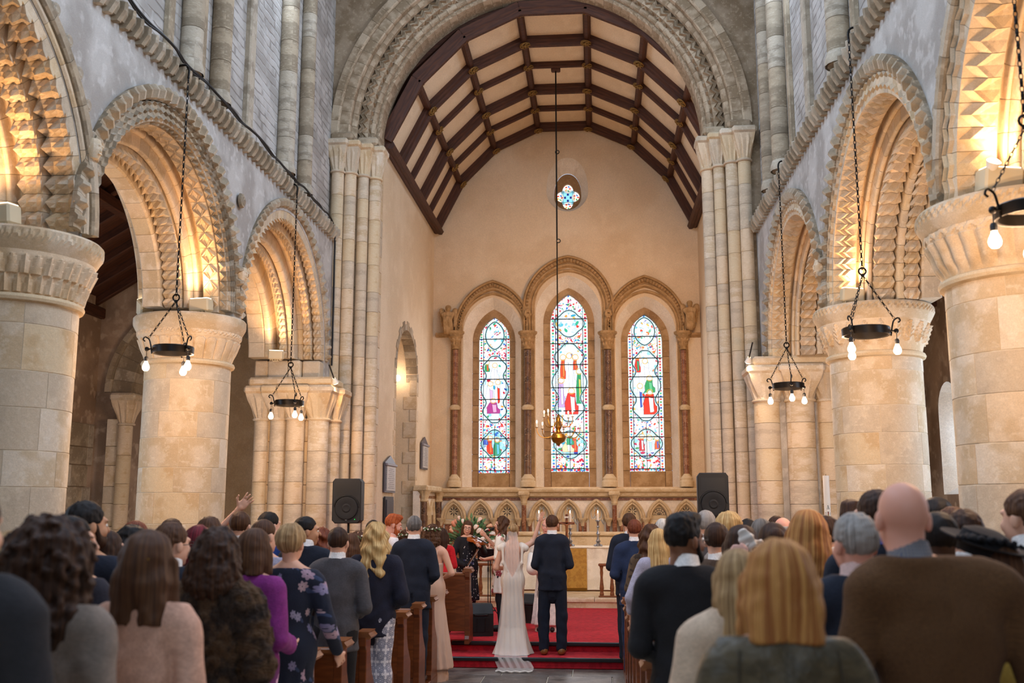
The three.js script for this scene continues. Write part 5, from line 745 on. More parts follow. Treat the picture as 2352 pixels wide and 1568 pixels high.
function ringLamp(label, X, D, yRing, yHook, R, turn, wallSide) {
  const t = thing('pendant_light', label, 'pendant light', 'wrought iron ring pendants on long chains', [X, yRing, -D]);
  const top = R * 2.6;
  const band = lathe([[R, -0.035], [R + 0.008, -0.04], [R + 0.01, 0.03], [R + 0.002, 0.038], [R - 0.012, 0.035], [R - 0.012, -0.035], [R, -0.035]], 36); mesh('ring', band, mIron, t);
  if (yHook) { const ch = mesh('chain', chainGeo([0, top + 0.06, 0], [0, yHook - yRing - 0.02, 0], 0.05, 0.006), mIron, t); const s = wallSide; mesh('wall_hook', tube([[0, yHook - yRing - 0.05, 0], [0.0, yHook - yRing + 0.06, 0], [-s * 0.03, yHook - yRing + 0.1, 0], [-s * 0.1, yHook - yRing + 0.1, 0], [-s * 0.2, yHook - yRing + 0.06, 0]], 0.012, 16, 6), mIron, t); }
  mesh('hub', fin(merge([new THREE.TorusGeometry(0.035, 0.009, 6, 12).translate(0, top + 0.04, 0), new THREE.SphereGeometry(0.02, 8, 6).translate(0, top, 0)]), 0.8), mIron, t);
  for (let k = 0; k < 3; k++) {
    const a = turn + k * TAU / 3, c = Math.cos(a), s = Math.sin(a), at = (r, y) => [c * r, y, s * r];
    mesh('chain', chainGeo(at(R + 0.05, 0.11), [0, top, 0], 0.04, 0.0045), mIron, t);
    mesh('scroll', fin(merge([tube([at(R + 0.01, -0.05), at(R + 0.025, 0.04), at(R + 0.045, 0.1), at(R + 0.085, 0.12), at(R + 0.1, 0.09), at(R + 0.08, 0.075)], 0.008, 20, 5), new THREE.SphereGeometry(0.024, 8, 6).translate(...at(R + 0.06, -0.005)), rod(at(R, -0.005), at(R + 0.06, -0.005), 0.01, 6)]), 0.8), mIron, t);
    mesh('flex', rod(at(R + 0.06, -0.02), at(R + 0.06, -0.09), 0.004, 5), mBlack, t);
    mesh('bulb_socket', socketGeo.clone().translate(...at(R + 0.06, -0.16)), mBlack, t);
    mesh('bulb', bulbGeo.clone().translate(...at(R + 0.06, -0.16)), mBulb, t);
    pointLight(WARM, L.bulb, [X + c * (R + 0.06), yRing - 0.19, -D + s * (R + 0.06)], 1.6);
  }
}
ringLamp('black iron ring pendant with bare bulbs before the scalloped capital column', -4.4, 9.95, 3.72, 6.78, 0.2, 0.55, 1);
ringLamp('black iron ring pendant with bare bulbs by the clustered shafts under the scale arch', -4.43, 14.05, 3.58, 6.77, 0.2, 0.95, 1);
ringLamp('black iron ring pendant with bare bulbs before the leaf capital column', 2.6, 9.72, 3.77, 6.8, 0.215, 0.25, -1);
ringLamp('black iron ring pendant with bare bulbs before the plain cushion capitals', 2.59, 13.65, 3.71, 6.78, 0.2, 1.6, -1);
{ const p = atD(2372, 485, 5.9); ringLamp('black iron ring pendant with bare bulb in front of fluted capital, partly out of view', p.x, 5.9, p.y, 6.8, 0.2, 2.9, -1); }
// floodlights standing on the capitals, aimed up into the arches
function floodlight(label, p, to, k = 1, w = 0.2, lit = true) {
  const t = thing('floodlight', label, 'floodlight', 'floodlights on the capitals', p), d = new THREE.Vector3(...to).sub(t.position).normalize(), h = new THREE.Group(); h.name = 'head'; t.add(h);
  h.position.y = 0.1; h.quaternion.setFromUnitVectors(new THREE.Vector3(0, 0, 1), d);
  mesh('housing', cbox(w * 1.15, w * 0.8, w * 0.72, 0.018), mCream, h); const l = mesh('lens', cbox(w * 0.98, w * 0.64, 0.012, 0.004), lit ? mLens : mWhitePaint, h); l.position.z = w * 0.37; for (let i = -2; i <= 2; i++) { const f = mesh('cooling_fin', cbox(0.008, w * 0.7, 0.03, 0.002), mCream, h); f.position.set(i * w * 0.2, 0, -w * 0.38); }
  mesh('bracket', fin(merge([new THREE.BoxGeometry(w * 0.5, 0.012, 0.06), new THREE.BoxGeometry(0.03, 0.12, 0.03).translate(0, 0.06, 0)])), mCream, t);
  if (lit) { const q = d.clone().multiplyScalar(w * 0.45); spotLight(WARMER, L.uplight * k, [p.x ?? p[0], 0, 0].map((v, i) => (i === 0 ? t.position.x + q.x : i === 1 ? t.position.y + 0.1 + q.y : t.position.z + q.z)), to, 1.15, 0.9, 4); }
}
floodlight('cream box floodlight on the lattice-carved abacus, washing the spiked arch', [-5.05, 4.46, -7.82], [-5.15, 6.6, -7.6], 0.9, 0.24);
floodlight('cream box floodlight at the nave edge of the scalloped capital', [-4.86, 4.46, -11.72], [-4.95, 6.8, -11.5], 1.0, 0.22);
floodlight('cream box floodlight at the aisle edge of the scalloped capital', [-5.62, 4.46, -11.8], [-6.8, 5.6, -12.4], 0.5, 0.2);
floodlight('cream box floodlight above the clustered shafts inside the scale arch', [-5.2, 4.44, -15.7], [-5.1, 6.6, -15.4], 1.0, 0.2);
floodlight('cream box floodlight on the cable-edged abacus of the fluted capital', [3.05, 4.43, -7.5], [3.2, 6.6, -7.2], 0.8, 0.25);
floodlight('cream box floodlight at the nave edge of the leaf capital', [2.98, 4.43, -11.65], [3.15, 6.6, -11.35], 1.3, 0.22);
floodlight('cream box floodlight at the aisle edge of the leaf capital', [3.72, 4.43, -11.75], [4.8, 5.5, -12.6], 0.4, 0.2);
floodlight('cream box floodlight hidden behind the scalloped capital, washing the scale arch', [-5.1, 4.46, -12.5], [-5.0, 6.6, -13.8], 0.9, 0.16);
floodlight('cream box floodlight behind the leaf capital, washing the sawtooth arch', [3.25, 4.43, -12.4], [3.3, 6.6, -13.6], 0.9, 0.16);
// small reflector spotlights
function reflectorLamp(label, p, to, k = 0.3) { const t = thing('spotlight', label, 'spotlight', 'small reflector spotlights', p), d = new THREE.Vector3(...to).sub(t.position).normalize(), h = new THREE.Group(); h.name = 'head'; t.add(h); h.quaternion.setFromUnitVectors(new THREE.Vector3(0, 0, 1), d); mesh('reflector', fin(new THREE.CylinderGeometry(0.055, 0.025, 0.09, 12, 1, true).rotateX(Math.PI / 2), 0.8), mWhitePaint, h); mesh('bulb', fin(new THREE.SphereGeometry(0.05, 12, 8).scale(1, 1, 0.5).translate(0, 0, 0.04), 1), mBulb, h); mesh('arm', rod([0, 0, -0.04], [0, 0.02, -0.3], 0.012), mBlack, h); spotLight(WARM, L.uplight * k, [t.position.x + d.x * 0.09, t.position.y + d.y * 0.09, t.position.z + d.z * 0.09], to, 1.0, 0.9, 2); }
{ const p = atD(1727, 826, 15.7); reflectorLamp('small white reflector spotlight clamped beside the plain cushion capitals', [p.x - 0.05, p.y, p.z], [2.0, 2.4, -16.8], 0.45); }
{ const p = atD(762, 874, 15.95); reflectorLamp('small white reflector spotlight clamped to the clustered shafts', [p.x + 0.05, p.y, p.z], [-3.9, 2.6, -16.9], 0.3); }
{ const p = atD(2278, 383, 7.4); reflectorLamp('small white reflector spotlight behind the box floodlight on the fluted capital', p, [3.3, 6.2, -6.0], 0.3); }
// spotlights behind the chancel arch
for (const s of [-1, 1]) {
  const t = thing('spotlight', s < 0 ? 'second highest chancel spotlight behind the arch jamb over the speaker' : 'highest chancel spotlight behind the arch jamb over the speaker', 'spotlight', 'chancel spotlights', [2.3, s < 0 ? 7.4 : 8.3, -18.12]); mesh('housing', fin(new THREE.CylinderGeometry(0.09, 0.07, 0.2, 14).rotateX(Math.PI / 2), 0.6), mBlack, t); mesh('bulb', fin(new THREE.CylinderGeometry(0.075, 0.075, 0.02, 14).rotateX(Math.PI / 2).translate(0, 0, -0.11), 0.6), mLens, t);
  spotLight(WARMER, L.chancelSpot, [2.25, s < 0 ? 7.4 : 8.3, -18.3], [CX + s * 0.9, 5.2, -24], 0.85, 0.9, 5);
  mesh('bracket', rod([0, 0, 0.05], [0, 0, 0.26], 0.02), mBlack, t);
  spotLight(WARMER, L.chancelFill, [2.25, s < 0 ? 7.5 : 8.4, -18.3], [CX - s * 1.0, 11.5, -21], 1.2, 0.9, 5);
  const u = thing('spotlight', s < 0 ? 'lowest added chancel spotlight behind the arch jamb over the speaker' : 'second lowest added chancel spotlight behind the arch jamb over the speaker', 'spotlight', 'chancel spotlights', [2.3, s < 0 ? 3.7 : 4.4, -18.12]); mesh('housing', fin(new THREE.CylinderGeometry(0.09, 0.07, 0.2, 14).rotateX(Math.PI / 2), 0.6), mBlack, u); mesh('bulb', fin(new THREE.CylinderGeometry(0.075, 0.075, 0.02, 14).rotateX(Math.PI / 2).translate(0, 0, -0.11), 0.6), mLens, u); mesh('bracket', rod([0, 0, 0.05], [0, 0, 0.26], 0.02), mBlack, u);  // low pair added out of view to brighten the dado
  spotLight(WARM, L.chancelLow, [2.25, s < 0 ? 3.7 : 4.4, -18.3], [CX + s * 1.2, 1.7, -23.6], 0.95, 0.9, 5);
}
{ const t = thing('wall_light', 'small globe wall light inside the arched chancel opening', 'wall light', null, atX(913, 868, -4.4)); mesh('bulb', fin(new THREE.SphereGeometry(0.07, 12, 8), 1), mBulb, t); mesh('arm', rod([0, 0, 0], [-0.1, -0.1, 0.25], 0.012), mBrass, t); pointLight(WARM, 0.5, [t.position.x, t.position.y, t.position.z], 3); }
// brass chandelier on its long rod
{
  const X = -0.785, D = 20.5, y = 3.62, t = thing('chandelier', 'brass branched chandelier with candle bulbs before the tallest stained glass', 'chandelier', null, [X, y, -D]);
  mesh('rod', fin(merge([rod([0, 1.3, 0], [0, 4.0, 0], 0.014), rod([0, 4.05, 0], [0, 7.9, 0], 0.016), new THREE.TorusGeometry(0.04, 0.011, 5, 10).translate(0.03, 4.03, 0), new THREE.TorusGeometry(0.04, 0.011, 5, 10).translate(0.02, 6.0, 0)])), mIron, t);
  addBox('ceiling_block', 0.2, 0.12, 0.16, 0, 7.9, 0, mBeam, t, 0.02);
  mesh('chain', chainGeo([0, 0.35, 0], [0, 1.32, 0], 0.05, 0.006), mIron, t);
  mesh('stem', lathe([[0, -0.3], [0.03, -0.29], [0.04, -0.26], [0.12, -0.22], [0.16, -0.14], [0.13, -0.06], [0.05, -0.02], [0.04, 0.03], [0.07, 0.08], [0.05, 0.14], [0.03, 0.2], [0.05, 0.26], [0.02, 0.34], [0, 0.36]], 20), mBrass, t);
  const flame = new THREE.MeshStandardMaterial({ color: 0xffe9c8, emissive: new THREE.Color(1, 0.8, 0.5), emissiveIntensity: 5 });
  for (let k = 0; k < 12; k++) { const tier = k % 2, a = k / 12 * TAU + 0.2, R = tier ? 0.46 : 0.3, c = Math.cos(a), s = Math.sin(a), yy = tier ? 0.02 : 0.24, at = (r, q) => [c * r, q, s * r]; const b = mesh('branch', tube([at(0.04, yy - 0.02), at(R * 0.4, yy - 0.14), at(R * 0.8, yy - 0.14), at(R, yy - 0.02), at(R, yy + 0.04)], 0.009, 18, 5), mBrass, t); mesh('drip_pan', lathe([[0, 0.04], [0.03, 0.045], [0.035, 0.055], [0.01, 0.06]], 10).translate(...at(R, yy)), mBrass, b); mesh('candle_tube', rod(at(R, yy + 0.05), at(R, yy + 0.13), 0.011), mWhitePaint, b); mesh('candle_bulb', fin(new THREE.SphereGeometry(0.016, 8, 6).scale(1, 2.2, 1).translate(...at(R, yy + 0.165)), 1), flame, b); }
  pointLight(WARM, 3, [X, y + 0.1, -D + 0.55], 8);
}
// electric cables along the string course
{ const t = thing('electric_cable', 'pair of black electric cables running along the string course above the lozenge arch', 'cable', null, [0, 0, 0]), pts = []; for (let D = 5; D <= 16.4; D += 0.3) pts.push([XL + 0.1 + rr(-0.015, 0.015), 7.0 + rr(-0.03, 0.03), -D]); pts.push([XL + 0.06, 6.9, -16.6], [XL + 0.05, 6.2, -16.7], [XL + 0.05, 5.0, -16.72], [XL + 0.05, 4.5, -16.72]); mesh('strand', tube(pts, 0.016, 120, 6), mBlack, t); mesh('strand', tube(pts.slice(0, 38).map(([x, y, z]) => [x + 0.015, y - 0.03 + 0.02 * Math.sin(z * 5), z + 0.1]), 0.011, 120, 5), mBlack, t); }

// ================================================================ SANCTUARY FURNITURE
const cloth = (a, b, z, f = 1) => std({ map: rep(dataTex(128, (u, v) => { const w = ((Math.floor(u * 64) + Math.floor(v * 64)) % 2) * 0.04, q = fbm2(u * 8, v * 8, z, 8, 3); return mix3(hexc(a), hexc(b), 0.6 * q + w * 4); }, true), 4), roughness: 0.95 });
const mLinen = std({ map: rep(blotch(0xefe6d2, 0xe3d8c2, 0xf5efe2, 101), 1), roughness: 0.9 }), mGold = std({ map: rep(blotch(0xb98a34, 0xa87828, 0xcfa250, 103, 256, 16), 1.2), roughness: 0.6 });
{
  const D = 20.2, a = thing('altar', 'altar draped in white linen with a gold frontal panel', 'altar', null, [-0.63, Y3, -D - 0.42]), w = 1.86, h = 0.84;
  mesh('table', cboxAt(w - 0.1, h - 0.04, 0.7, 0, h / 2 - 0.03, 0, 0.02), mOakLight, a);
  // linen falling in soft folds
  const rings = []; for (const [yy, k] of [[h, 0], [h - 0.03, 0.7], [h * 0.5, 0.9], [0.03, 1.1]]) { const R = [], N = 120; for (let i = 0; i < N; i++) { const s = i / N * 4, e = Math.floor(s), f = s - e, hw = w / 2, hd = 0.39, c = [[-hw + 2 * hw * f, hd], [hw, hd - 2 * hd * f], [hw - 2 * hw * f, -hd], [-hw, -hd + 2 * hd * f]][e], fold = 0.012 * k * Math.sin(f * (e % 2 ? 20 : 46) + e), n = [[0, 1], [1, 0], [0, -1], [-1, 0]][e]; R.push([c[0] + n[0] * fold, yy, c[1] + n[1] * fold]); } rings.push(R); }
  mesh('linen_cloth', fin(loft(rings), 0.7), mLinen, a);
  const fr = mesh('gold_frontal', fin(extrude(poly([[-0.4, 0.02], [0.4, 0.02], [0.4, h - 0.01], [-0.4, h - 0.01]]), 0.02)), mGold, a); fr.position.set(0, 0, 0.4); addBox('fringe', 0.8, 0.06, 0.026, 0, 0.04, 0.41, mBrass, a, 0.004);
  addBox('linen_top', w + 0.02, 0.02, 0.82, 0, h + 0.008, 0, mLinen, a, 0.006);
  // retable shelf behind
  const rt = thing('retable', 'low carved stone shelf standing behind the altar', 'shelf', null, [-0.6, Y3, -22.2]); mesh('block', cboxAt(2.5, 1.02, 0.5, 0, 0.51, 0, 0.03), mCarvedPale, rt); mesh('ledge', cboxAt(2.6, 0.08, 0.58, 0, 1.06, 0, 0.025), mCarvedPale, rt);
  const ty = Y3 + h + 0.018;
  const stick = (x, z, hh, lb, candle) => { const t = thing('candlestick', lb, 'candlestick', null, [x, ty, z]); mesh('stem', lathe([[0.085, 0], [0.085, 0.015], [0.05, 0.04], [0.03, 0.07], [0.055, 0.1], [0.03, 0.13], [0.018, 0.2], [0.04, 0.25], [0.018, 0.3], [0.016, hh * 0.7], [0.035, hh * 0.74], [0.016, hh * 0.8], [0.03, hh * 0.94], [0.06, hh - 0.01], [0.055, hh], [0, hh]], 18), mSilver, t); for (let k = 0; k < 3; k++) mesh('foot', fin(new THREE.SphereGeometry(0.022, 7, 5).translate(Math.sin(k * 2.1) * 0.08, 0.016, Math.cos(k * 2.1) * 0.08)), mSilver, t); mesh('candle', rod([0, hh, 0], [0, hh + candle, 0], 0.026, 12), mWhitePaint, t); mesh('flame', fin(new THREE.SphereGeometry(0.012, 8, 6).scale(1, 2.4, 1).translate(0, hh + candle + 0.025, 0), 1), mBulb, t); };
  const c1 = atD(1374, 1257, 20.6), c2 = atD(1310, 1257, 20.55), c3 = atD(1238, 1257, 20.6);
  stick(c1.x, -20.6, 0.52, 'tall silver candlestick with lit candle on the bare end of the altar', 0.14); stick(c2.x, -20.55, 0.36, 'slim silver candlestick with candle just beside the crucifix', 0.3); stick(c3.x, -20.6, 0.52, 'tall silver candlestick partly hidden between bride and groom', 0.14);
  const cp = atD(1302, 1257, 20.45), cr = thing('crucifix', 'dark wooden crucifix with carved figure standing on the altar', 'crucifix', null, [cp.x, ty, -20.45]);
  addBox('upright', 0.05, 0.62, 0.035, 0, 0.33, 0, mOak, cr, 0.006); addBox('crossbar', 0.32, 0.05, 0.035, 0, 0.46, 0, mOak, cr, 0.006); addBox('base', 0.18, 0.05, 0.14, 0, 0.025, 0, mOak, cr, 0.01); addBox('title_plate', 0.08, 0.03, 0.01, 0, 0.58, 0.02, mWhitePaint, cr, 0.002);
  mesh('carved_figure', netField([cap([0, 0.3, 0.035], [0, 0.42, 0.035], 0.024, 0.03), ell([0.0, 0.49, 0.045], [0.02, 0.026, 0.022]), cap([-0.03, 0.43, 0.035], [-0.14, 0.47, 0.03], 0.013, 0.01), cap([0.03, 0.43, 0.035], [0.14, 0.47, 0.03], 0.013, 0.01), cap([0.008, 0.3, 0.035], [0.015, 0.2, 0.045], 0.018, 0.014), cap([0.015, 0.2, 0.045], [0.0, 0.1, 0.03], 0.014, 0.01)], 0.008, 0.015), mOakLight, cr);
}
// altar rails
function rail(label, x0, x1, posts) { const D = 18.98, t = thing('altar_rail', label, 'altar rail', null, [0, Y3, -D]); mesh('handrail', cboxAt(x1 - x0, 0.05, 0.11, (x0 + x1) / 2, 0.585, 0, 0.015), mOakLight, t); addBox('bottom_rail', x1 - x0, 0.03, 0.1, (x0 + x1) / 2, 0.016, 0, mOakLight, t, 0.008); const g = lathe([[0.035, 0.02], [0.04, 0.06], [0.03, 0.1], [0.042, 0.16], [0.03, 0.26], [0.022, 0.36], [0.03, 0.44], [0.025, 0.5], [0.038, 0.56]], 12); for (const x of posts) mesh('baluster', g.clone().translate(x, 0, 0), mOakLight, t); }
{ const a = atD(1374, 1300, 19).x; rail('turned oak altar rail on the side of the paschal candle', a, a + 1.3, [a + 0.06, a + 0.25, a + 0.5, a + 0.75, a + 1.0, a + 1.24]); const b = atD(1202, 1300, 19).x; rail('turned oak altar rail behind the musicians', b - 1.05, b, [b - 0.04, b - 0.3, b - 0.56, b - 0.8, b - 1.0]); }
// ---- pews
function pew(label, X, z, len, y, h = 0.92, flip = 1) { // bench whose aisle end stands at X; flip = -1 extends to +x
  const t = thing('pew', label, 'pew', 'oak pews', [X, y, z]), s = flip;
  const prof = [[-0.2, 0], [0.24, 0], [0.24, 0.06], [0.21, 0.1], [0.21, 0.42], [0.13, 0.5], [0.05, 0.58], [-0.01, 0.7], [-0.03, h - 0.08], [-0.02, h], [-0.2, h], [-0.2, h - 0.06], [-0.17, h - 0.1], [-0.17, 0.1], [-0.2, 0.06]];
  const end = fin(extrude(poly(prof.map(([a, b]) => [a, b])), 0.055, 0.006)).rotateY(Math.PI / 2);   // profile runs along -z
  const e1 = mesh('bench_end', end, mOak, t); e1.position.x = -0.03; const e2 = mesh('bench_end', end, mOak, t); e2.position.x = -s * len;
  const mold = fin(extrude(poly([[-0.06, 0], [0.06, 0], [0.075, 0.02], [0.06, 0.035], [0.05, 0.05], [0.058, 0.062], [-0.058, 0.062], [-0.05, 0.05], [-0.06, 0.035], [-0.075, 0.02]]), 0.24).translate(0, 0, -0.04)); const c = mesh('cap_moulding', mold, mOakLight, t); c.position.set(0, h - 0.01, 0);
  mesh('back_board', cboxAt(len, h - 0.2, 0.025, -s * len / 2, h / 2 + 0.06, 0.16, 0.004), mOak, t); mesh('top_rail', cboxAt(len, 0.05, 0.07, -s * len / 2, h - 0.03, 0.15, 0.012), mOakLight, t); mesh('seat', cboxAt(len, 0.03, 0.36, -s * len / 2, 0.43, -0.03, 0.008), mOak, t);
  return t;
}
const tierY = (D) => (D >= 9 ? 0.1 : D <= 3 ? 0.35 : 0.1 + (9 - D) / 6 * 0.25);
{
  const rowsL = [13.05, 12.2, 11.35, 10.45, 9.57, 8.79, 7.96, 7.05], rowsR = [13.0, 12.12, 11.24, 10.36, 9.48, 8.6, 7.72, 6.84];
  for (const [side, x0, x1, rows] of [['lozenge arch', -4.35, -2.0, rowsL], ['leaf capital', 0.33, 2.55, rowsR]]) {
    const p = struct('pew_platform', 'timber platform under the pews on the side of the ' + side, [0, 0, 0], 0, 'platform'); let z = -13.4;
    while (z < -1.5) { const d = 0.85, y = tierY(-z - d / 2); addBox('platform_board', x1 - x0 + 0.06, y, d - 0.004, (x0 + x1) / 2, y / 2, z + d / 2, mOak, p, 0.008); z += d; }
    rows.forEach((D, i) => { pew(`oak pew in row ${['one', 'two', 'three', 'four', 'five', 'six', 'seven', 'eight', 'nine'][i]} from the chancel steps on the side of the ${side}`, side === 'lozenge arch' ? x1 : x0, -D, side === 'lozenge arch' ? 2.3 : 2.2, tierY(D), 0.9, side === 'lozenge arch' ? 1 : -1); });
  }
  pew('front oak pew with curved end standing on the carpet before the monitor speaker', -1.8, -14.12, 2.3, Y2, 0.95, 1); pew('front oak pew with curved end on the carpet below the altar rail', 0.42, -14.0, 2.2, Y2, 0.95, -1);
}
// ---- loudspeakers
function speaker(label, p, ry) {
  const t = thing('loudspeaker', label, 'loudspeaker', null, p, ry), w = 0.42, h = 0.66;
  mesh('cabinet', fin(extrude(poly([[-w / 2 + 0.04, 0], [w / 2 - 0.04, 0], [w / 2, 0.04], [w / 2, h - 0.04], [w / 2 - 0.03, h], [-w / 2 + 0.03, h], [-w / 2, h - 0.04], [-w / 2, 0.04]]), 0.36, 0.012).translate(0, 0, -0.36)), mBlack, t);
  mesh('horn', fin(loft([[[-0.17, h - 0.06, 0.014], [0.17, h - 0.06, 0.014], [0.17, h - 0.25, 0.014], [-0.17, h - 0.25, 0.014]], [[-0.05, h - 0.12, -0.06], [0.05, h - 0.12, -0.06], [0.05, h - 0.19, -0.06], [-0.05, h - 0.19, -0.06]]])), mBlackGloss, t);
  mesh('woofer', lathe([[0, 0.02], [0.05, 0.03], [0.07, 0.02], [0.15, 0.035], [0.17, 0.03], [0.18, 0.0]], 28).rotateX(Math.PI / 2).translate(0, 0.22, 0.01), mGrille, t); mesh('grille_arch', fin(new THREE.TorusGeometry(0.19, 0.012, 6, 24, Math.PI).scale(1, 0.9, 1).translate(0, 0.24, 0.014)), mBlackGloss, t);
  mesh('badge', lathe([[0, 0.012], [0.016, 0.01], [0.018, 0]], 14).rotateX(Math.PI / 2).translate(0, 0.045, 0.012), mSilver, t); mesh('led_light', fin(new THREE.SphereGeometry(0.006, 6, 5).translate(0.13, 0.05, 0.014)), new THREE.MeshStandardMaterial({ color: 0x20ff60, emissive: 0x18ff50, emissiveIntensity: 1.5 }), t);
  return t;
}
function tripod(label, p, h) { const t = thing('speaker_stand', label, 'stand', null, p); mesh('pole', rod([0, 0.3, 0], [0, h, 0], 0.018), mBlack, t); mesh('collar', rod([0, 0.75, 0], [0, 0.85, 0], 0.028), mBlack, t); for (let k = 0; k < 3; k++) { const a = k * TAU / 3 + 0.4; mesh('leg', rod([0, 0.8, 0], [Math.sin(a) * 0.5, 0.012, Math.cos(a) * 0.5], 0.012), mBlack, t); } }
{ const a = atD(795, 1200, 15.3), b = atD(1640, 1193, 14.8); tripod('black tripod stand under the speaker by the clustered shafts', [a.x, 0, -15.45], a.y); speaker('black loudspeaker on tripod in front of the clustered shafts under scale arch', [a.x, a.y, -15.3], 0.1); tripod('black tripod stand under the speaker by the cushion capitals', [b.x, 0, -14.95], b.y); speaker('black loudspeaker on tripod before the jamb on the paschal candle side', [b.x, b.y, -14.8], -0.06); }
function wedgeMonitor(label, p, ry) { const t = thing('stage_monitor', label, 'monitor speaker', null, p, ry); mesh('cabinet', fin(extrude(poly([[-0.25, 0], [0.2, 0], [0.25, 0.06], [0.02, 0.42], [-0.16, 0.42], [-0.25, 0.3]]), 0.34, 0.012).rotateY(-Math.PI / 2).translate(0.17, 0.012, 0)), mBlack, t); mesh('handle', tube([[-0.1, 0.3, -0.26], [-0.08, 0.3, -0.29], [0.08, 0.3, -0.29], [0.1, 0.3, -0.26]], 0.012, 12), mBlackGloss, t); mesh('rear_panel', cboxAt(0.26, 0.2, 0.012, 0, 0.16, -0.262, 0.003), mGrille, t); for (const x of [-0.06, 0.06]) { mesh('groove', cboxAt(0.01, 0.2, 0.012, x, 0.16, -0.268, 0.002), mBlackGloss, t); } }
wedgeMonitor('black wedge stage monitor beside the front pew end', [-1.76, Y2, -14.95], Math.PI + 0.25);
{ const p = atY(1218, 1432, Y2); wedgeMonitor('black wedge stage monitor beyond the bride and priest', [p.x + 0.05, Y2, p.z - 0.3], Math.PI - 0.3); }
// ---- wall tablets
function tablet(label, px0, px1, py0, py1, X, dark, gable) { const a = atX(px0, (py0 + py1) / 2, X), b = atX(px1, (py0 + py1) / 2, X), y0 = atX((px0 + px1) / 2, py1, X).y, y1 = atX((px0 + px1) / 2, py0, X).y, w = Math.abs(a.z - b.z), t = thing('memorial_tablet', label, 'tablet', 'wall tablets', [X, y0, (a.z + b.z) / 2], Math.PI / 2), h = y1 - y0, hs = gable ? h * 0.8 : h;
  mesh('back_slab', fin(extrude(poly(gable ? [[-w / 2, 0], [w / 2, 0], [w / 2, hs], [0, h], [-w / 2, hs]] : [[-w / 2, 0], [w / 2, 0], [w / 2, h], [-w / 2, h]]), 0.03)), std({ color: dark ? 0x2c2a2e : 0x55525a, roughness: 0.4 }), t);
  const cv = document.createElement('canvas'); cv.width = 256; cv.height = 256; const c = cv.getContext('2d'); c.fillStyle = dark ? '#4a484c' : '#b9b2ab'; c.fillRect(0, 0, 256, 256); c.fillStyle = dark ? '#2a282c' : '#55504c'; for (let i = 0; i < 11; i++) { const ww = 110 + ((i * 53) % 90); let x = 128 - ww / 2; while (x < 128 + ww / 2) { const l = 6 + ((x * 7 + i * 13) % 20); c.fillRect(x, 24 + i * 20, Math.min(l, 128 + ww / 2 - x), 7); x += l + 5; } } const tx = new THREE.CanvasTexture(cv); tx.colorSpace = THREE.SRGBColorSpace; const g = new THREE.BoxGeometry(w * 0.82, hs * 0.82, 0.02).translate(0, hs * 0.47, 0.04); mesh('inscription', g, std({ map: tx, roughness: 0.5 }), t); if (gable) addBox('cornice', w * 0.95, 0.05, 0.07, 0, hs * 0.93, 0.04, std({ color: 0x8d8a90, roughness: 0.5 }), t, 0.012); }
tablet('gabled grey marble tablet low on the chancel wall next to the arch', 881, 905, 1046, 1131, CHL + 0.02, false, true); tablet('gabled grey tablet higher on chancel wall, nearer the stained glass', 966, 980, 1003, 1078, CHL + 0.02, false, true); tablet('plain dark tablet beneath the gabled one by the arch', 881, 900, 1140, 1202, CHL + 0.02, true, false);
{ const p = atD(312, 1078, 20), t = thing('memorial_tablet', 'black framed memorial beside the round column, in the side chapel', 'tablet', 'wall tablets', [-8.7, p.y - 0.5, -20], Math.PI / 2); mesh('frame', cboxAt(0.9, 1.1, 0.08, 0, 0.5, 0, 0.02), mBlack, t); mesh('panel', cboxAt(0.7, 0.9, 0.03, 0, 0.5, 0.04, 0.01), std({ color: 0xcfc4b4 }), t); }
{ const p = atX(212, 1165, -9.05), t = thing('memorial_tablet', 'plain bronze-grey plate on the rough aisle wall', 'tablet', 'wall tablets', [-9.04, p.y - 0.1, p.z], Math.PI / 2); mesh('plate', cboxAt(1.0, 0.35, 0.03, 0, 0, 0.02, 0.006), std({ color: 0x7a7068, roughness: 0.4, metalness: 0.3 }), t); }
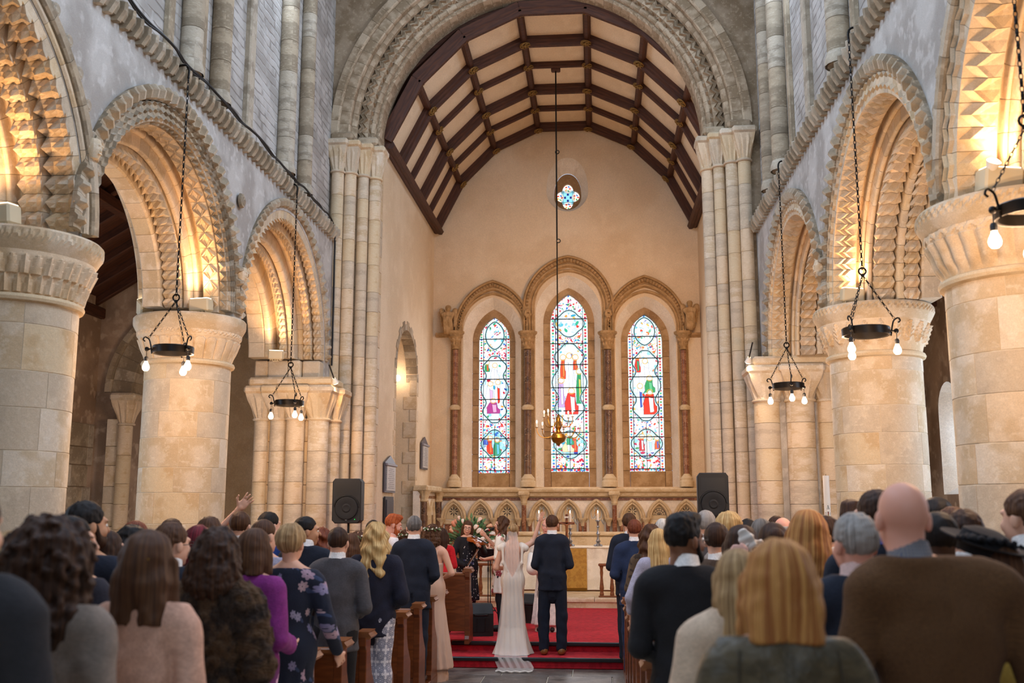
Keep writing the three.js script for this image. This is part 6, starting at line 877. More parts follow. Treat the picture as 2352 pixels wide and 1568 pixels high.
// ---- paschal candle on its stand
{
  const p = atD(1902, 1198, 13.3), t = thing('paschal_candle', 'tall white paschal candle with painted cross on a stand', 'candle', null, [p.x, 0, -13.3]), y0 = p.y - 0.25, y1 = atD(1900, 1092, 13.3).y;
  mesh('stand', lathe([[0.2, 0], [0.2, 0.04], [0.08, 0.1], [0.04, 0.2], [0.06, 0.3], [0.03, 0.4], [0.03, y0 - 0.2], [0.06, y0 - 0.15], [0.03, y0 - 0.08], [0.09, y0 - 0.02], [0.09, y0], [0, y0]], 18), mBrass, t);
  const cv = document.createElement('canvas'); cv.width = 256; cv.height = 512; const c = cv.getContext('2d'); c.fillStyle = '#f2ecdf'; c.fillRect(0, 0, 256, 512); c.fillStyle = '#1e2a24'; c.textAlign = 'center'; c.font = 'bold 44px serif'; c.fillText('A', 128, 262); c.fillText('Ω', 128, 440); c.fillRect(120, 280, 16, 110); c.fillRect(88, 318, 80, 16); c.fillStyle = '#b58a2c'; c.fillRect(124, 284, 8, 102); c.fillRect(92, 322, 72, 8); c.fillStyle = '#9c2a24'; for (const [a, b] of [[128, 292], [128, 326], [128, 376], [98, 326], [158, 326]]) { c.beginPath(); c.arc(a, b, 7, 0, 7); c.fill(); } c.fillStyle = '#1e2a24'; c.font = 'bold 30px serif'; c.fillText('2', 96, 308); c.fillText('0', 162, 308); c.fillText('1', 96, 366); c.fillText('9', 162, 366);
  const tx = new THREE.CanvasTexture(cv); tx.colorSpace = THREE.SRGBColorSpace; const g = new THREE.CylinderGeometry(0.04, 0.04, y1 - y0, 20, 1).rotateY(Math.PI).translate(0, (y0 + y1) / 2, 0); mesh('candle', g, std({ map: tx, roughness: 0.5 }), t); mesh('wick', rod([0, y1, 0], [0, y1 + 0.02, 0], 0.003), mBlack, t);
}
// ---- flower arrangement behind the musicians
{
  const p = atD(1080, 1250, 18.0), t = thing('flower_arrangement', 'tall arrangement of green foliage with peach and white roses behind the violinist', 'flowers', null, [p.x, Y2, -18.0]);
  mesh('pedestal', lathe([[0.16, 0], [0.16, 0.05], [0.06, 0.12], [0.04, 0.3], [0.05, 0.75], [0.12, 0.82], [0.14, 0.86], [0.14, 0.92], [0, 0.92]], 18), mIron, t);
  const leafG = fin(loft([[[0, 0, 0], [0.002, 0, 0.002], [-0.002, 0, 0.002]], [[-0.03, 0.05, 0], [0, 0.05, 0.012], [0.03, 0.05, 0]], [[-0.022, 0.1, -0.008], [0, 0.1, 0.006], [0.022, 0.1, -0.008]], [[0, 0.15, -0.02], [0.001, 0.15, -0.018], [-0.001, 0.15, -0.018]]], false)); const greens = [0x2f5a34, 0x41703f, 0x6a8a5a].map((c) => std({ color: c, roughness: 0.7 }));
  const roseG = fin(merge([0, 1, 2, 3, 4].map((k) => new THREE.TorusGeometry(0.014 + k * 0.005, 0.011, 5, 9).rotateX(Math.PI / 2).rotateZ(k * 0.3).translate(0, 0.025 - k * 0.008, 0))), 0.9), roses = [0xe9b48c, 0xf3e6d2, 0xe59a78, 0xf1d3bb].map((c) => std({ color: c, roughness: 0.8 }));
  for (let i = 0; i < 280; i++) { const a = rr(0, TAU), e = Math.acos(rr(-0.35, 1)), R = 0.3 * Math.pow(rnd(), 0.5), m = mesh('leaf', leafG, pick(greens), t), d = new THREE.Vector3(Math.sin(e) * Math.cos(a), Math.cos(e), Math.sin(e) * Math.sin(a)); m.position.set(d.x * R * 1.15, 1.2 + d.y * R * 1.5, d.z * R); m.quaternion.setFromUnitVectors(new THREE.Vector3(0, 1, 0), d); m.scale.setScalar(rr(0.5, 1.0)); }
  for (let i = 0; i < 44; i++) { const a = rr(0, TAU), e = Math.acos(rr(-0.4, 0.85)), m = mesh('rose', roseG, pick(roses), t), d = new THREE.Vector3(Math.sin(e) * Math.cos(a), Math.cos(e), Math.sin(e) * Math.sin(a)); m.position.set(d.x * 0.42, 1.2 + d.y * 0.52, d.z * 0.4); m.quaternion.setFromUnitVectors(new THREE.Vector3(0, 1, 0), d); m.scale.setScalar(rr(0.9, 1.4)); }
}
// ================================================================ PEOPLE
const HAIRC = { black: [0x110d0b, 0x1f1815], dark: [0x28170e, 0x452b1a], brown: [0x3c2416, 0x5e3e26], auburn: [0x5a2a1a, 0x84462a], red: [0x8a3a1c, 0xb8602e], wine: [0x4a0f18, 0x7a1c28], blonde: [0xa47c4a, 0xe0c288], sand: [0x7d5f3e, 0xb8976a], strawberry: [0x8a5228, 0xc08c4e], grey: [0x77716c, 0xa9a39c], white: [0xb9b2a8, 0xe3ddd2], pepper: [0x4d4844, 0x86807a] };
const hairMats = new Map();
function hairMat(c) {
  if (!hairMats.has(c)) { const [a, b] = HAIRC[c], A = hexc(a), B = hexc(b), z = hairMats.size * 3 + 200; const t = dataTex(128, (u, v) => { const s = 0.55 * vnoise(u * 64, v * 3, z, 64, 3) + 0.15 * vnoise(u * 24, v * 2, z + 1, 24, 2) + 0.3 * vnoise(u * 128, v * 6, z + 2, 128, 6); return mix3(A, B, sm(0.25, 0.75, s)); }, true); const r = t.clone(); r.source = t.source; r.repeat.set(3.2, 1.5); r.needsUpdate = true; hairMats.set(c, new THREE.MeshPhysicalMaterial({ map: r, roughness: 0.6, specularIntensity: 0.45, bumpMap: r, bumpScale: 0.005 })); }
  return hairMats.get(c);
}
const SKIN = { fair: 0xdca88c, pink: 0xd99a82, tan: 0xc08a66, brown: 0x7a4d33, deep: 0x4a2e20 }, skinMats = new Map();
const skinMat = (s) => { if (!skinMats.has(s)) { const c = new THREE.Color(SKIN[s]); skinMats.set(s, std({ color: c, roughness: 0.55, bumpMap: rep(GRITF, 6), bumpScale: 0.0006 })); } return skinMats.get(s); };
const fabs = new Map();
const TWEED = dataTex(64, (u, v) => { const k = 0.78 + 0.12 * hash(Math.floor(u * 64), Math.floor(v * 64), 3) + 0.1 * fbm2(u * 8, v * 8, 7, 8, 2); return [k, k, k]; }, true);
function fab(hex, rough = 0.92, bump = 0.0025) { const k = hex + ':' + rough; if (!fabs.has(k)) fabs.set(k, std({ color: new THREE.Color(hex).multiplyScalar(1.35), map: rep(TWEED, 3), roughness: rough, bumpMap: rep(GRITF, 5), bumpScale: bump })); return fabs.get(k); }
function print(w, h, draw, repeat = 1.6) { const cv = document.createElement('canvas'); cv.width = w; cv.height = h; draw(cv.getContext('2d'), w, h); const t = new THREE.CanvasTexture(cv); t.colorSpace = THREE.SRGBColorSpace; t.wrapS = t.wrapT = THREE.RepeatWrapping; t.repeat.set(repeat, repeat); return std({ map: t, roughness: 0.9, bumpMap: rep(GRITF, 4), bumpScale: 0.002 }); }
function lcg(s) { return () => { s = (s * 1103515245 + 12345) & 0x7fffffff; return s / 0x7fffffff; }; }
const floral = (bg, petals, leaf, n, size, sd) => print(256, 256, (x, w) => { const R = lcg(sd); x.fillStyle = bg; x.fillRect(0, 0, w, w); for (let i = 0; i < n; i++) { const cx = R() * w, cy = R() * w, s = size * (0.6 + R() * 0.7), col = petals[Math.floor(R() * petals.length)]; for (const ox of [-w, 0, w]) for (const oy of [-w, 0, w]) { x.fillStyle = leaf; x.beginPath(); x.ellipse(cx + ox + s, cy + oy + s * 0.6, s * 0.7, s * 0.3, 0.7, 0, 7); x.fill(); for (let k = 0; k < 7; k++) { const a = k * 0.9; x.fillStyle = col; x.globalAlpha = 0.85; x.beginPath(); x.ellipse(cx + ox + Math.cos(a) * s * 0.5, cy + oy + Math.sin(a) * s * 0.5, s * 0.42, s * 0.26, a, 0, 7); x.fill(); } x.globalAlpha = 1; } } });
const mFloralNavy = floral('#131a2c', ['#b99aa6', '#8f86a6', '#a8a3b8', '#c8a8a8'], '#33405e', 26, 19, 5), mFloralPurple = floral('#6a2a66', ['#d08ac0', '#e8c0d8', '#a84a98'], '#3a2a4a', 18, 20, 9), mFloralCream = floral('#e6dccb', ['#8a2a34', '#c08a78', '#d8b098'], '#5a6a4a', 9, 22, 13), mFloralBlack = floral('#14110f', ['#8a4a3a', '#b08a4a', '#5a6a4a'], '#2c3a28', 14, 16, 15);
const mDots = print(256, 256, (x, w) => { x.fillStyle = '#10101a'; x.fillRect(0, 0, w, w); const R = lcg(4); for (let i = 0; i < 60; i++) { x.fillStyle = R() < 0.7 ? '#d8d2cc' : '#6a6aa8'; x.beginPath(); x.ellipse(R() * w, R() * w, 5, 3.4, R() * 3, 0, 7); x.fill(); } });
const mDamask = print(256, 256, (x, w) => { x.fillStyle = '#d9d6dc'; x.fillRect(0, 0, w, w); x.strokeStyle = '#3c4668'; x.fillStyle = '#3c4668'; for (const [cx, cy] of [[64, 64], [192, 192], [64, 192], [192, 64]]) { x.lineWidth = 5; for (const r of [14, 28, 44, 56]) { x.beginPath(); for (let i = 0; i <= 80; i++) { const a = i / 80 * TAU, q = r * (1 + 0.18 * Math.cos(8 * a)); x.lineTo(cx + q * Math.cos(a), cy + q * Math.sin(a)); } x.stroke(); } for (let k = 0; k < 8; k++) { x.beginPath(); x.ellipse(cx + Math.cos(k * 0.785) * 36, cy + Math.sin(k * 0.785) * 36, 8, 4, k * 0.785, 0, 7); x.fill(); } } }, 5);
const mFur = std({ map: rep(dataTex(256, (u, v) => { const p = fbm2(u * 10, v * 10, 301, 10, 4), g = vnoise(u * 128, v * 40, 303, 128, 40); return mix3(mix3(hexc(0x1e130d), hexc(0x4a3420), sm(0.4, 0.65, p)), hexc(0x6a5034), 0.35 * g); }, true), 1.6), roughness: 1, bumpMap: rep(grit(305, 60), 3), bumpScale: 0.02 });
const mLeather = std({ map: rep(blotch(0x52462f, 0x403622, 0x64563c, 307, 256, 10), 2), roughness: 0.5, bumpMap: rep(grit(309, 30), 2), bumpScale: 0.006 });
const mTweedBrown = std({ map: rep(dataTex(128, (u, v) => { const h = hash(Math.floor(u * 128), Math.floor(v * 128), 311), d = ((Math.floor(u * 64) + Math.floor(v * 64)) % 2) * 0.25; return mix3(hexc(0x4a3018), hexc(0x6e4a28), 0.6 * h + d); }, true), 3), roughness: 1, bumpMap: rep(GRITF, 6), bumpScale: 0.004 });
const mSatin = std({ color: 0xe9dccb, roughness: 0.42, bumpMap: rep(GRITF, 3), bumpScale: 0.001 }), mBlush = std({ color: 0xcfae98, roughness: 0.7 }), mAlb = fab(0xe6ddd0, 0.9);

// ---- cached heads and hands
function headPrims(f) { const w = f ? 0.96 : 1; return [
  ell([0, 0.03, 0.018], [0.075 * w, 0.088, 0.092]), ell([0, -0.025, -0.028], [0.062 * w, 0.088, 0.066]), ell([0, -0.05, -0.02], [0.058 * w, 0.06, 0.06]), ell([0, -0.098, -0.062], [0.026, 0.018, 0.022], 0.02), ell([0, 0.028, -0.078], [0.052, 0.014, 0.016], 0.02),
  ell([-0.036, -0.03, -0.07], [0.022, 0.022, 0.018], 0.02), ell([0.036, -0.03, -0.07], [0.022, 0.022, 0.018], 0.02), cap([0, 0.012, -0.093], [0, -0.026, -0.112], 0.008, 0.0125, 0.012), ell([0, -0.062, -0.09], [0.024, 0.0065, 0.009], 0.008), ell([0, -0.074, -0.087], [0.019, 0.007, 0.009], 0.008),
  ell([-0.078 * w, -0.008, 0.012], [0.011, 0.033, 0.02], 0.008), ell([0.078 * w, -0.008, 0.012], [0.011, 0.033, 0.02], 0.008), cap([0, -0.06, 0.022], [0, -0.17, 0.035], f ? 0.047 : 0.056, f ? 0.049 : 0.06, 0.03),
  { ...ell([-0.03, 0.004, -0.094], [0.014, 0.008, 0.012]), cut: true }, { ...ell([0.03, 0.004, -0.094], [0.014, 0.008, 0.012]), cut: true }]; }
const headCache = new Map(); function headGeo(f, fine) { const k = f + '' + fine; if (!headCache.has(k)) headCache.set(k, netField(headPrims(f), fine ? 0.006 : 0.0095, 0.022)); return headCache.get(k); }
const handCache = new Map();
function handGeo(pose, fine) { // wrist at the origin, fingers along -y, palm towards -z, thumb on +x
  const k = pose + fine; if (handCache.has(k)) return handCache.get(k);
  const P = [cap([0, 0.02, 0], [0, -0.02, 0], 0.024, 0.026), ell([0, -0.05, 0], [0.037, 0.045, 0.016], 0.015), cap([-0.026, -0.03, 0], [-0.027, -0.075, 0], 0.013, 0.011), cap([0.026, -0.03, 0], [0.027, -0.08, 0], 0.013, 0.011)];
  const curl = pose === 'open' ? 0.06 : pose === 'grip' ? 1.15 : 0.4, len = [[-0.029, 0.06], [-0.01, 0.072], [0.01, 0.078], [0.029, 0.07]];
  for (const [x, l] of len) { let p = [x, -0.085, 0], a = curl * 0.4; const spread = pose === 'open' ? x * 2.2 : x * 0.4; for (let j = 0; j < 3; j++) { const s = l * [0.45, 0.32, 0.23][j], q = [p[0] + spread * s * 3, p[1] - Math.cos(a) * s, p[2] - Math.sin(a) * s]; P.push({ ...cap(p, q, 0.0088 - j * 0.0008, 0.0082 - j * 0.0008), k: 0.004 }); p = q; a += curl * 0.8; } }
  const th = pose === 'open' ? 0.05 : 0.028; P.push({ ...cap([0.028, -0.028, -0.002], [0.03 + th * 0.8, -0.06, -0.012], 0.0125, 0.0105), k: 0.01 }, { ...cap([0.03 + th * 0.8, -0.06, -0.012], [0.032 + th, -0.092, -0.02 - curl * 0.02], 0.0105, 0.0085), k: 0.006 });
  const g = netField(P, fine ? 0.005 : 0.009, 0.01); handCache.set(k, g); return g;
}
const V3 = (a) => new THREE.Vector3(...a);
function frameTo(geo, at, dir, roll = 0, s = 1) { const g = geo.clone(); const q = new THREE.Quaternion().setFromUnitVectors(new THREE.Vector3(0, -1, 0), dir.clone().normalize()); g.rotateY(roll).scale(s, s, s).applyQuaternion(q); return g.translate(at.x, at.y, at.z); }
function bare(gs) { return mergeGeometries(gs.map((g) => { const k = g.clone(); for (const n of Object.keys(k.attributes)) if (n !== 'position' && n !== 'normal') k.deleteAttribute(n); return k; })); }
function planeUV(g) { const p = g.attributes.position, uv = new Float32Array(p.count * 2); for (let i = 0; i < p.count; i++) { const a = Math.atan2(p.getX(i), p.getZ(i)); uv[2 * i] = a * 0.19; uv[2 * i + 1] = p.getY(i); } g.setAttribute('uv', new THREE.BufferAttribute(uv, 2)); return g; }
function hairGeo(style, fine, sd) {
  const c = fine ? 0.0075 : 0.012; let P, amp = 0.003, freq = 34, nape = -0.088;
  const n3 = (x, y, z, f) => vnoise(x * f + sd, y * f, z * f) - 0.5;
  if (style === 'short') { P = [ell([0, 0.036, 0.021], [0.0855, 0.0965, 0.102])]; amp = 0.008; freq = 70; }
  else if (style === 'crop') { P = [ell([0, 0.032, 0.019], [0.081, 0.092, 0.097])]; amp = 0.004; freq = 80; nape = -0.06; }
  else if (style === 'quiff') { P = [ell([0, 0.036, 0.02], [0.084, 0.095, 0.1]), ell([0, 0.108, -0.045], [0.062, 0.034, 0.05], 0.03), ell([0, 0.1, 0.02], [0.07, 0.036, 0.07], 0.03)]; amp = 0.008; freq = 60; }
  else if (style === 'fringe') { P = [ell([0, 0.02, 0.02], [0.082, 0.08, 0.1])]; nape = -0.075; amp = 0.002; }
  else if (style === 'tuft') { P = [ell([0, 0.04, 0.024], [0.098, 0.103, 0.112])]; amp = 0.014; freq = 48; nape = -0.085; }
  else if (style === 'bun') P = [ell([0, 0.034, 0.022], [0.085, 0.094, 0.1]), ell([0, 0.05, 0.118], [0.048, 0.045, 0.04], 0.012)];
  else if (style === 'bob') { P = [ell([0, 0.034, 0.022], [0.09, 0.096, 0.104]), ell([0, -0.045, 0.03], [0.098, 0.11, 0.094], 0.04), cap([-0.082, 0.0, 0.0], [-0.09, -0.14, 0.0], 0.03, 0.03), cap([0.082, 0.0, 0.0], [0.09, -0.14, 0.0], 0.03, 0.03), cap([-0.045, -0.06, 0.06], [-0.05, -0.16, 0.07], 0.055, 0.05), cap([0.045, -0.06, 0.06], [0.05, -0.16, 0.07], 0.055, 0.05)]; nape = -0.14; amp = 0.007; freq = 36; }
  else if (style === 'shoulder') { P = [ell([0, 0.036, 0.022], [0.092, 0.098, 0.106]), ell([0, -0.06, 0.035], [0.104, 0.14, 0.096], 0.04), cap([-0.085, 0.0, 0.0], [-0.1, -0.19, 0.0], 0.032, 0.03), cap([0.085, 0.0, 0.0], [0.1, -0.19, 0.0], 0.032, 0.03), cap([-0.05, -0.06, 0.065], [-0.055, -0.22, 0.075], 0.06, 0.05), cap([0.05, -0.06, 0.065], [0.055, -0.22, 0.075], 0.06, 0.05)]; nape = -0.215; amp = 0.009; freq = 30; }
  else if (style === 'long') { P = [ell([0, 0.034, 0.022], [0.088, 0.096, 0.104]), ell([0, -0.05, 0.036], [0.094, 0.13, 0.09], 0.04), { ...cap([-0.03, -0.08, 0.075], [-0.045, -0.34, 0.115], 0.062, 0.045), k: 0.05 }, { ...cap([0.03, -0.08, 0.075], [0.045, -0.34, 0.115], 0.062, 0.045), k: 0.05 }, cap([-0.078, 0.0, 0.01], [-0.085, -0.24, 0.05], 0.03, 0.03), cap([0.078, 0.0, 0.01], [0.085, -0.24, 0.05], 0.03, 0.03)]; nape = -0.42; amp = 0.006; }
  else if (style === 'wavy') { P = [ell([0, 0.036, 0.022], [0.093, 0.099, 0.108]), ell([0, -0.07, 0.04], [0.108, 0.15, 0.094], 0.04), { ...cap([-0.04, -0.1, 0.08], [-0.06, -0.3, 0.11], 0.06, 0.045), k: 0.05 }, { ...cap([0.04, -0.1, 0.08], [0.06, -0.3, 0.11], 0.06, 0.045), k: 0.05 }, cap([-0.085, 0, 0], [-0.105, -0.22, 0.03], 0.034, 0.036), cap([0.085, 0, 0], [0.105, -0.22, 0.03], 0.034, 0.036)]; nape = -0.4; amp = 0.016; freq = 26; }
  else if (style === 'curly') { P = [ell([0, 0.03, 0.02], [0.125, 0.115, 0.125]), ell([0, -0.09, 0.03], [0.15, 0.17, 0.13], 0.06), ell([0, -0.2, 0.06], [0.13, 0.14, 0.1], 0.06)]; nape = -0.36; amp = 0.03; freq = 40; }
  else if (style === 'curlbob') { P = [ell([0, 0.034, 0.022], [0.1, 0.103, 0.115]), ell([0, -0.08, 0.04], [0.12, 0.14, 0.108], 0.05), ell([0, -0.12, 0.05], [0.112, 0.09, 0.09], 0.05)]; nape = -0.2; amp = 0.02; freq = 38; }
  const streak = (x, y, z) => { const a = Math.atan2(x, z); return (vnoise(a * freq * 0.22 + sd, y * (freq > 30 ? 3 : 5) + 1.2 * Math.sin(y * 20 + sd), sd) - 0.5); };
  const g = netField(P, c, 0.02, (x, y, z, d) => {
    d += amp * (0.9 * streak(x, y, z) + 1.1 * n3(x, y, z, freq) );
    if (freq >= 34 && amp > 0.018) d += 0.012 * n3(x, y, z, 80);
    if (amp > 0.012 && (style === 'wavy')) d += 0.01 * Math.sin(y * 55 + 3 * Math.sin(Math.atan2(x, z) * 3));
    let low; const side = Math.abs(x);
    if (style === 'short' || style === 'crop' || style === 'quiff' || style === 'fringe' || style === 'tuft' || style === 'bun') { low = z > 0.05 ? nape : z > -0.02 ? nape + (0.05 - z) / 0.07 * (0.0 - nape) : z > -0.06 ? 0.0 + (-0.02 - z) / 0.04 * 0.055 : 0.055; if (side > 0.06 && z < 0.045 && z > -0.04) low = Math.max(low, 0.012); if (style !== 'tuft' && style !== 'bun' && z > 0) d += Math.max(0, -0.005 - y) * 0.13; d = Math.max(d, (low - y) * 0.8); if (style === 'fringe') d = Math.max(d, (y - 0.045) * 0.8); }
    else { d = Math.max(d, nape - 0.012 * streak(x * 3, y, z) - y); const f = Math.min(-0.035 - z, 0.068 - side, 0.052 - y); d = Math.max(d, f); }
    return d;
  });
  return projUV(g, 1);
}
const POSE = { // elbow and wrist for the +x arm at height 1.75 (mirrored for the other)
  fold: [[0.222, 1.13, 0.03], [0.12, 1.06, -0.2]], down: [[0.23, 1.13, 0.03], [0.225, 0.88, -0.06]], pew: [[0.24, 1.14, 0.0], [0.26, 0.93, -0.2]],
};
let personCount = 0;
function person(o) {
  const f = !!o.f, D = o.D, head = atD(o.px, o.top, D), gy = o.ground ?? tierY(D), H = head.y - gy, s = H / 1.75, fine = o.fine ?? D < 6, cell = D < 4.8 ? 0.0145 : D < 9 ? 0.019 : o.show ? 0.017 : 0.024;
  const lean = o.lean ?? 0, wide = (o.wide ?? 1) * (f ? 0.9 : 1.04);
  const t = thing('person', o.label, 'person', o.group ?? 'wedding guests', [head.x, gy, -D], o.yaw ?? 0); t.scale.setScalar(s);
  const shx = 0.175 * wide, shy = 1.425, dx = o.head?.dx ?? 0, hip = o.hip ?? (f ? 1.05 : 1);
  const mirror = (p) => [-p[0], p[1], p[2]];
  const arm = (a, sgn) => { const A = typeof a === 'string' ? POSE[a].map((p) => (sgn > 0 ? p : mirror(p))) : a; const w = wide > 1 ? 0.02 : 0; return A.map((p, i) => [p[0] + (typeof a === 'string' ? sgn * w : 0), p[1], p[2]]); };
  const aR = arm(o.armR ?? o.arms ?? 'fold', 1), aL = arm(o.armL ?? o.arms ?? 'fold', -1), shR = [shx, shy - 0.032, 0.01], shL = [-shx, shy - 0.032, 0.01];
  const raise = (sh, el) => (el[1] > sh[1] ? [sh[0], sh[1] + 0.04, sh[2]] : sh);
  const stance = o.stance ?? 0.085, legs = [-1, 1].map((q) => [[q * 0.085, 0.93, 0.01], [q * (stance + 0.005), 0.49, -0.01], [q * stance, 0.08, 0.02]]);
  // --- skin
  const bw = f ? 0.93 : 1;
  const torso = (e) => [ell([0, 0.98, 0.0], [0.155 * hip + e, 0.13 + e, 0.105 + e], 0.06), ell([0, 1.12, 0.0], [0.128 * bw + e, 0.14 + e, 0.095 + e], 0.06), ell([0, 1.28, -0.002], [0.148 * wide + e, 0.19 + e, 0.108 + e], 0.06), cap([-shx * 0.72, shy - 0.012, 0.012], [shx * 0.72, shy - 0.012, 0.012], 0.05 + e, 0.05 + e, 0.06), cap([dx * 0.4, 1.4, 0.02], [dx * 0.9, 1.5, 0.012], 0.062 + e * 0.6, 0.052 + e * 0.3, 0.06), cap([0.03 + dx * 0.8, 1.49, 0.02], [shx * 0.78, shy + 0.0, 0.015], 0.042 + e * 0.8, 0.05 + e * 0.8, 0.05), cap([-0.03 + dx * 0.8, 1.49, 0.02], [-shx * 0.78, shy + 0.0, 0.015], 0.042 + e * 0.8, 0.05 + e * 0.8, 0.05)];
  const armP = (sh, A, e, upto = 1, cuff = 0) => { const P = [cap(raise(sh, A[0]), A[0], 0.05 + e, 0.041 + e, 0.022)]; if (upto > 0.5) { const w = A[1], el = A[0], k = upto > 1 ? 1 : upto; P.push(cap(el, [0, 1, 2].map((i) => el[i] + (w[i] - el[i]) * k), 0.04 + e, (0.03 + (1 - k) * 0.01) + e + cuff, 0.02)); } return P; };
  const legP = (L, e, to = 1) => [cap(L[0], L[1], 0.08 + e, 0.056 + e, 0.05), cap(L[1], [0, 1, 2].map((i) => L[1][i] + (L[2][i] - L[1][i]) * to), 0.054 + e, 0.038 + e, 0.03)];
  const skinP = [...torso(-0.004), ...armP(shR, aR, -0.004), ...armP(shL, aL, -0.004), ...legP(legs[0], -0.004), ...legP(legs[1], -0.004)]; for (const L of legs) skinP.push(cap([L[2][0], 0.045, 0.03], [L[2][0] * 1.25, 0.035, -0.13], 0.036, 0.03, 0.03));
  const hy = o.head?.yaw ?? 0, hp = o.head?.pitch ?? 0, ht = o.head?.tilt ?? 0, hc = [o.head?.dx ?? 0, 1.634, -0.008], hm = new THREE.Matrix4().makeRotationFromEuler(new THREE.Euler(hp, hy, ht, 'YXZ')).setPosition(...hc);
  const hands = [[aR, 1], [aL, -1]].map(([A, q]) => { const el = V3(A[0]), w = V3(A[1]), d = w.clone().sub(el).normalize(); const pose = q > 0 ? o.handR ?? 'relax' : o.handL ?? 'relax'; let g = handGeo(pose, fine && o.show).clone(); if (q < 0) { g.scale(-1, 1, 1); const ix = g.index.array; for (let i = 0; i < ix.length; i += 3) { const z = ix[i]; ix[i] = ix[i + 1]; ix[i + 1] = z; } g.computeVertexNormals(); } return frameTo(g, w.clone().addScaledVector(d, 0.01), d, q > 0 ? o.rollR ?? 0.9 : o.rollL ?? -0.9, f ? 0.92 : 1); });
  const headG = headGeo(f, fine).clone().applyMatrix4(hm);
  mesh('body', bare([netField(skinP, o.show && o.f ? 0.016 : 0.026, 0.05), headG, ...hands]), skinMat(o.skin ?? 'fair'), t);
  // --- clothing
  const wr = (amt, fr) => (x, y, z, d) => d + amt * (vnoise(x * fr + personCount * 7, y * fr * 1.4, z * fr) - 0.5) * 2;
  const T = o.wear, seedn = personCount++ * 3.7;
  const cut = (hemY, neckY, base, neckSlope = 0.12) => (x, y, z, d) => Math.max(base ? base(x, y, z, d) : d, hemY - y, y - (neckY + neckSlope * z));
  const addG = (name, P, mat, mod, c = cell, k = 0.045) => { const g = planeUV(netField(P, c, k, mod)); return mesh(name, g, mat, t); };
  const collarRing = (r, y, th) => ({ lo: [-r - th + dx, y - 0.04, -r - th], hi: [r + th + dx, y + 0.04, r + th + 0.03], k: 0.02, f(x, yy, z) { const q = Math.hypot(x - dx * 0.85, z - 0.012) - r, w = yy - y - (z - 0.01) * 0.25; return Math.hypot(q, w * 0.7) - th; } });
  for (const w of T) {
    const [type, mat, q = {}] = w;
    if (type === 'jacket') { // suit jacket: padded shoulders, open vent, sleeves to the wrist
      const e = q.e ?? 0.022, P = [...torso(e), cap([0, shy + 0.02, 0.012], [shx * 0.95, shy - 0.012, 0.012], 0.056, 0.056, 0.05), cap([0, shy + 0.02, 0.012], [-shx * 0.95, shy - 0.012, 0.012], 0.056, 0.056, 0.05), ...armP(shR, aR, 0.015, 0.97, 0.006), ...armP(shL, aL, 0.015, 0.97, 0.006), cap([0, 1.02, 0.0], [0, (q.hem ?? 0.78) - 0.04, 0.0], 0.165, 0.2, 0.06, 1.45), collarRing(0.068, 1.475, 0.02)];
      const hem = q.hem ?? 0.78; addG('jacket', P, mat, (x, y, z, d) => { d += 0.007 * (vnoise(x * 14 + seedn, y * 9, z * 14) - 0.5) * 2 * (fine ? 1.3 : 1); d += 0.004 * Math.sin(y * 46 + x * 12 + seedn) * sm(1.2, 1.0, y) * sm(0.85, 1.0, y); if (z > 0 && Math.abs(x) < 0.006) d += 0.006; if (z > 0 && y < hem + 0.16 && Math.abs(x) < 0.008) d += 0.02; if (Math.abs(x) < 0.14 && y < hem) d = Math.max(d, hem - y); return Math.max(d, Math.abs(x) < shx + 0.02 ? Math.min(hem - y, 1) : -1, y - 1.52); });
      if (q.collar !== 0) mesh('shirt_collar', fin(new THREE.CylinderGeometry(0.063, 0.072, 0.062, 20, 1, true).rotateX(-0.3).translate(dx * 0.9, 1.527, 0.016), 1), q.collar ?? fab(0xe8e4e0), t);
    } else if (type === 'shirt' || type === 'cardigan' || type === 'jumper') {
      const e = q.e ?? 0.016, sl = q.sleeve ?? 0.95, P = [...torso(e), ...armP(shR, aR, q.arm ?? 0.013, sl, 0.004), ...armP(shL, aL, q.arm ?? 0.013, sl, 0.004)]; const hem = q.hem ?? 0.86; if (q.hem && q.hem < 0.84) P.push(cap([0, 0.95, 0], [0, q.hem - 0.02, 0], 0.15, 0.165, 0.06, 1.3)); if (q.bulk) P.push(ell([0, 1.15, 0.03], [0.19, 0.3, 0.14], 0.08));
      const seam = q.raglan; addG(type === 'shirt' ? 'shirt' : type, P, mat, (x, y, z, d) => { d += (q.wrinkle ?? 0.006) * (vnoise(x * 16 + seedn, y * 11, z * 16) - 0.5) * 2; d += 0.004 * Math.sin(y * 50 - Math.abs(x) * 40 + seedn) * sm(1.25, 1.05, y); if (seam && z > 0) d += 0.006 * gauss(Math.abs(x) - (0.09 + (1.45 - y) * 0.28), 0.008) * (y > 1.2 ? 1 : 0); return Math.max(d, Math.abs(x) < 0.19 ? hem - y : -1, y - ((q.neck ?? 1.485) + 0.15 * z)); });
      if (q.collar) mesh('shirt_collar', fin(new THREE.CylinderGeometry(0.06, 0.068, 0.045, 20, 1, true).rotateX(-0.28).translate(0, 1.508, 0.014), 1), q.collar, t);
    } else if (type === 'coat') {
      const e = q.e ?? 0.04, P = [...torso(e), ...armP(shR, aR, 0.034, 0.97, 0.01), ...armP(shL, aL, 0.034, 0.97, 0.01), cap([0, 1.0, 0], [0, 0.6, 0], 0.175, 0.2, 0.06, 1.25), collarRing(0.085, 1.46, 0.035)];
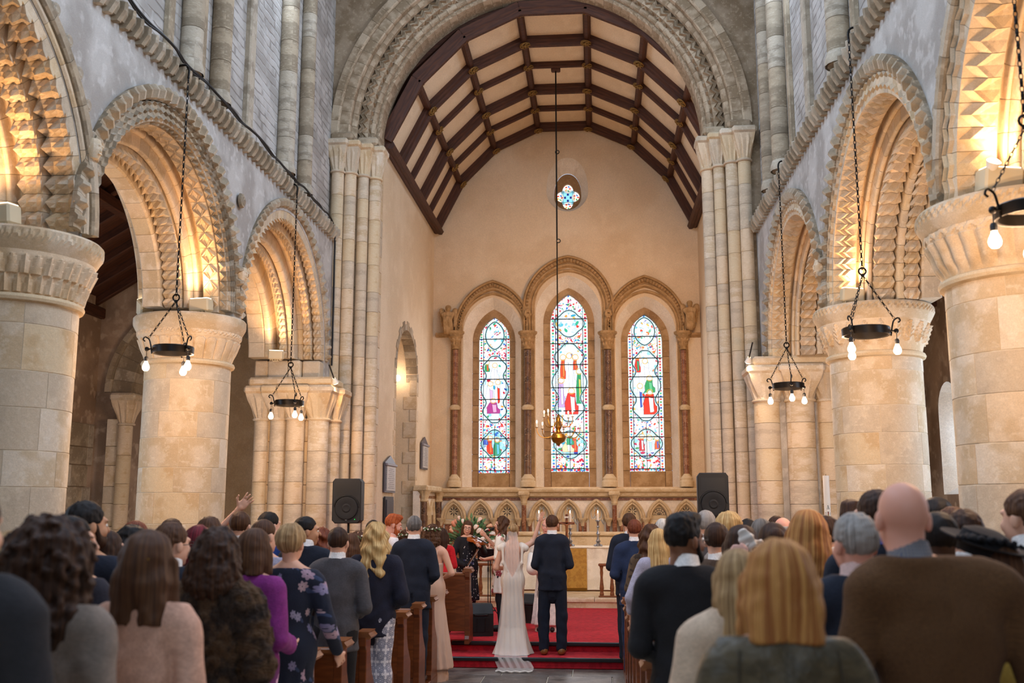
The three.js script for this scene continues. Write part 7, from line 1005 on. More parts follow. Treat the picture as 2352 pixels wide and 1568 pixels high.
      addG('coat', P, mat, (x, y, z, d) => { d += (q.fuzz ?? 0.006) * ((vnoise(x * (q.fuzz ? 60 : 14) + seedn, y * (q.fuzz ? 45 : 9), z * (q.fuzz ? 60 : 14)) - 0.5) * 2); return Math.max(d, Math.abs(x) < 0.2 ? 0.62 - y : -1, y - 1.53); }, q.fuzz ? cell * 0.8 : cell);
    } else if (type === 'trousers') {
      const P = [ell([0, 0.97, 0], [0.168, 0.12, 0.12], 0.06), ...legP(legs[0], q.e ?? 0.017), ...legP(legs[1], q.e ?? 0.017)]; for (const L of legs) P.push(cap(L[1], L[2], (q.wideLeg ? 0.085 : 0.064), q.wideLeg ? 0.12 : 0.056, 0.04)); addG('trousers', P, mat, (x, y, z, d) => { d += 0.006 * (vnoise(x * 18 + seedn, y * 8, z * 18) - 0.5) * 2 + 0.004 * Math.sin(y * 40 + x * 30) * sm(0.7, 0.2, y); return Math.max(d, y - 1.04, 0.045 - y); }, Math.max(cell, 0.018), 0.035);
    } else if (type === 'skirt' || type === 'dress') {
      const hem = q.hem ?? 0.45, fl = q.flare ?? 0.24, P = []; if (type === 'dress') { P.push(...torso(0.012)); if (q.sleeve !== 0) { P.push(...armP(shR, aR, 0.012, q.sleeve ?? 0.9), ...armP(shL, aL, 0.012, q.sleeve ?? 0.9)); } }
      P.push(ell([0, 0.98, 0], [0.162 * hip, 0.15, 0.119 * hip], 0.06), cap([0, 0.98, 0], [0, hem - 0.1, 0.0], 0.152 * hip, fl, 0.08, 1.2)); const nf = q.folds ?? 11;
      addG(type, P, mat, (x, y, z, d) => { const a = Math.atan2(x, z); d += 0.014 * sm(0.95, hem, y) * Math.sin(a * nf + 1.5 * Math.sin(y * 5 + seedn)) + 0.004 * (vnoise(x * 16 + seedn, y * 10, z * 16) - 0.5); if (type === 'dress' && q.backless) { if (z > 0) d = Math.max(d, q.backless(x, y)); d = Math.max(d, y - 1.44); } return Math.max(d, hem - y, y - (type === 'skirt' ? 1.06 : (q.neck ?? 1.47) + 0.15 * z)); }, cell, 0.045);
    } else if (type === 'straps') { for (const x of [-0.085, 0.085]) mesh('shoulder_strap', tube([[x * 0.75, 1.27, 0.12], [x * 0.9, 1.38, 0.1], [x, 1.475, 0.03], [x * 0.95, 1.4, -0.09], [x * 0.8, 1.3, -0.12]], 0.006, 20, 5), mat, t); }
  }
  // --- shoes
  const sg = o.shoe ?? mBlack; for (const L of legs) mesh('shoe', netField([cap([L[2][0], 0.045, 0.05], [L[2][0] * 1.25, 0.04, -0.15], 0.044, 0.038, 0.03), cap([L[2][0], 0.08, 0.03], [L[2][0], 0.05, 0.03], 0.045, 0.045, 0.03)], o.show ? 0.015 : 0.022, 0.03, (x, y, z, d) => Math.max(d, 0.004 - y, y - 0.1)), sg, t);
  // --- hair and face
  if (o.hair) { const [style, col, k = 1] = o.hair, g = hairGeo(style, fine, seedn); if (k !== 1) g.scale(k, k, k); g.applyMatrix4(hm); mesh('hair', g, hairMat(col), t); }
  if (o.beard) { const g = netField([ell([0, -0.075, -0.05], [0.062, 0.055, 0.055]), cap([-0.066, 0.0, -0.01], [-0.05, -0.08, -0.04], 0.014, 0.02), cap([0.066, 0.0, -0.01], [0.05, -0.08, -0.04], 0.014, 0.02)], 0.009, 0.02, (x, y, z, d) => Math.max(d + 0.003 * (vnoise(x * 90, y * 90, z * 90) - 0.5), Math.min(y + 0.052, 0.03 - Math.abs(x), -0.07 - z))); g.applyMatrix4(hm); mesh('beard', projUV(g), hairMat(o.beard), t); }
  if (o.face) { // eyes, brows and lips for faces that show
    for (const q of [-1, 1]) { const e = mesh('eye', new THREE.SphereGeometry(0.0105, 10, 8).translate(q * 0.03, 0.003, -0.083).applyMatrix4(hm), mWhitePaint, t); mesh('iris', new THREE.SphereGeometry(0.006, 8, 6).translate(q * 0.03, 0.003, -0.0895).applyMatrix4(hm), std({ color: 0x2e2118, roughness: 0.2 }), e); mesh('eyebrow', tube([[q * 0.014, 0.021, -0.094], [q * 0.03, 0.026, -0.092], [q * 0.046, 0.02, -0.083]], 0.0032, 8, 4).applyMatrix4(hm), hairMat(o.hair?.[1] ?? 'dark'), t); }
    mesh('lips', merge([new THREE.SphereGeometry(0.008, 10, 6).scale(2.6, 0.62, 0.8), new THREE.SphereGeometry(0.008, 10, 6).scale(2.1, 0.7, 0.8).translate(0, -0.011, 0.001)]).translate(0, -0.063, -0.094).applyMatrix4(hm), std({ color: 0xa8554c, roughness: 0.45 }), t);
  }
  if (o.glasses) { const gl = new THREE.Group(); gl.name = 'glasses'; t.add(gl); const fr = merge([...[-1, 1].flatMap((q) => [new THREE.TorusGeometry(0.022, 0.0022, 5, 18).scale(1.15, 0.85, 1).translate(q * 0.031, 0.0, -0.108), rod([q * 0.056, 0.004, -0.106], [q * 0.082, 0.004, 0.0], 0.002, 5)]), rod([-0.008, 0.004, -0.11], [0.008, 0.004, -0.11], 0.002, 5)]).applyMatrix4(hm); mesh('frame', fr, mBlackGloss, gl); }
  if (o.crown) { const g = new THREE.Group(); g.name = 'flower_crown'; t.add(g); const lf = new THREE.SphereGeometry(0.012, 6, 4).scale(1, 0.5, 1.6), fl = new THREE.SphereGeometry(0.011, 6, 5), green = std({ color: 0x566b3e }), wht = std({ color: 0xe9dccb }); for (let i = 0; i < 22; i++) { const a = i / 22 * TAU, m = mesh('leaf', lf, green, g); m.position.set(Math.sin(a) * 0.097, 0.052 + 0.012 * Math.sin(i * 2.3), 0.022 + Math.cos(a) * 0.112).applyMatrix4(hm); m.rotation.set(i, a, 0); } for (let i = 0; i < 12; i++) { const a = (i + 0.4) / 12 * TAU, m = mesh('blossom', fl, wht, g); m.position.set(Math.sin(a) * 0.102, 0.055 + 0.015 * Math.sin(i * 1.7), 0.022 + Math.cos(a) * 0.117).applyMatrix4(hm); } }
  t.userData.hm = undefined; delete t.userData.hm;
  return { t, hm, s, H, aR, aL };
}
// ---- the congregation on the side of the lozenge arch
const SUIT = { char: fab(0x211f22), black: fab(0x131114), navy: fab(0x131a29), mid: fab(0x1b2a48), blue: fab(0x1f3f86), grey: fab(0x4a474a), brown: fab(0x4a3a2e) };
const suit = (m, q = {}) => [['trousers', q.tr ?? m], ['jacket', m, q]];
const guests = [
  { px: -70, top: 1120, D: 2.75, label: 'man in charcoal suit standing beside the curly-haired woman in grey cardigan', hair: ['short', 'dark'], wear: suit(SUIT.char), wide: 1.05 },
  { px: 120, top: 1208, D: 3.3, f: 1, label: 'woman with huge dark curly hair and grey-beige cardigan', hair: ['curly', 'dark', 1.06], wear: [['trousers', SUIT.black], ['cardigan', fab(0x7d7066), { e: 0.03, arm: 0.026, hem: 0.78, wrinkle: 0.01 }]], arms: 'fold', wide: 1.1 },
  { px: 26, top: 1224, D: 4.05, f: 1, label: 'light-brown-haired woman half hidden behind the woman with huge curly hair', hair: ['long', 'sand'], wear: [['dress', fab(0x6a5a4c), {}]] },
  { px: 168, top: 1189, D: 4.75, f: 1, label: 'black-haired woman in profile peeping past huge curly hair', hair: ['bob', 'black'], wear: [['dress', fab(0x23202a), {}]], head: { yaw: -1.25 }, face: 1 },
  { px: 203, top: 1156, D: 5.4, label: 'tall black-haired man in navy jumper with bearded cheek', hair: ['short', 'black'], beard: 'dark', wear: [['trousers', SUIT.black], ['jumper', fab(0x141a2a), { e: 0.02 }]], head: { yaw: -0.6 }, skin: 'tan', face: 1 },
  { px: 249, top: 1218, D: 5.95, f: 1, label: 'woman with dark bob, bare shoulders and black dress with red embroidered neckline', hair: ['bob', 'dark', 0.96], wear: [['dress', fab(0x17131a), { sleeve: 0, neck: 1.4 }]], head: { yaw: -0.25 }, trim: 1 },
  { px: 304, top: 1211, D: 6.2, f: 1, label: 'dark curly-bobbed woman in a bright red top', hair: ['curlbob', 'black'], wear: [['trousers', SUIT.black], ['cardigan', fab(0xb81420), {}]] },
  { px: 313, top: 1199, D: 7.4, f: 1, label: 'auburn-haired woman glimpsed behind the red top', hair: ['bob', 'auburn'], wear: [['dress', fab(0x2a2428), {}]] },
  { px: 345, top: 1229, D: 3.85, f: 1, label: 'woman with long brown hair pinned back, blush pink cardigan', hair: ['shoulder', 'brown', 1.06], wear: [['skirt', fab(0x3a3438), {}], ['cardigan', fab(0xc89c86), { e: 0.02, arm: 0.018, hem: 0.86, raglan: 1, wrinkle: 0.008 }]], wide: 1.06, clip: 1 },
  { px: 398, top: 1204, D: 5.6, label: 'brown-haired man with glasses and white collar above a dark suit', hair: ['short', 'brown'], wear: suit(SUIT.navy), glasses: 1, head: { yaw: -0.5 } },
  { px: 396, top: 1194, D: 8, label: 'dark-haired man showing only his crown behind the glasses wearer', hair: ['short', 'dark'], wear: suit(SUIT.char) },
  { px: 458, top: 1210, D: 6.3, f: 1, label: 'woman with wine-red hair and dark green lace dress', hair: ['shoulder', 'wine'], wear: [['dress', fab(0x2a3a2e), {}]] },
  { px: 501, top: 1220, D: 4.65, f: 1, label: 'woman with dark tousled hair in a mottled brown fur coat', hair: ['curlbob', 'dark', 1.05], wear: [['skirt', SUIT.black, {}], ['coat', mFur, { fuzz: 0.018 }]], wide: 1.12 },
  { px: 483, top: 1190, D: 8.6, label: 'brown-haired man between wine-red hair and the raised hand', hair: ['short', 'brown'], wear: suit(SUIT.grey) },
  { px: 553, top: 1177, D: 9.0, label: 'brown-haired man raising an open hand beside his head', hair: ['short', 'brown'], wear: suit(SUIT.char), armL: [[-0.3, 1.5, -0.04], [-0.05, 1.77, -0.06]], handL: 'open', rollL: 3.0, show: 1 },
  { px: 588, top: 1218, D: 6.0, f: 1, yaw: -0.35, label: 'woman with smooth brown bob and purple cardigan over floral skirt', hair: ['bob', 'brown', 1.04], wear: [['skirt', mFloralPurple, { hem: 0.4, flare: 0.2 }], ['cardigan', fab(0x7a2470), { e: 0.024, arm: 0.02, hem: 0.72, wrinkle: 0.008 }]], wide: 1.08, show: 1 },
  { px: 621, top: 1178, D: 9.3, label: 'black-haired man in royal blue suit', hair: ['short', 'black'], wear: suit(SUIT.blue), head: { yaw: -0.6 } },
  { px: 609, top: 1194, D: 7.6, label: 'man with cropped brown hair and lilac-grey shirt', hair: ['crop', 'brown'], wear: [['trousers', SUIT.grey], ['shirt', fab(0x9a96a8), {}]], head: { yaw: -0.5 } },
  { px: 670, top: 1209, D: 6.85, f: 1, label: 'woman with short layered blonde hair and navy dress printed with mauve flowers', hair: ['tuft', 'sand'], wear: [['trousers', SUIT.navy, { wideLeg: 1 }], ['dress', mFloralNavy, { hem: 0.62, flare: 0.2, sleeve: 0.92, neck: 1.478 }]], armR: 'pew', wide: 1.15, show: 1, booklet: 1 },
  { px: 706, top: 1189, D: 9.9, label: 'black-haired man turning his face towards the aisle', hair: ['short', 'black'], wear: suit(SUIT.navy), head: { yaw: -1.1 }, face: 1, skin: 'tan' },
  { px: 741, top: 1214, D: 9.1, f: 1, label: 'woman with half-up auburn waves behind the floral navy dress', hair: ['wavy', 'auburn', 0.95], wear: [['dress', mBlush, { sleeve: 0 }], ['straps', mBlush]], crown: 0 },
  { px: 778, top: 1214, D: 8.1, label: 'dark-haired man in charcoal grey suit at the pew end', hair: ['short', 'dark'], wear: suit(SUIT.grey, { tr: SUIT.black }), arms: 'fold', show: 1, wide: 1.02 },
  { px: 808, top: 1224, D: 9.9, f: 1, label: 'woman with straight brown hair squeezed beside the grey suit', hair: ['long', 'brown', 0.95], wear: [['dress', fab(0x5a4a44), {}]] },
  { px: 823, top: 1221, D: 11.6, f: 1, label: 'bridesmaid with flower crown beside the loudspeaker stand', hair: ['wavy', 'brown', 0.92], wear: [['dress', mBlush, { sleeve: 0, hem: 0.06 }], ['straps', mBlush]], crown: 1, group: 'bridesmaids' },
  { px: 864, top: 1203, D: 9.35, f: 1, label: 'woman with loose blonde waves, navy cardigan and patterned wide trousers', hair: ['wavy', 'blonde', 1.0], wear: [['trousers', mDamask, { wideLeg: 1 }], ['cardigan', fab(0x17182a), { e: 0.03, arm: 0.026, hem: 0.8, wrinkle: 0.008 }]], wide: 1.12, show: 1, stance: 0.07 },
  { px: 858, top: 1196, D: 12.1, f: 1, label: 'dark-haired woman hidden behind loose blonde waves', hair: ['bob', 'black'], wear: [['dress', fab(0x4a2a4a), {}]] },
  { px: 903, top: 1184, D: 13.5, ground: 0.1, yaw: -1.2, label: 'red-haired bearded man in white shirt and dark tie, in profile', hair: ['quiff', 'red'], beard: 'red', wear: [['trousers', SUIT.char], ['shirt', fab(0xded8d6), { collar: fab(0xe8e4e0) }]], face: 1, skin: 'pink', show: 1, fine: true, tie: 1, head: { pitch: -0.25 } },
  { px: 952, top: 1187, D: 11.9, label: 'grey-haired man in navy suit at the aisle end of a pew', hair: ['short', 'pepper'], wear: suit(SUIT.navy), arms: 'fold', show: 1, fine: true, shoe: std({ color: 0x3a2014, roughness: 0.3 }) },
  { px: 934, top: 1217, D: 12.95, ground: 0.1, f: 1, label: 'bridesmaid with flower crown half hidden by the grey-haired man', hair: ['wavy', 'brown', 0.92], wear: [['dress', mBlush, { sleeve: 0, hem: 0.06 }], ['straps', mBlush]], crown: 1, group: 'bridesmaids' },
  { px: 993, top: 1203, D: 12.65, f: 1, label: 'bridesmaid in long blush dress with flowers in curled hair', hair: ['curlbob', 'brown', 0.86], wear: [['dress', mBlush, { sleeve: 0, hem: 0.04, flare: 0.29, folds: 16, backless: (x, y) => 0.02 - Math.abs(x) * 0 + (y - 1.3) }], ['straps', mBlush]], crown: 1, show: 1, fine: true, hip: 0.92, group: 'bridesmaids', armR: [[0.25, 1.16, 0.02], [0.14, 1.1, -0.2]] },
  { px: 1016, top: 1214, D: 14.9, ground: 0.262, f: 1, label: 'woman in scarlet dress mostly hidden by the bridesmaid in blush', hair: ['shoulder', 'dark'], wear: [['dress', fab(0xc8141e), { sleeve: 0.4 }]], show: 1 },
  // ---- the side of the leaf capital
  { px: 1446, top: 1180, D: 13.5, ground: 0.1, label: 'usher with cropped brown hair in navy suit next to the carpet', hair: ['short', 'brown'], wear: suit(SUIT.navy), fine: true, head: { yaw: -0.3 } },
  { px: 1457, top: 1195, D: 12.3, label: 'ginger-haired man in midnight blue suit at the aisle', hair: ['short', 'auburn'], wear: suit(SUIT.mid), fine: true, show: 1, shoe: std({ color: 0x6a4020, roughness: 0.3 }) },
  { px: 1493, top: 1208, D: 11.2, f: 1, label: 'woman with long curly brown hair and brown lace dress', hair: ['wavy', 'brown'], wear: [['dress', floral('#5a4632', ['#2e2218', '#6e563e'], '#3a2c20', 30, 12, 33), {}]] },
  { px: 1512, top: 1214, D: 9.8, f: 1, label: 'fair-haired woman in pale lilac top with bare forearm', hair: ['long', 'blonde', 0.95], wear: [['trousers', SUIT.navy], ['shirt', fab(0xa9a6b8), { sleeve: 0.55 }]], armL: [[-0.27, 1.12, 0.03], [-0.26, 0.9, -0.14]] },
  { px: 1521, top: 1191, D: 12.9, f: 1, label: 'white-haired woman wearing a black hairband', hair: ['bob', 'white', 0.95], wear: [['dress', fab(0x4a4a58), {}]], band: 1 },
  { px: 1572, top: 1187, D: 5.25, label: 'black-haired bearded man with glasses in black suit, turning his head', hair: ['quiff', 'black'], beard: 'black', glasses: 1, face: 1, wear: suit(SUIT.black, { hem: 0.72 }), skin: 'brown', head: { yaw: -0.85 }, wide: 1.06 },
  { px: 1620, top: 1175, D: 9.9, label: 'grey-haired man seen over the bearded man with glasses', hair: ['short', 'grey'], wear: suit(SUIT.grey) },
  { px: 1646, top: 1204, D: 7.4, label: 'dark-haired man in taupe jacket with pale collar', hair: ['short', 'dark'], wear: suit(SUIT.brown), head: { yaw: -0.2 } },
  { px: 1673, top: 1185, D: 9.3, f: 1, label: 'woman with frizzy pale blonde curls', hair: ['tuft', 'blonde', 1.1], wear: [['dress', fab(0x8a8078), {}]] },
  { px: 1702, top: 1209, D: 5.9, f: 1, label: 'dark-haired woman wearing a white feathered fascinator', hair: ['bob', 'dark'], wear: [['dress', fab(0x2a2a3c), {}]], fascinator: 1 },
  { px: 1717, top: 1194, D: 10.3, label: 'black-haired man between frizzy curls and the fascinator', hair: ['short', 'black'], wear: suit(SUIT.char) },
  { px: 1748, top: 1192, D: 9.0, label: 'man with short sandy grey hair', hair: ['crop', 'pepper'], wear: suit(SUIT.grey) },
  { px: 1782, top: 1187, D: 10.9, label: 'dark-haired man standing behind the bald pink-headed man', hair: ['short', 'dark'], wear: suit(SUIT.navy) },
  { px: 1797, top: 1189, D: 9.6, label: 'bald pink-headed man among the rows', hair: ['fringe', 'grey'], wear: suit(SUIT.char), skin: 'pink' },
  { px: 1774, top: 1205, D: 6.5, f: 1, label: 'woman with dark brown hair in a low bun', hair: ['bun', 'dark', 1.05], wear: [['dress', fab(0x3c2c34), {}]] },
  { px: 1692, top: 1262, D: 3.85, f: 1, label: 'woman with long straight blonde hair in a cream coat', hair: ['long', 'sand', 0.95], wear: [['skirt', fab(0x8a7a6a), {}], ['coat', fab(0xc4ab92, 0.9), { e: 0.03 }]], wide: 1.06 },
  { px: 1787, top: 1255, D: 2.98, f: 1, label: 'woman with strawberry blonde bob and olive leather jacket', hair: ['bob', 'strawberry', 1.12], wear: [['skirt', SUIT.black, {}], ['cardigan', mLeather, { e: 0.026, arm: 0.026, hem: 0.9, wrinkle: 0.012 }]], arms: 'down', wide: 1.14, yoke: 1 },
  { px: 1852, top: 1181, D: 5.8, f: 1, label: 'woman with long copper-blonde hair and black floral blouse', hair: ['long', 'strawberry', 1.12], wear: [['dress', mFloralBlack, {}]], head: { tilt: -0.08 } },
  { px: 1893, top: 1189, D: 7.4, label: 'man with dark curls beside the paschal candle', hair: ['tuft', 'dark', 0.95], wear: suit(SUIT.navy) },
  { px: 1960, top: 1185, D: 4.25, label: 'grey-haired man in dark navy suit with pale collar', hair: ['short', 'grey'], wear: suit(SUIT.navy, { collar: fab(0xd8b8b0) }), skin: 'pink', head: { yaw: 0.25 } },
  { px: 1955, top: 1155, D: 7.3, label: 'man with dark swept-up hair before the leaf capital column', hair: ['quiff', 'dark'], wear: suit(SUIT.navy) },
  { px: 2008, top: 1131, D: 5.3, label: 'tall dark-haired man with reddish beard and navy suit', hair: ['short', 'dark'], beard: 'red', wear: suit(SUIT.navy, { collar: fab(0x2a4a9a) }), head: { yaw: 0.5 } },
  { px: 2128, top: 1109, D: 3.6, label: 'tall bald man in brown tweed jacket', hair: null, wear: [['trousers', SUIT.brown], ['jacket', mTweedBrown, { e: 0.03, hem: 0.74, collar: print(64, 64, (x, w) => { x.fillStyle = '#8a8078'; x.fillRect(0, 0, w, w); x.fillStyle = '#40506a'; for (let i = 0; i < 64; i += 8) { x.fillRect(i, 0, 2, w); x.fillRect(0, i, w, 2); } }, 12) }]], armR: [[0.285, 1.12, 0.03], [0.29, 0.88, -0.06]], armL: [[-0.285, 1.12, 0.03], [-0.29, 0.88, -0.06]], wide: 1.2, skin: 'pink', head: { dx: -0.082 } },
  { px: 2148, top: 1147, D: 6.7, label: 'black-haired man in navy jacket looking over the rows', hair: ['short', 'black'], wear: suit(SUIT.navy), skin: 'tan' },
  { px: 2152, top: 1178, D: 4.7, label: 'dark-skinned man with short black hair by the bald man', hair: ['crop', 'black'], wear: suit(SUIT.brown), skin: 'deep' },
  { px: 2212, top: 1176, D: 5.25, label: 'man with thick short dark hair behind the black hat', hair: ['short', 'dark'], wear: suit(SUIT.char) },
  { px: 2186, top: 1170, D: 5.75, label: 'brown-haired man far back by the fluted capital column', hair: ['short', 'brown'], wear: suit(SUIT.navy) },
  { px: 2283, top: 1244, D: 4.3, f: 1, label: 'woman in black feathered hat and mustard yellow coat', hair: ['shoulder', 'brown', 1.04], wear: [['skirt', SUIT.black, {}], ['coat', fab(0xa88c3c, 0.9), { e: 0.03 }]], hat: 1, wide: 1.06 },
  { px: 2350, top: 1130, D: 5.0, label: 'man with short brown hair and black suit near the fluted capital', hair: ['short', 'brown'], wear: suit(SUIT.black), head: { yaw: 0.5 } },
];
const SLOT_L = [13.48, 12.63, 11.78, 10.88, 10.0, 9.22, 8.39, 7.48, 6.63], SLOT_R = [13.43, 12.55, 11.67, 10.79, 9.91, 9.03, 8.15, 7.27, 6.39];
const standing = guests.filter((g) => g.show && g.D > 6.1 && g.ground === undefined).map((g) => { const D = (g.px < 1200 ? SLOT_L : SLOT_R).reduce((a, b) => (Math.abs(b - g.D) < Math.abs(a - g.D) ? b : a)); return [D, atD(g.px, g.top, D).x]; });
for (const g of guests) {
  if (g.D > 6.1 && g.ground === undefined) { // stand between the benches, in the nearest row with room
    const X = (D) => atD(g.px, g.top, D).x, free = (D) => standing.every(([d, x]) => Math.abs(d - D) > 0.3 || Math.abs(x - X(D)) > 0.42), near = (g.px < 1200 ? SLOT_L : SLOT_R).slice().sort((a, b) => Math.abs(a - g.D) - Math.abs(b - g.D)); g.D = g.show ? near[0] : near.slice(0, 3).find(free) ?? near[0]; standing.push([g.D, X(g.D)]);
  }
  if (g.D < 3) g.fine = true;
  const r = person(g), P = r.t;
  if (g.trim) mesh('embroidered_band', fin(new THREE.TorusGeometry(0.135, 0.014, 6, 40).rotateX(Math.PI / 2).scale(1.05, 1, 0.8).translate(0, 1.385, 0.005), 1), print(64, 64, (x, w) => { x.fillStyle = '#8a1a20'; x.fillRect(0, 0, w, w); x.fillStyle = '#d8a04a'; for (let i = 0; i < 64; i += 16) { x.beginPath(); x.arc(i + 8, 32, 5, 0, 7); x.fill(); } x.fillStyle = '#2a3a6a'; for (let i = 0; i < 64; i += 16) x.fillRect(i, 20, 5, 24); }, 10), P);
  if (g.clip) mesh('hair_clip', fin(cbox(0.05, 0.012, 0.01, 0.003).clone().translate(0.03, 1.66, 0.115), 1), mBrass, P);
  if (g.band) mesh('hairband', fin(new THREE.TorusGeometry(0.098, 0.007, 6, 28, Math.PI).rotateX(-0.3).translate(0, 1.64, 0.02), 1), mBlack, P);
  if (g.tie) mesh('tie', fin(extrude(poly([[-0.02, 0], [0.02, 0], [0.032, -0.3], [0.0, -0.36], [-0.032, -0.3]]), 0.012).translate(0, 1.46, -0.15)), SUIT.char, P);
  if (g.yoke) { for (const q of [-1, 1]) mesh('seam', tube([[q * 0.14, 1.46, 0.1], [q * 0.15, 1.3, 0.128], [q * 0.14, 1.1, 0.12]], 0.004, 12, 4), mLeather, P); mesh('seam', tube([[-0.15, 1.31, 0.135], [0, 1.315, 0.15], [0.15, 1.31, 0.135]], 0.004, 14, 4), mLeather, P); }
  if (g.booklet) { const b = thing('order_of_service', 'white folded order of service held by the woman in floral navy', 'booklet', null, [0, 0, 0]); const p = atD(655, 1330, 6.95); b.position.copy(p); b.rotation.set(0.5, -0.5, 0.15); for (const q of [-1, 1]) { const m = mesh('page', cbox(0.13, 0.19, 0.003, 0.001), mWhitePaint, b); m.position.x = q * 0.062; m.rotation.y = q * -0.3; } }
  if (g.fascinator) { const fc = thing('fascinator', 'white feather and blush ribbon fascinator pinned to dark hair', 'hat', null, [0, 0, 0]); const p = atD(1712, 1262, 5.76); fc.position.copy(p); fc.rotation.set(0.2, 0.3, -0.5); const pt = fin(netField([ell([0, 0, 0], [0.07, 0.045, 0.012])], 0.008, 0.02, (x, y, z, d) => d + 0.004 * Math.sin(x * 120)), 1), wh = std({ color: 0xe8dfd4 }), bl = std({ color: 0xd8a898 }); [[0.04, 0.04, 0, 0.4, wh], [-0.02, 0.05, 0.01, -0.5, wh], [0.06, -0.01, 0.015, 1.2, wh], [-0.04, -0.03, 0.01, 2.2, bl], [-0.02, -0.07, 0.02, 1.0, bl], [-0.05, -0.1, 0.01, 0.2, bl]].forEach(([x, y, z, a, m]) => { const q = mesh('petal', pt, m, fc); q.position.set(x, y, z); q.rotation.set(0.3, a, a); }); mesh('centre', fin(new THREE.SphereGeometry(0.018, 8, 6).translate(0.03, 0.03, 0.03)), mBlack, fc); }
  if (g.hat) { const h = thing('hat', 'black wide-brimmed feathered hat on brown bob', 'hat', null, [P.position.x - 0.05, P.position.y + r.H - 0.02, P.position.z + 0.01]); h.rotation.z = -0.25; h.rotation.x = 0.2; mesh('brim', lathe([[0.08, 0.0], [0.13, 0.012], [0.17, 0.02], [0.17, 0.026], [0.13, 0.02], [0.08, 0.012]], 30), SUIT.black, h); mesh('crown', lathe([[0.095, -0.03], [0.098, 0.02], [0.09, 0.06], [0.05, 0.075], [0, 0.078]], 24), SUIT.black, h); const fe = fin(netField([cap([0, 0, 0], [0.02, 0.12, 0.02], 0.03, 0.008)], 0.008, 0.02, (x, y, z, d) => d + 0.006 * Math.sin(y * 160)), 1); for (let k = 0; k < 7; k++) { const m = mesh('feather', fe, SUIT.black, h); m.position.set(-0.08 + 0.02 * k, 0.03, 0.06); m.rotation.set(1.3 - k * 0.1, 0, 1.2 - k * 0.35); m.scale.setScalar(0.7); } }
}
// ---- groom
person({ px: 1268, top: 1184, D: 13.92, ground: Y1, label: 'groom in navy three-piece suit with tan shoes, back turned', hair: ['short', 'brown', 0.98], wear: suit(SUIT.navy, { hem: 0.8 }), arms: 'fold', wide: 0.9, show: 1, fine: true, shoe: std({ color: 0x8a5a2c, roughness: 0.3 }), group: 'bridal party', stance: 0.11 });
// ---- bride with veil and raised arm
{
  const mVeil = new THREE.MeshPhysicalMaterial({ color: 0xf3ece2, roughness: 0.9, transparent: true, opacity: 0.36, side: THREE.DoubleSide });
  const r = person({ px: 1178, top: 1203, D: 13.95, ground: Y1, f: 1, label: 'bride in low-backed ivory satin gown and veil, one arm raised', hair: ['bun', 'sand', 0.98], group: 'bridal party', show: 1, fine: true, head: { yaw: 0.1 }, armR: [[0.28, 1.5, -0.04], [0.37, 1.77, -0.06]], handR: 'open', rollR: 2.6, hip: 0.9, armL: [[-0.235, 1.15, 0.02], [-0.1, 1.13, -0.2]],
    wear: [['dress', mSatin, { sleeve: 0, hem: 0.02, flare: 0.2, folds: 9, backless: (x, y) => (y - 1.02) * 0.42 - Math.abs(x) * 0.9 > 0 ? 0.03 : -1 }]] }), t = r.t;
  // wide shoulder straps with cap sleeves and the train
  for (const q of [-1, 1]) { mesh('cap_sleeve', netField([cap([q * 0.12, 1.455, 0.03], [q * 0.175, 1.42, 0.02], 0.048, 0.052, 0.02), cap([q * 0.135, 1.43, 0.07], [q * 0.128, 1.22, 0.098], 0.02, 0.018), cap([q * 0.128, 1.22, 0.098], [q * 0.02, 1.04, 0.1], 0.016, 0.012)], 0.009, 0.03), mSatin, t); }
  const train = []; for (let i = 0; i <= 10; i++) { const k = i / 10, R = []; for (let j = 0; j < 36; j++) { const a = j / 36 * TAU, rad = 0.19 + 0.05 * k + 0.012 * Math.sin(a * 9) * (0.4 + k), zz = Math.cos(a) > 0 ? 1 + 0.35 * k : 0.75; R.push([Math.sin(a) * rad * (0.95 + 0.2 * k * k), 0.36 - 0.35 * k, Math.cos(a) * rad * 0.82 * zz]); } train.push(R); }
  mesh('gown_hem', fin(loft(train, false), 1.2), mSatin, t);
  // veil: gathered at a comb, falling to the floor and spilling down the step
  const veil = [], vs = 1 / r.s; for (const [y, w, z] of [[1.69, 0.045, 0.1], [1.6, 0.075, 0.15], [1.4, 0.1, 0.18], [1.15, 0.115, 0.19], [0.8, 0.14, 0.2], [0.4, 0.18, 0.24], [0.12, 0.21, 0.3], [0.005, 0.225, 0.36], [-0.0, 0.235, 0.385 * vs], [-0.13 * vs, 0.24, 0.42 * vs], [-0.132 * vs, 0.25, 0.6 * vs], [-0.132 * vs, 0.24, 0.72 * vs]]) { const R = []; for (let j = 0; j <= 20; j++) { const u = j / 20 * 2 - 1; R.push([u * w + (y < -0.1 ? 0.07 : 0), y + (y < -0.12 ? 0.006 + 0.006 * Math.sin(u * 14) : 0.0), z + 0.012 * Math.sin(u * 16 + y * 3) * (y > 1.6 ? 0.4 : 1) - 0.05 * u * u]); } veil.push(R); }
  mesh('veil', fin(loft(veil, false, false), 1.2), mVeil, t);
  const edge = veil[veil.length - 1].map((p) => [p[0], p[1] + 0.004, p[2]]); mesh('veil_lace_edge', tube(edge, 0.012, 40, 5), std({ color: 0xe8dfd2, roughness: 0.9 }), t);
  mesh('hair_comb', merge([0, 1, 2, 3, 4, 5].map((k) => new THREE.SphereGeometry(0.012, 6, 5).translate(-0.04 + k * 0.016, 1.7, 0.105))), std({ color: 0x6a7a5a }), t);
}
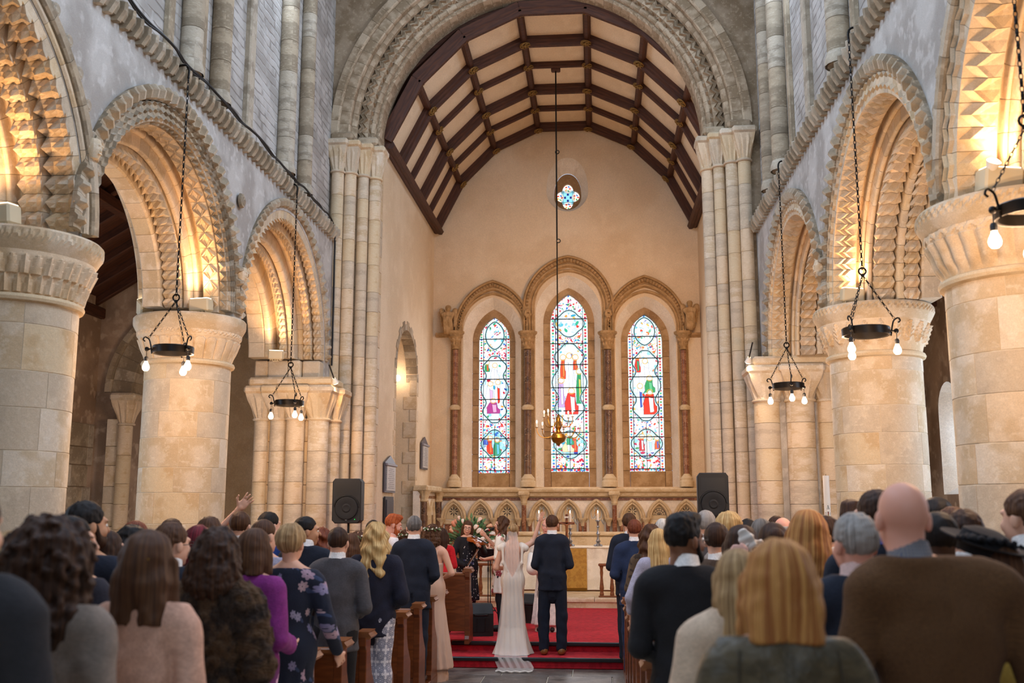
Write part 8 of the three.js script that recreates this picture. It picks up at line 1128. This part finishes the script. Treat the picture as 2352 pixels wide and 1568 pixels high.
// ---- priest in white alb behind the groom
{ const r = person({ px: 1256, top: 1192, D: 15.4, ground: Y2, yaw: Math.PI - 0.15, label: 'priest in long white alb standing behind the groom', hair: ['fringe', 'grey'], wear: [['dress', mAlb, { hem: 0.1, flare: 0.27, sleeve: 0.95, folds: 13 }]], arms: [[0, 0, 0], [0, 0, 0]] && 'fold', wide: 1.2, show: 1, group: 'clergy and musicians', skin: 'pink', face: 1, fine: true }); mesh('wide_sleeve', netField([cap([-0.25, 1.16, 0.0], [-0.2, 0.98, -0.14], 0.07, 0.11), cap([0.25, 1.16, 0.0], [0.2, 0.98, -0.14], 0.07, 0.11)], 0.018, 0.03), mAlb, r.t); mesh('rope_girdle', fin(merge([new THREE.TorusGeometry(0.16, 0.012, 6, 32).rotateX(Math.PI / 2).scale(1.05, 1, 0.85).translate(0, 1.05, 0), rod([0.08, 1.04, -0.15], [0.1, 0.55, -0.17], 0.01)]), 1), std({ color: 0xcbbba0 }), r.t); }
// ---- violinist
{
  const r = person({ px: 1074, top: 1196, D: 16.0, ground: Y2, f: 1, yaw: Math.PI + 0.25, label: 'violinist with long brown hair and glasses in dotted black dress', hair: ['long', 'brown', 0.98], glasses: 1, face: 1, show: 1, fine: true, group: 'clergy and musicians', head: { yaw: -0.15, tilt: 0.12, pitch: -0.08 }, wear: [['dress', mDots, { hem: 0.42, flare: 0.22, sleeve: 0.2 }], ['cardigan', SUIT.black, { e: 0.02, hem: 0.5, sleeve: 0.92 }]], armL: [[-0.27, 1.22, -0.14], [-0.17, 1.33, -0.4]], handL: 'grip', rollL: -2.4, armR: [[0.27, 1.13, -0.06], [0.06, 1.0, -0.26]], handR: 'grip' });
  const tights = r.t.children.find((c) => c.name === 'body'); mesh('tights', netField([-1, 1].flatMap((q) => [cap([q * 0.09, 0.55, -0.01], [q * 0.085, 0.09, 0.02], 0.062, 0.042)]), 0.018, 0.02), SUIT.black, r.t);
  mesh('dress_front', netField([ell([0, 1.2, -0.075], [0.1, 0.25, 0.07]), cap([0, 0.95, -0.1], [0, 0.5, -0.14], 0.1, 0.11)], 0.018, 0.05, (x, y, z, d) => Math.max(d, y - 1.42)), mDots, r.t); planeUV(r.t.children[r.t.children.length - 1].geometry);
  const v = thing('violin', 'amber varnished violin tucked under the chin of the violinist', 'violin', null, [0, 0, 0]); const m4 = new THREE.Matrix4().makeRotationY(Math.PI + 0.25).setPosition(r.t.position); const L2 = (p) => new THREE.Vector3(...p).multiplyScalar(r.s).applyMatrix4(m4), A = L2([-0.05, 1.44, -0.1]), B = L2([-0.2, 1.36, -0.46]);
  const dir = B.clone().sub(A).normalize(), up = new THREE.Vector3(0, 1, 0).addScaledVector(new THREE.Vector3(0.35, 0, 0.5), 1).normalize(), xx = dir.clone().cross(up).normalize(), zz = xx.clone().cross(dir).normalize(); v.position.copy(A); v.quaternion.setFromRotationMatrix(new THREE.Matrix4().makeBasis(xx, dir, zz));
  const sh = new THREE.Shape(); sh.moveTo(0, 0); sh.bezierCurveTo(0.13, -0.01, 0.12, 0.12, 0.06, 0.17); sh.bezierCurveTo(0.045, 0.2, 0.09, 0.22, 0.085, 0.28); sh.bezierCurveTo(0.08, 0.35, 0.02, 0.36, 0, 0.355); sh.bezierCurveTo(-0.02, 0.36, -0.08, 0.35, -0.085, 0.28); sh.bezierCurveTo(-0.09, 0.22, -0.045, 0.2, -0.06, 0.17); sh.bezierCurveTo(-0.12, 0.12, -0.13, -0.01, 0, 0);
  mesh('violin_body', fin(extrude(sh, 0.035, 0.006, 10), 0.6), std({ color: 0xa8561e, roughness: 0.22 }), v); mesh('fingerboard', cboxAt(0.028, 0.28, 0.012, 0, 0.36, 0.058, 0.003), mBlackGloss, v); mesh('neck', cboxAt(0.024, 0.16, 0.025, 0, 0.42, 0.035, 0.006), mOakLight, v); mesh('scroll', fin(new THREE.TorusGeometry(0.016, 0.01, 6, 12).rotateY(Math.PI / 2).translate(0, 0.52, 0.03), 1), mOakLight, v); mesh('bridge', cboxAt(0.045, 0.006, 0.03, 0, 0.16, 0.058, 0.002), mOakLight, v); mesh('chin_rest', fin(new THREE.SphereGeometry(0.035, 10, 6).scale(1, 1, 0.4).translate(-0.04, 0.03, 0.05), 1), mBlackGloss, v); mesh('tailpiece', cboxAt(0.03, 0.1, 0.008, 0, 0.07, 0.055, 0.003), mBlackGloss, v);
  for (let k = 0; k < 4; k++) mesh('string', rod([-0.012 + k * 0.008, 0.1, 0.07], [-0.008 + k * 0.005, 0.5, 0.062], 0.0012, 4), mSilver, v);
  const b = thing('violin_bow', 'slender violin bow held low across the dotted dress', 'bow', null, [0, 0, 0]); const b0 = L2([0.05, 1.0, -0.33]), b1 = L2([-0.28, 1.5, -0.36]); mesh('stick', rod(b0, b1, 0.006, 6, 0.004), mOakLight, b); mesh('horsehair', rod(b0.clone().add(new THREE.Vector3(0.012, -0.012, 0)), b1.clone().add(new THREE.Vector3(0.006, -0.006, 0)), 0.003, 4), mWhitePaint, b); mesh('frog', cboxAt(0.02, 0.05, 0.02, b0.x, b0.y + 0.02, b0.z, 0.004), mBlackGloss, b);
}
// ---- singer with microphone
{
  const r = person({ px: 1153, top: 1187, D: 15.35, ground: Y2, f: 1, yaw: 1.35, label: 'singer with long brown hair holding a microphone, floral skirt and black tights', hair: ['wavy', 'brown', 0.96], face: 1, show: 1, fine: true, group: 'clergy and musicians', wear: [['skirt', mFloralCream, { hem: 0.58, flare: 0.2 }], ['shirt', mFloralCream, { sleeve: 0.5, hem: 0.95, e: 0.014 }]], armR: [[0.24, 1.18, -0.1], [0.1, 1.44, -0.3]], handR: 'grip', rollR: -0.4, armL: [[-0.25, 1.14, 0.0], [-0.12, 1.1, -0.22]] });
  mesh('tights', netField([-1, 1].flatMap((q) => [cap([q * 0.088, 0.85, 0.0], [q * 0.09, 0.49, -0.01], 0.085, 0.062), cap([q * 0.09, 0.49, -0.01], [q * 0.085, 0.09, 0.02], 0.06, 0.044)]), 0.018, 0.03), SUIT.black, r.t);
  const m4 = new THREE.Matrix4().makeRotationY(1.35).setPosition(r.t.position), L2 = (p) => new THREE.Vector3(...p).multiplyScalar(r.s).applyMatrix4(m4);
  const mic = thing('microphone', 'black handheld microphone at the singer\'s mouth', 'microphone', null, [0, 0, 0]), a = L2([0.04, 1.562, -0.17]), b = L2([0.1, 1.5, -0.38]); mesh('handle', rod(b, a, 0.012, 10, 0.018), mBlack, mic); mesh('grille', new THREE.SphereGeometry(0.026, 12, 8).translate(a.x, a.y, a.z), mGrille, mic); mesh('red_band', rod(a.clone().lerp(b, 0.22), a.clone().lerp(b, 0.3), 0.02, 10), std({ color: 0xb01828, roughness: 0.4 }), mic);
}
// ---- microphone stand with boom, music stand
{
  const p = atY(1121, 1402, Y2), s = thing('microphone_stand', 'thin black microphone stand with angled boom before the violinist', 'microphone stand', null, [p.x, Y2, p.z]), D = -p.z, t0 = atD(1124, 1216, D), t1 = atD(1104, 1192, D + 0.1); const loc = (v) => [v.x - p.x, v.y - Y2, v.z - p.z];
  mesh('base', lathe([[0.14, 0], [0.14, 0.012], [0.03, 0.03], [0.012, 0.04]], 24), mBlack, s); mesh('pole', rod([0, 0.03, 0], [0, t0.y - Y2 - 0.02, 0], 0.009), mBlack, s); mesh('clutch', rod([0, 0.68, 0], [0, 0.76, 0], 0.016), mBlack, s); mesh('boom', rod([0.02, t0.y - Y2 - 0.05, 0], loc(t1), 0.007), mBlack, s); const mm = loc(t1); mesh('mounted_microphone', rod(mm, [mm[0], mm[1] - 0.13, mm[2]], 0.013, 10, 0.011), mSilver, s);
  const q = atY(1126, 1430, Y2), m = thing('music_stand', 'folding black music stand with sheet tray beside the bride', 'music stand', null, [q.x, Y2, q.z]); const hh = atD(1122, 1285, -q.z).y - Y2; mesh('pole', rod([0, 0.25, 0], [0, hh, 0], 0.008), mBlack, m); for (let k = 0; k < 3; k++) { const a = k * TAU / 3 + 0.3; mesh('leg', rod([0, 0.32, 0], [Math.sin(a) * 0.25, 0.008, Math.cos(a) * 0.25], 0.006), mBlack, m); } const tr = mesh('tray', cbox(0.3, 0.2, 0.01, 0.003), mBlack, m); tr.position.set(-0.06, hh + 0.08, 0); tr.rotation.x = 0.4; for (const x of [-0.1, 0.1]) { const a = mesh('desk_arm', rod([0, hh, 0.01], [x * 1.8 + 0.06, hh + 0.28, -0.08], 0.006), mBlack, m); }
}
renderer.render(scene, camera);
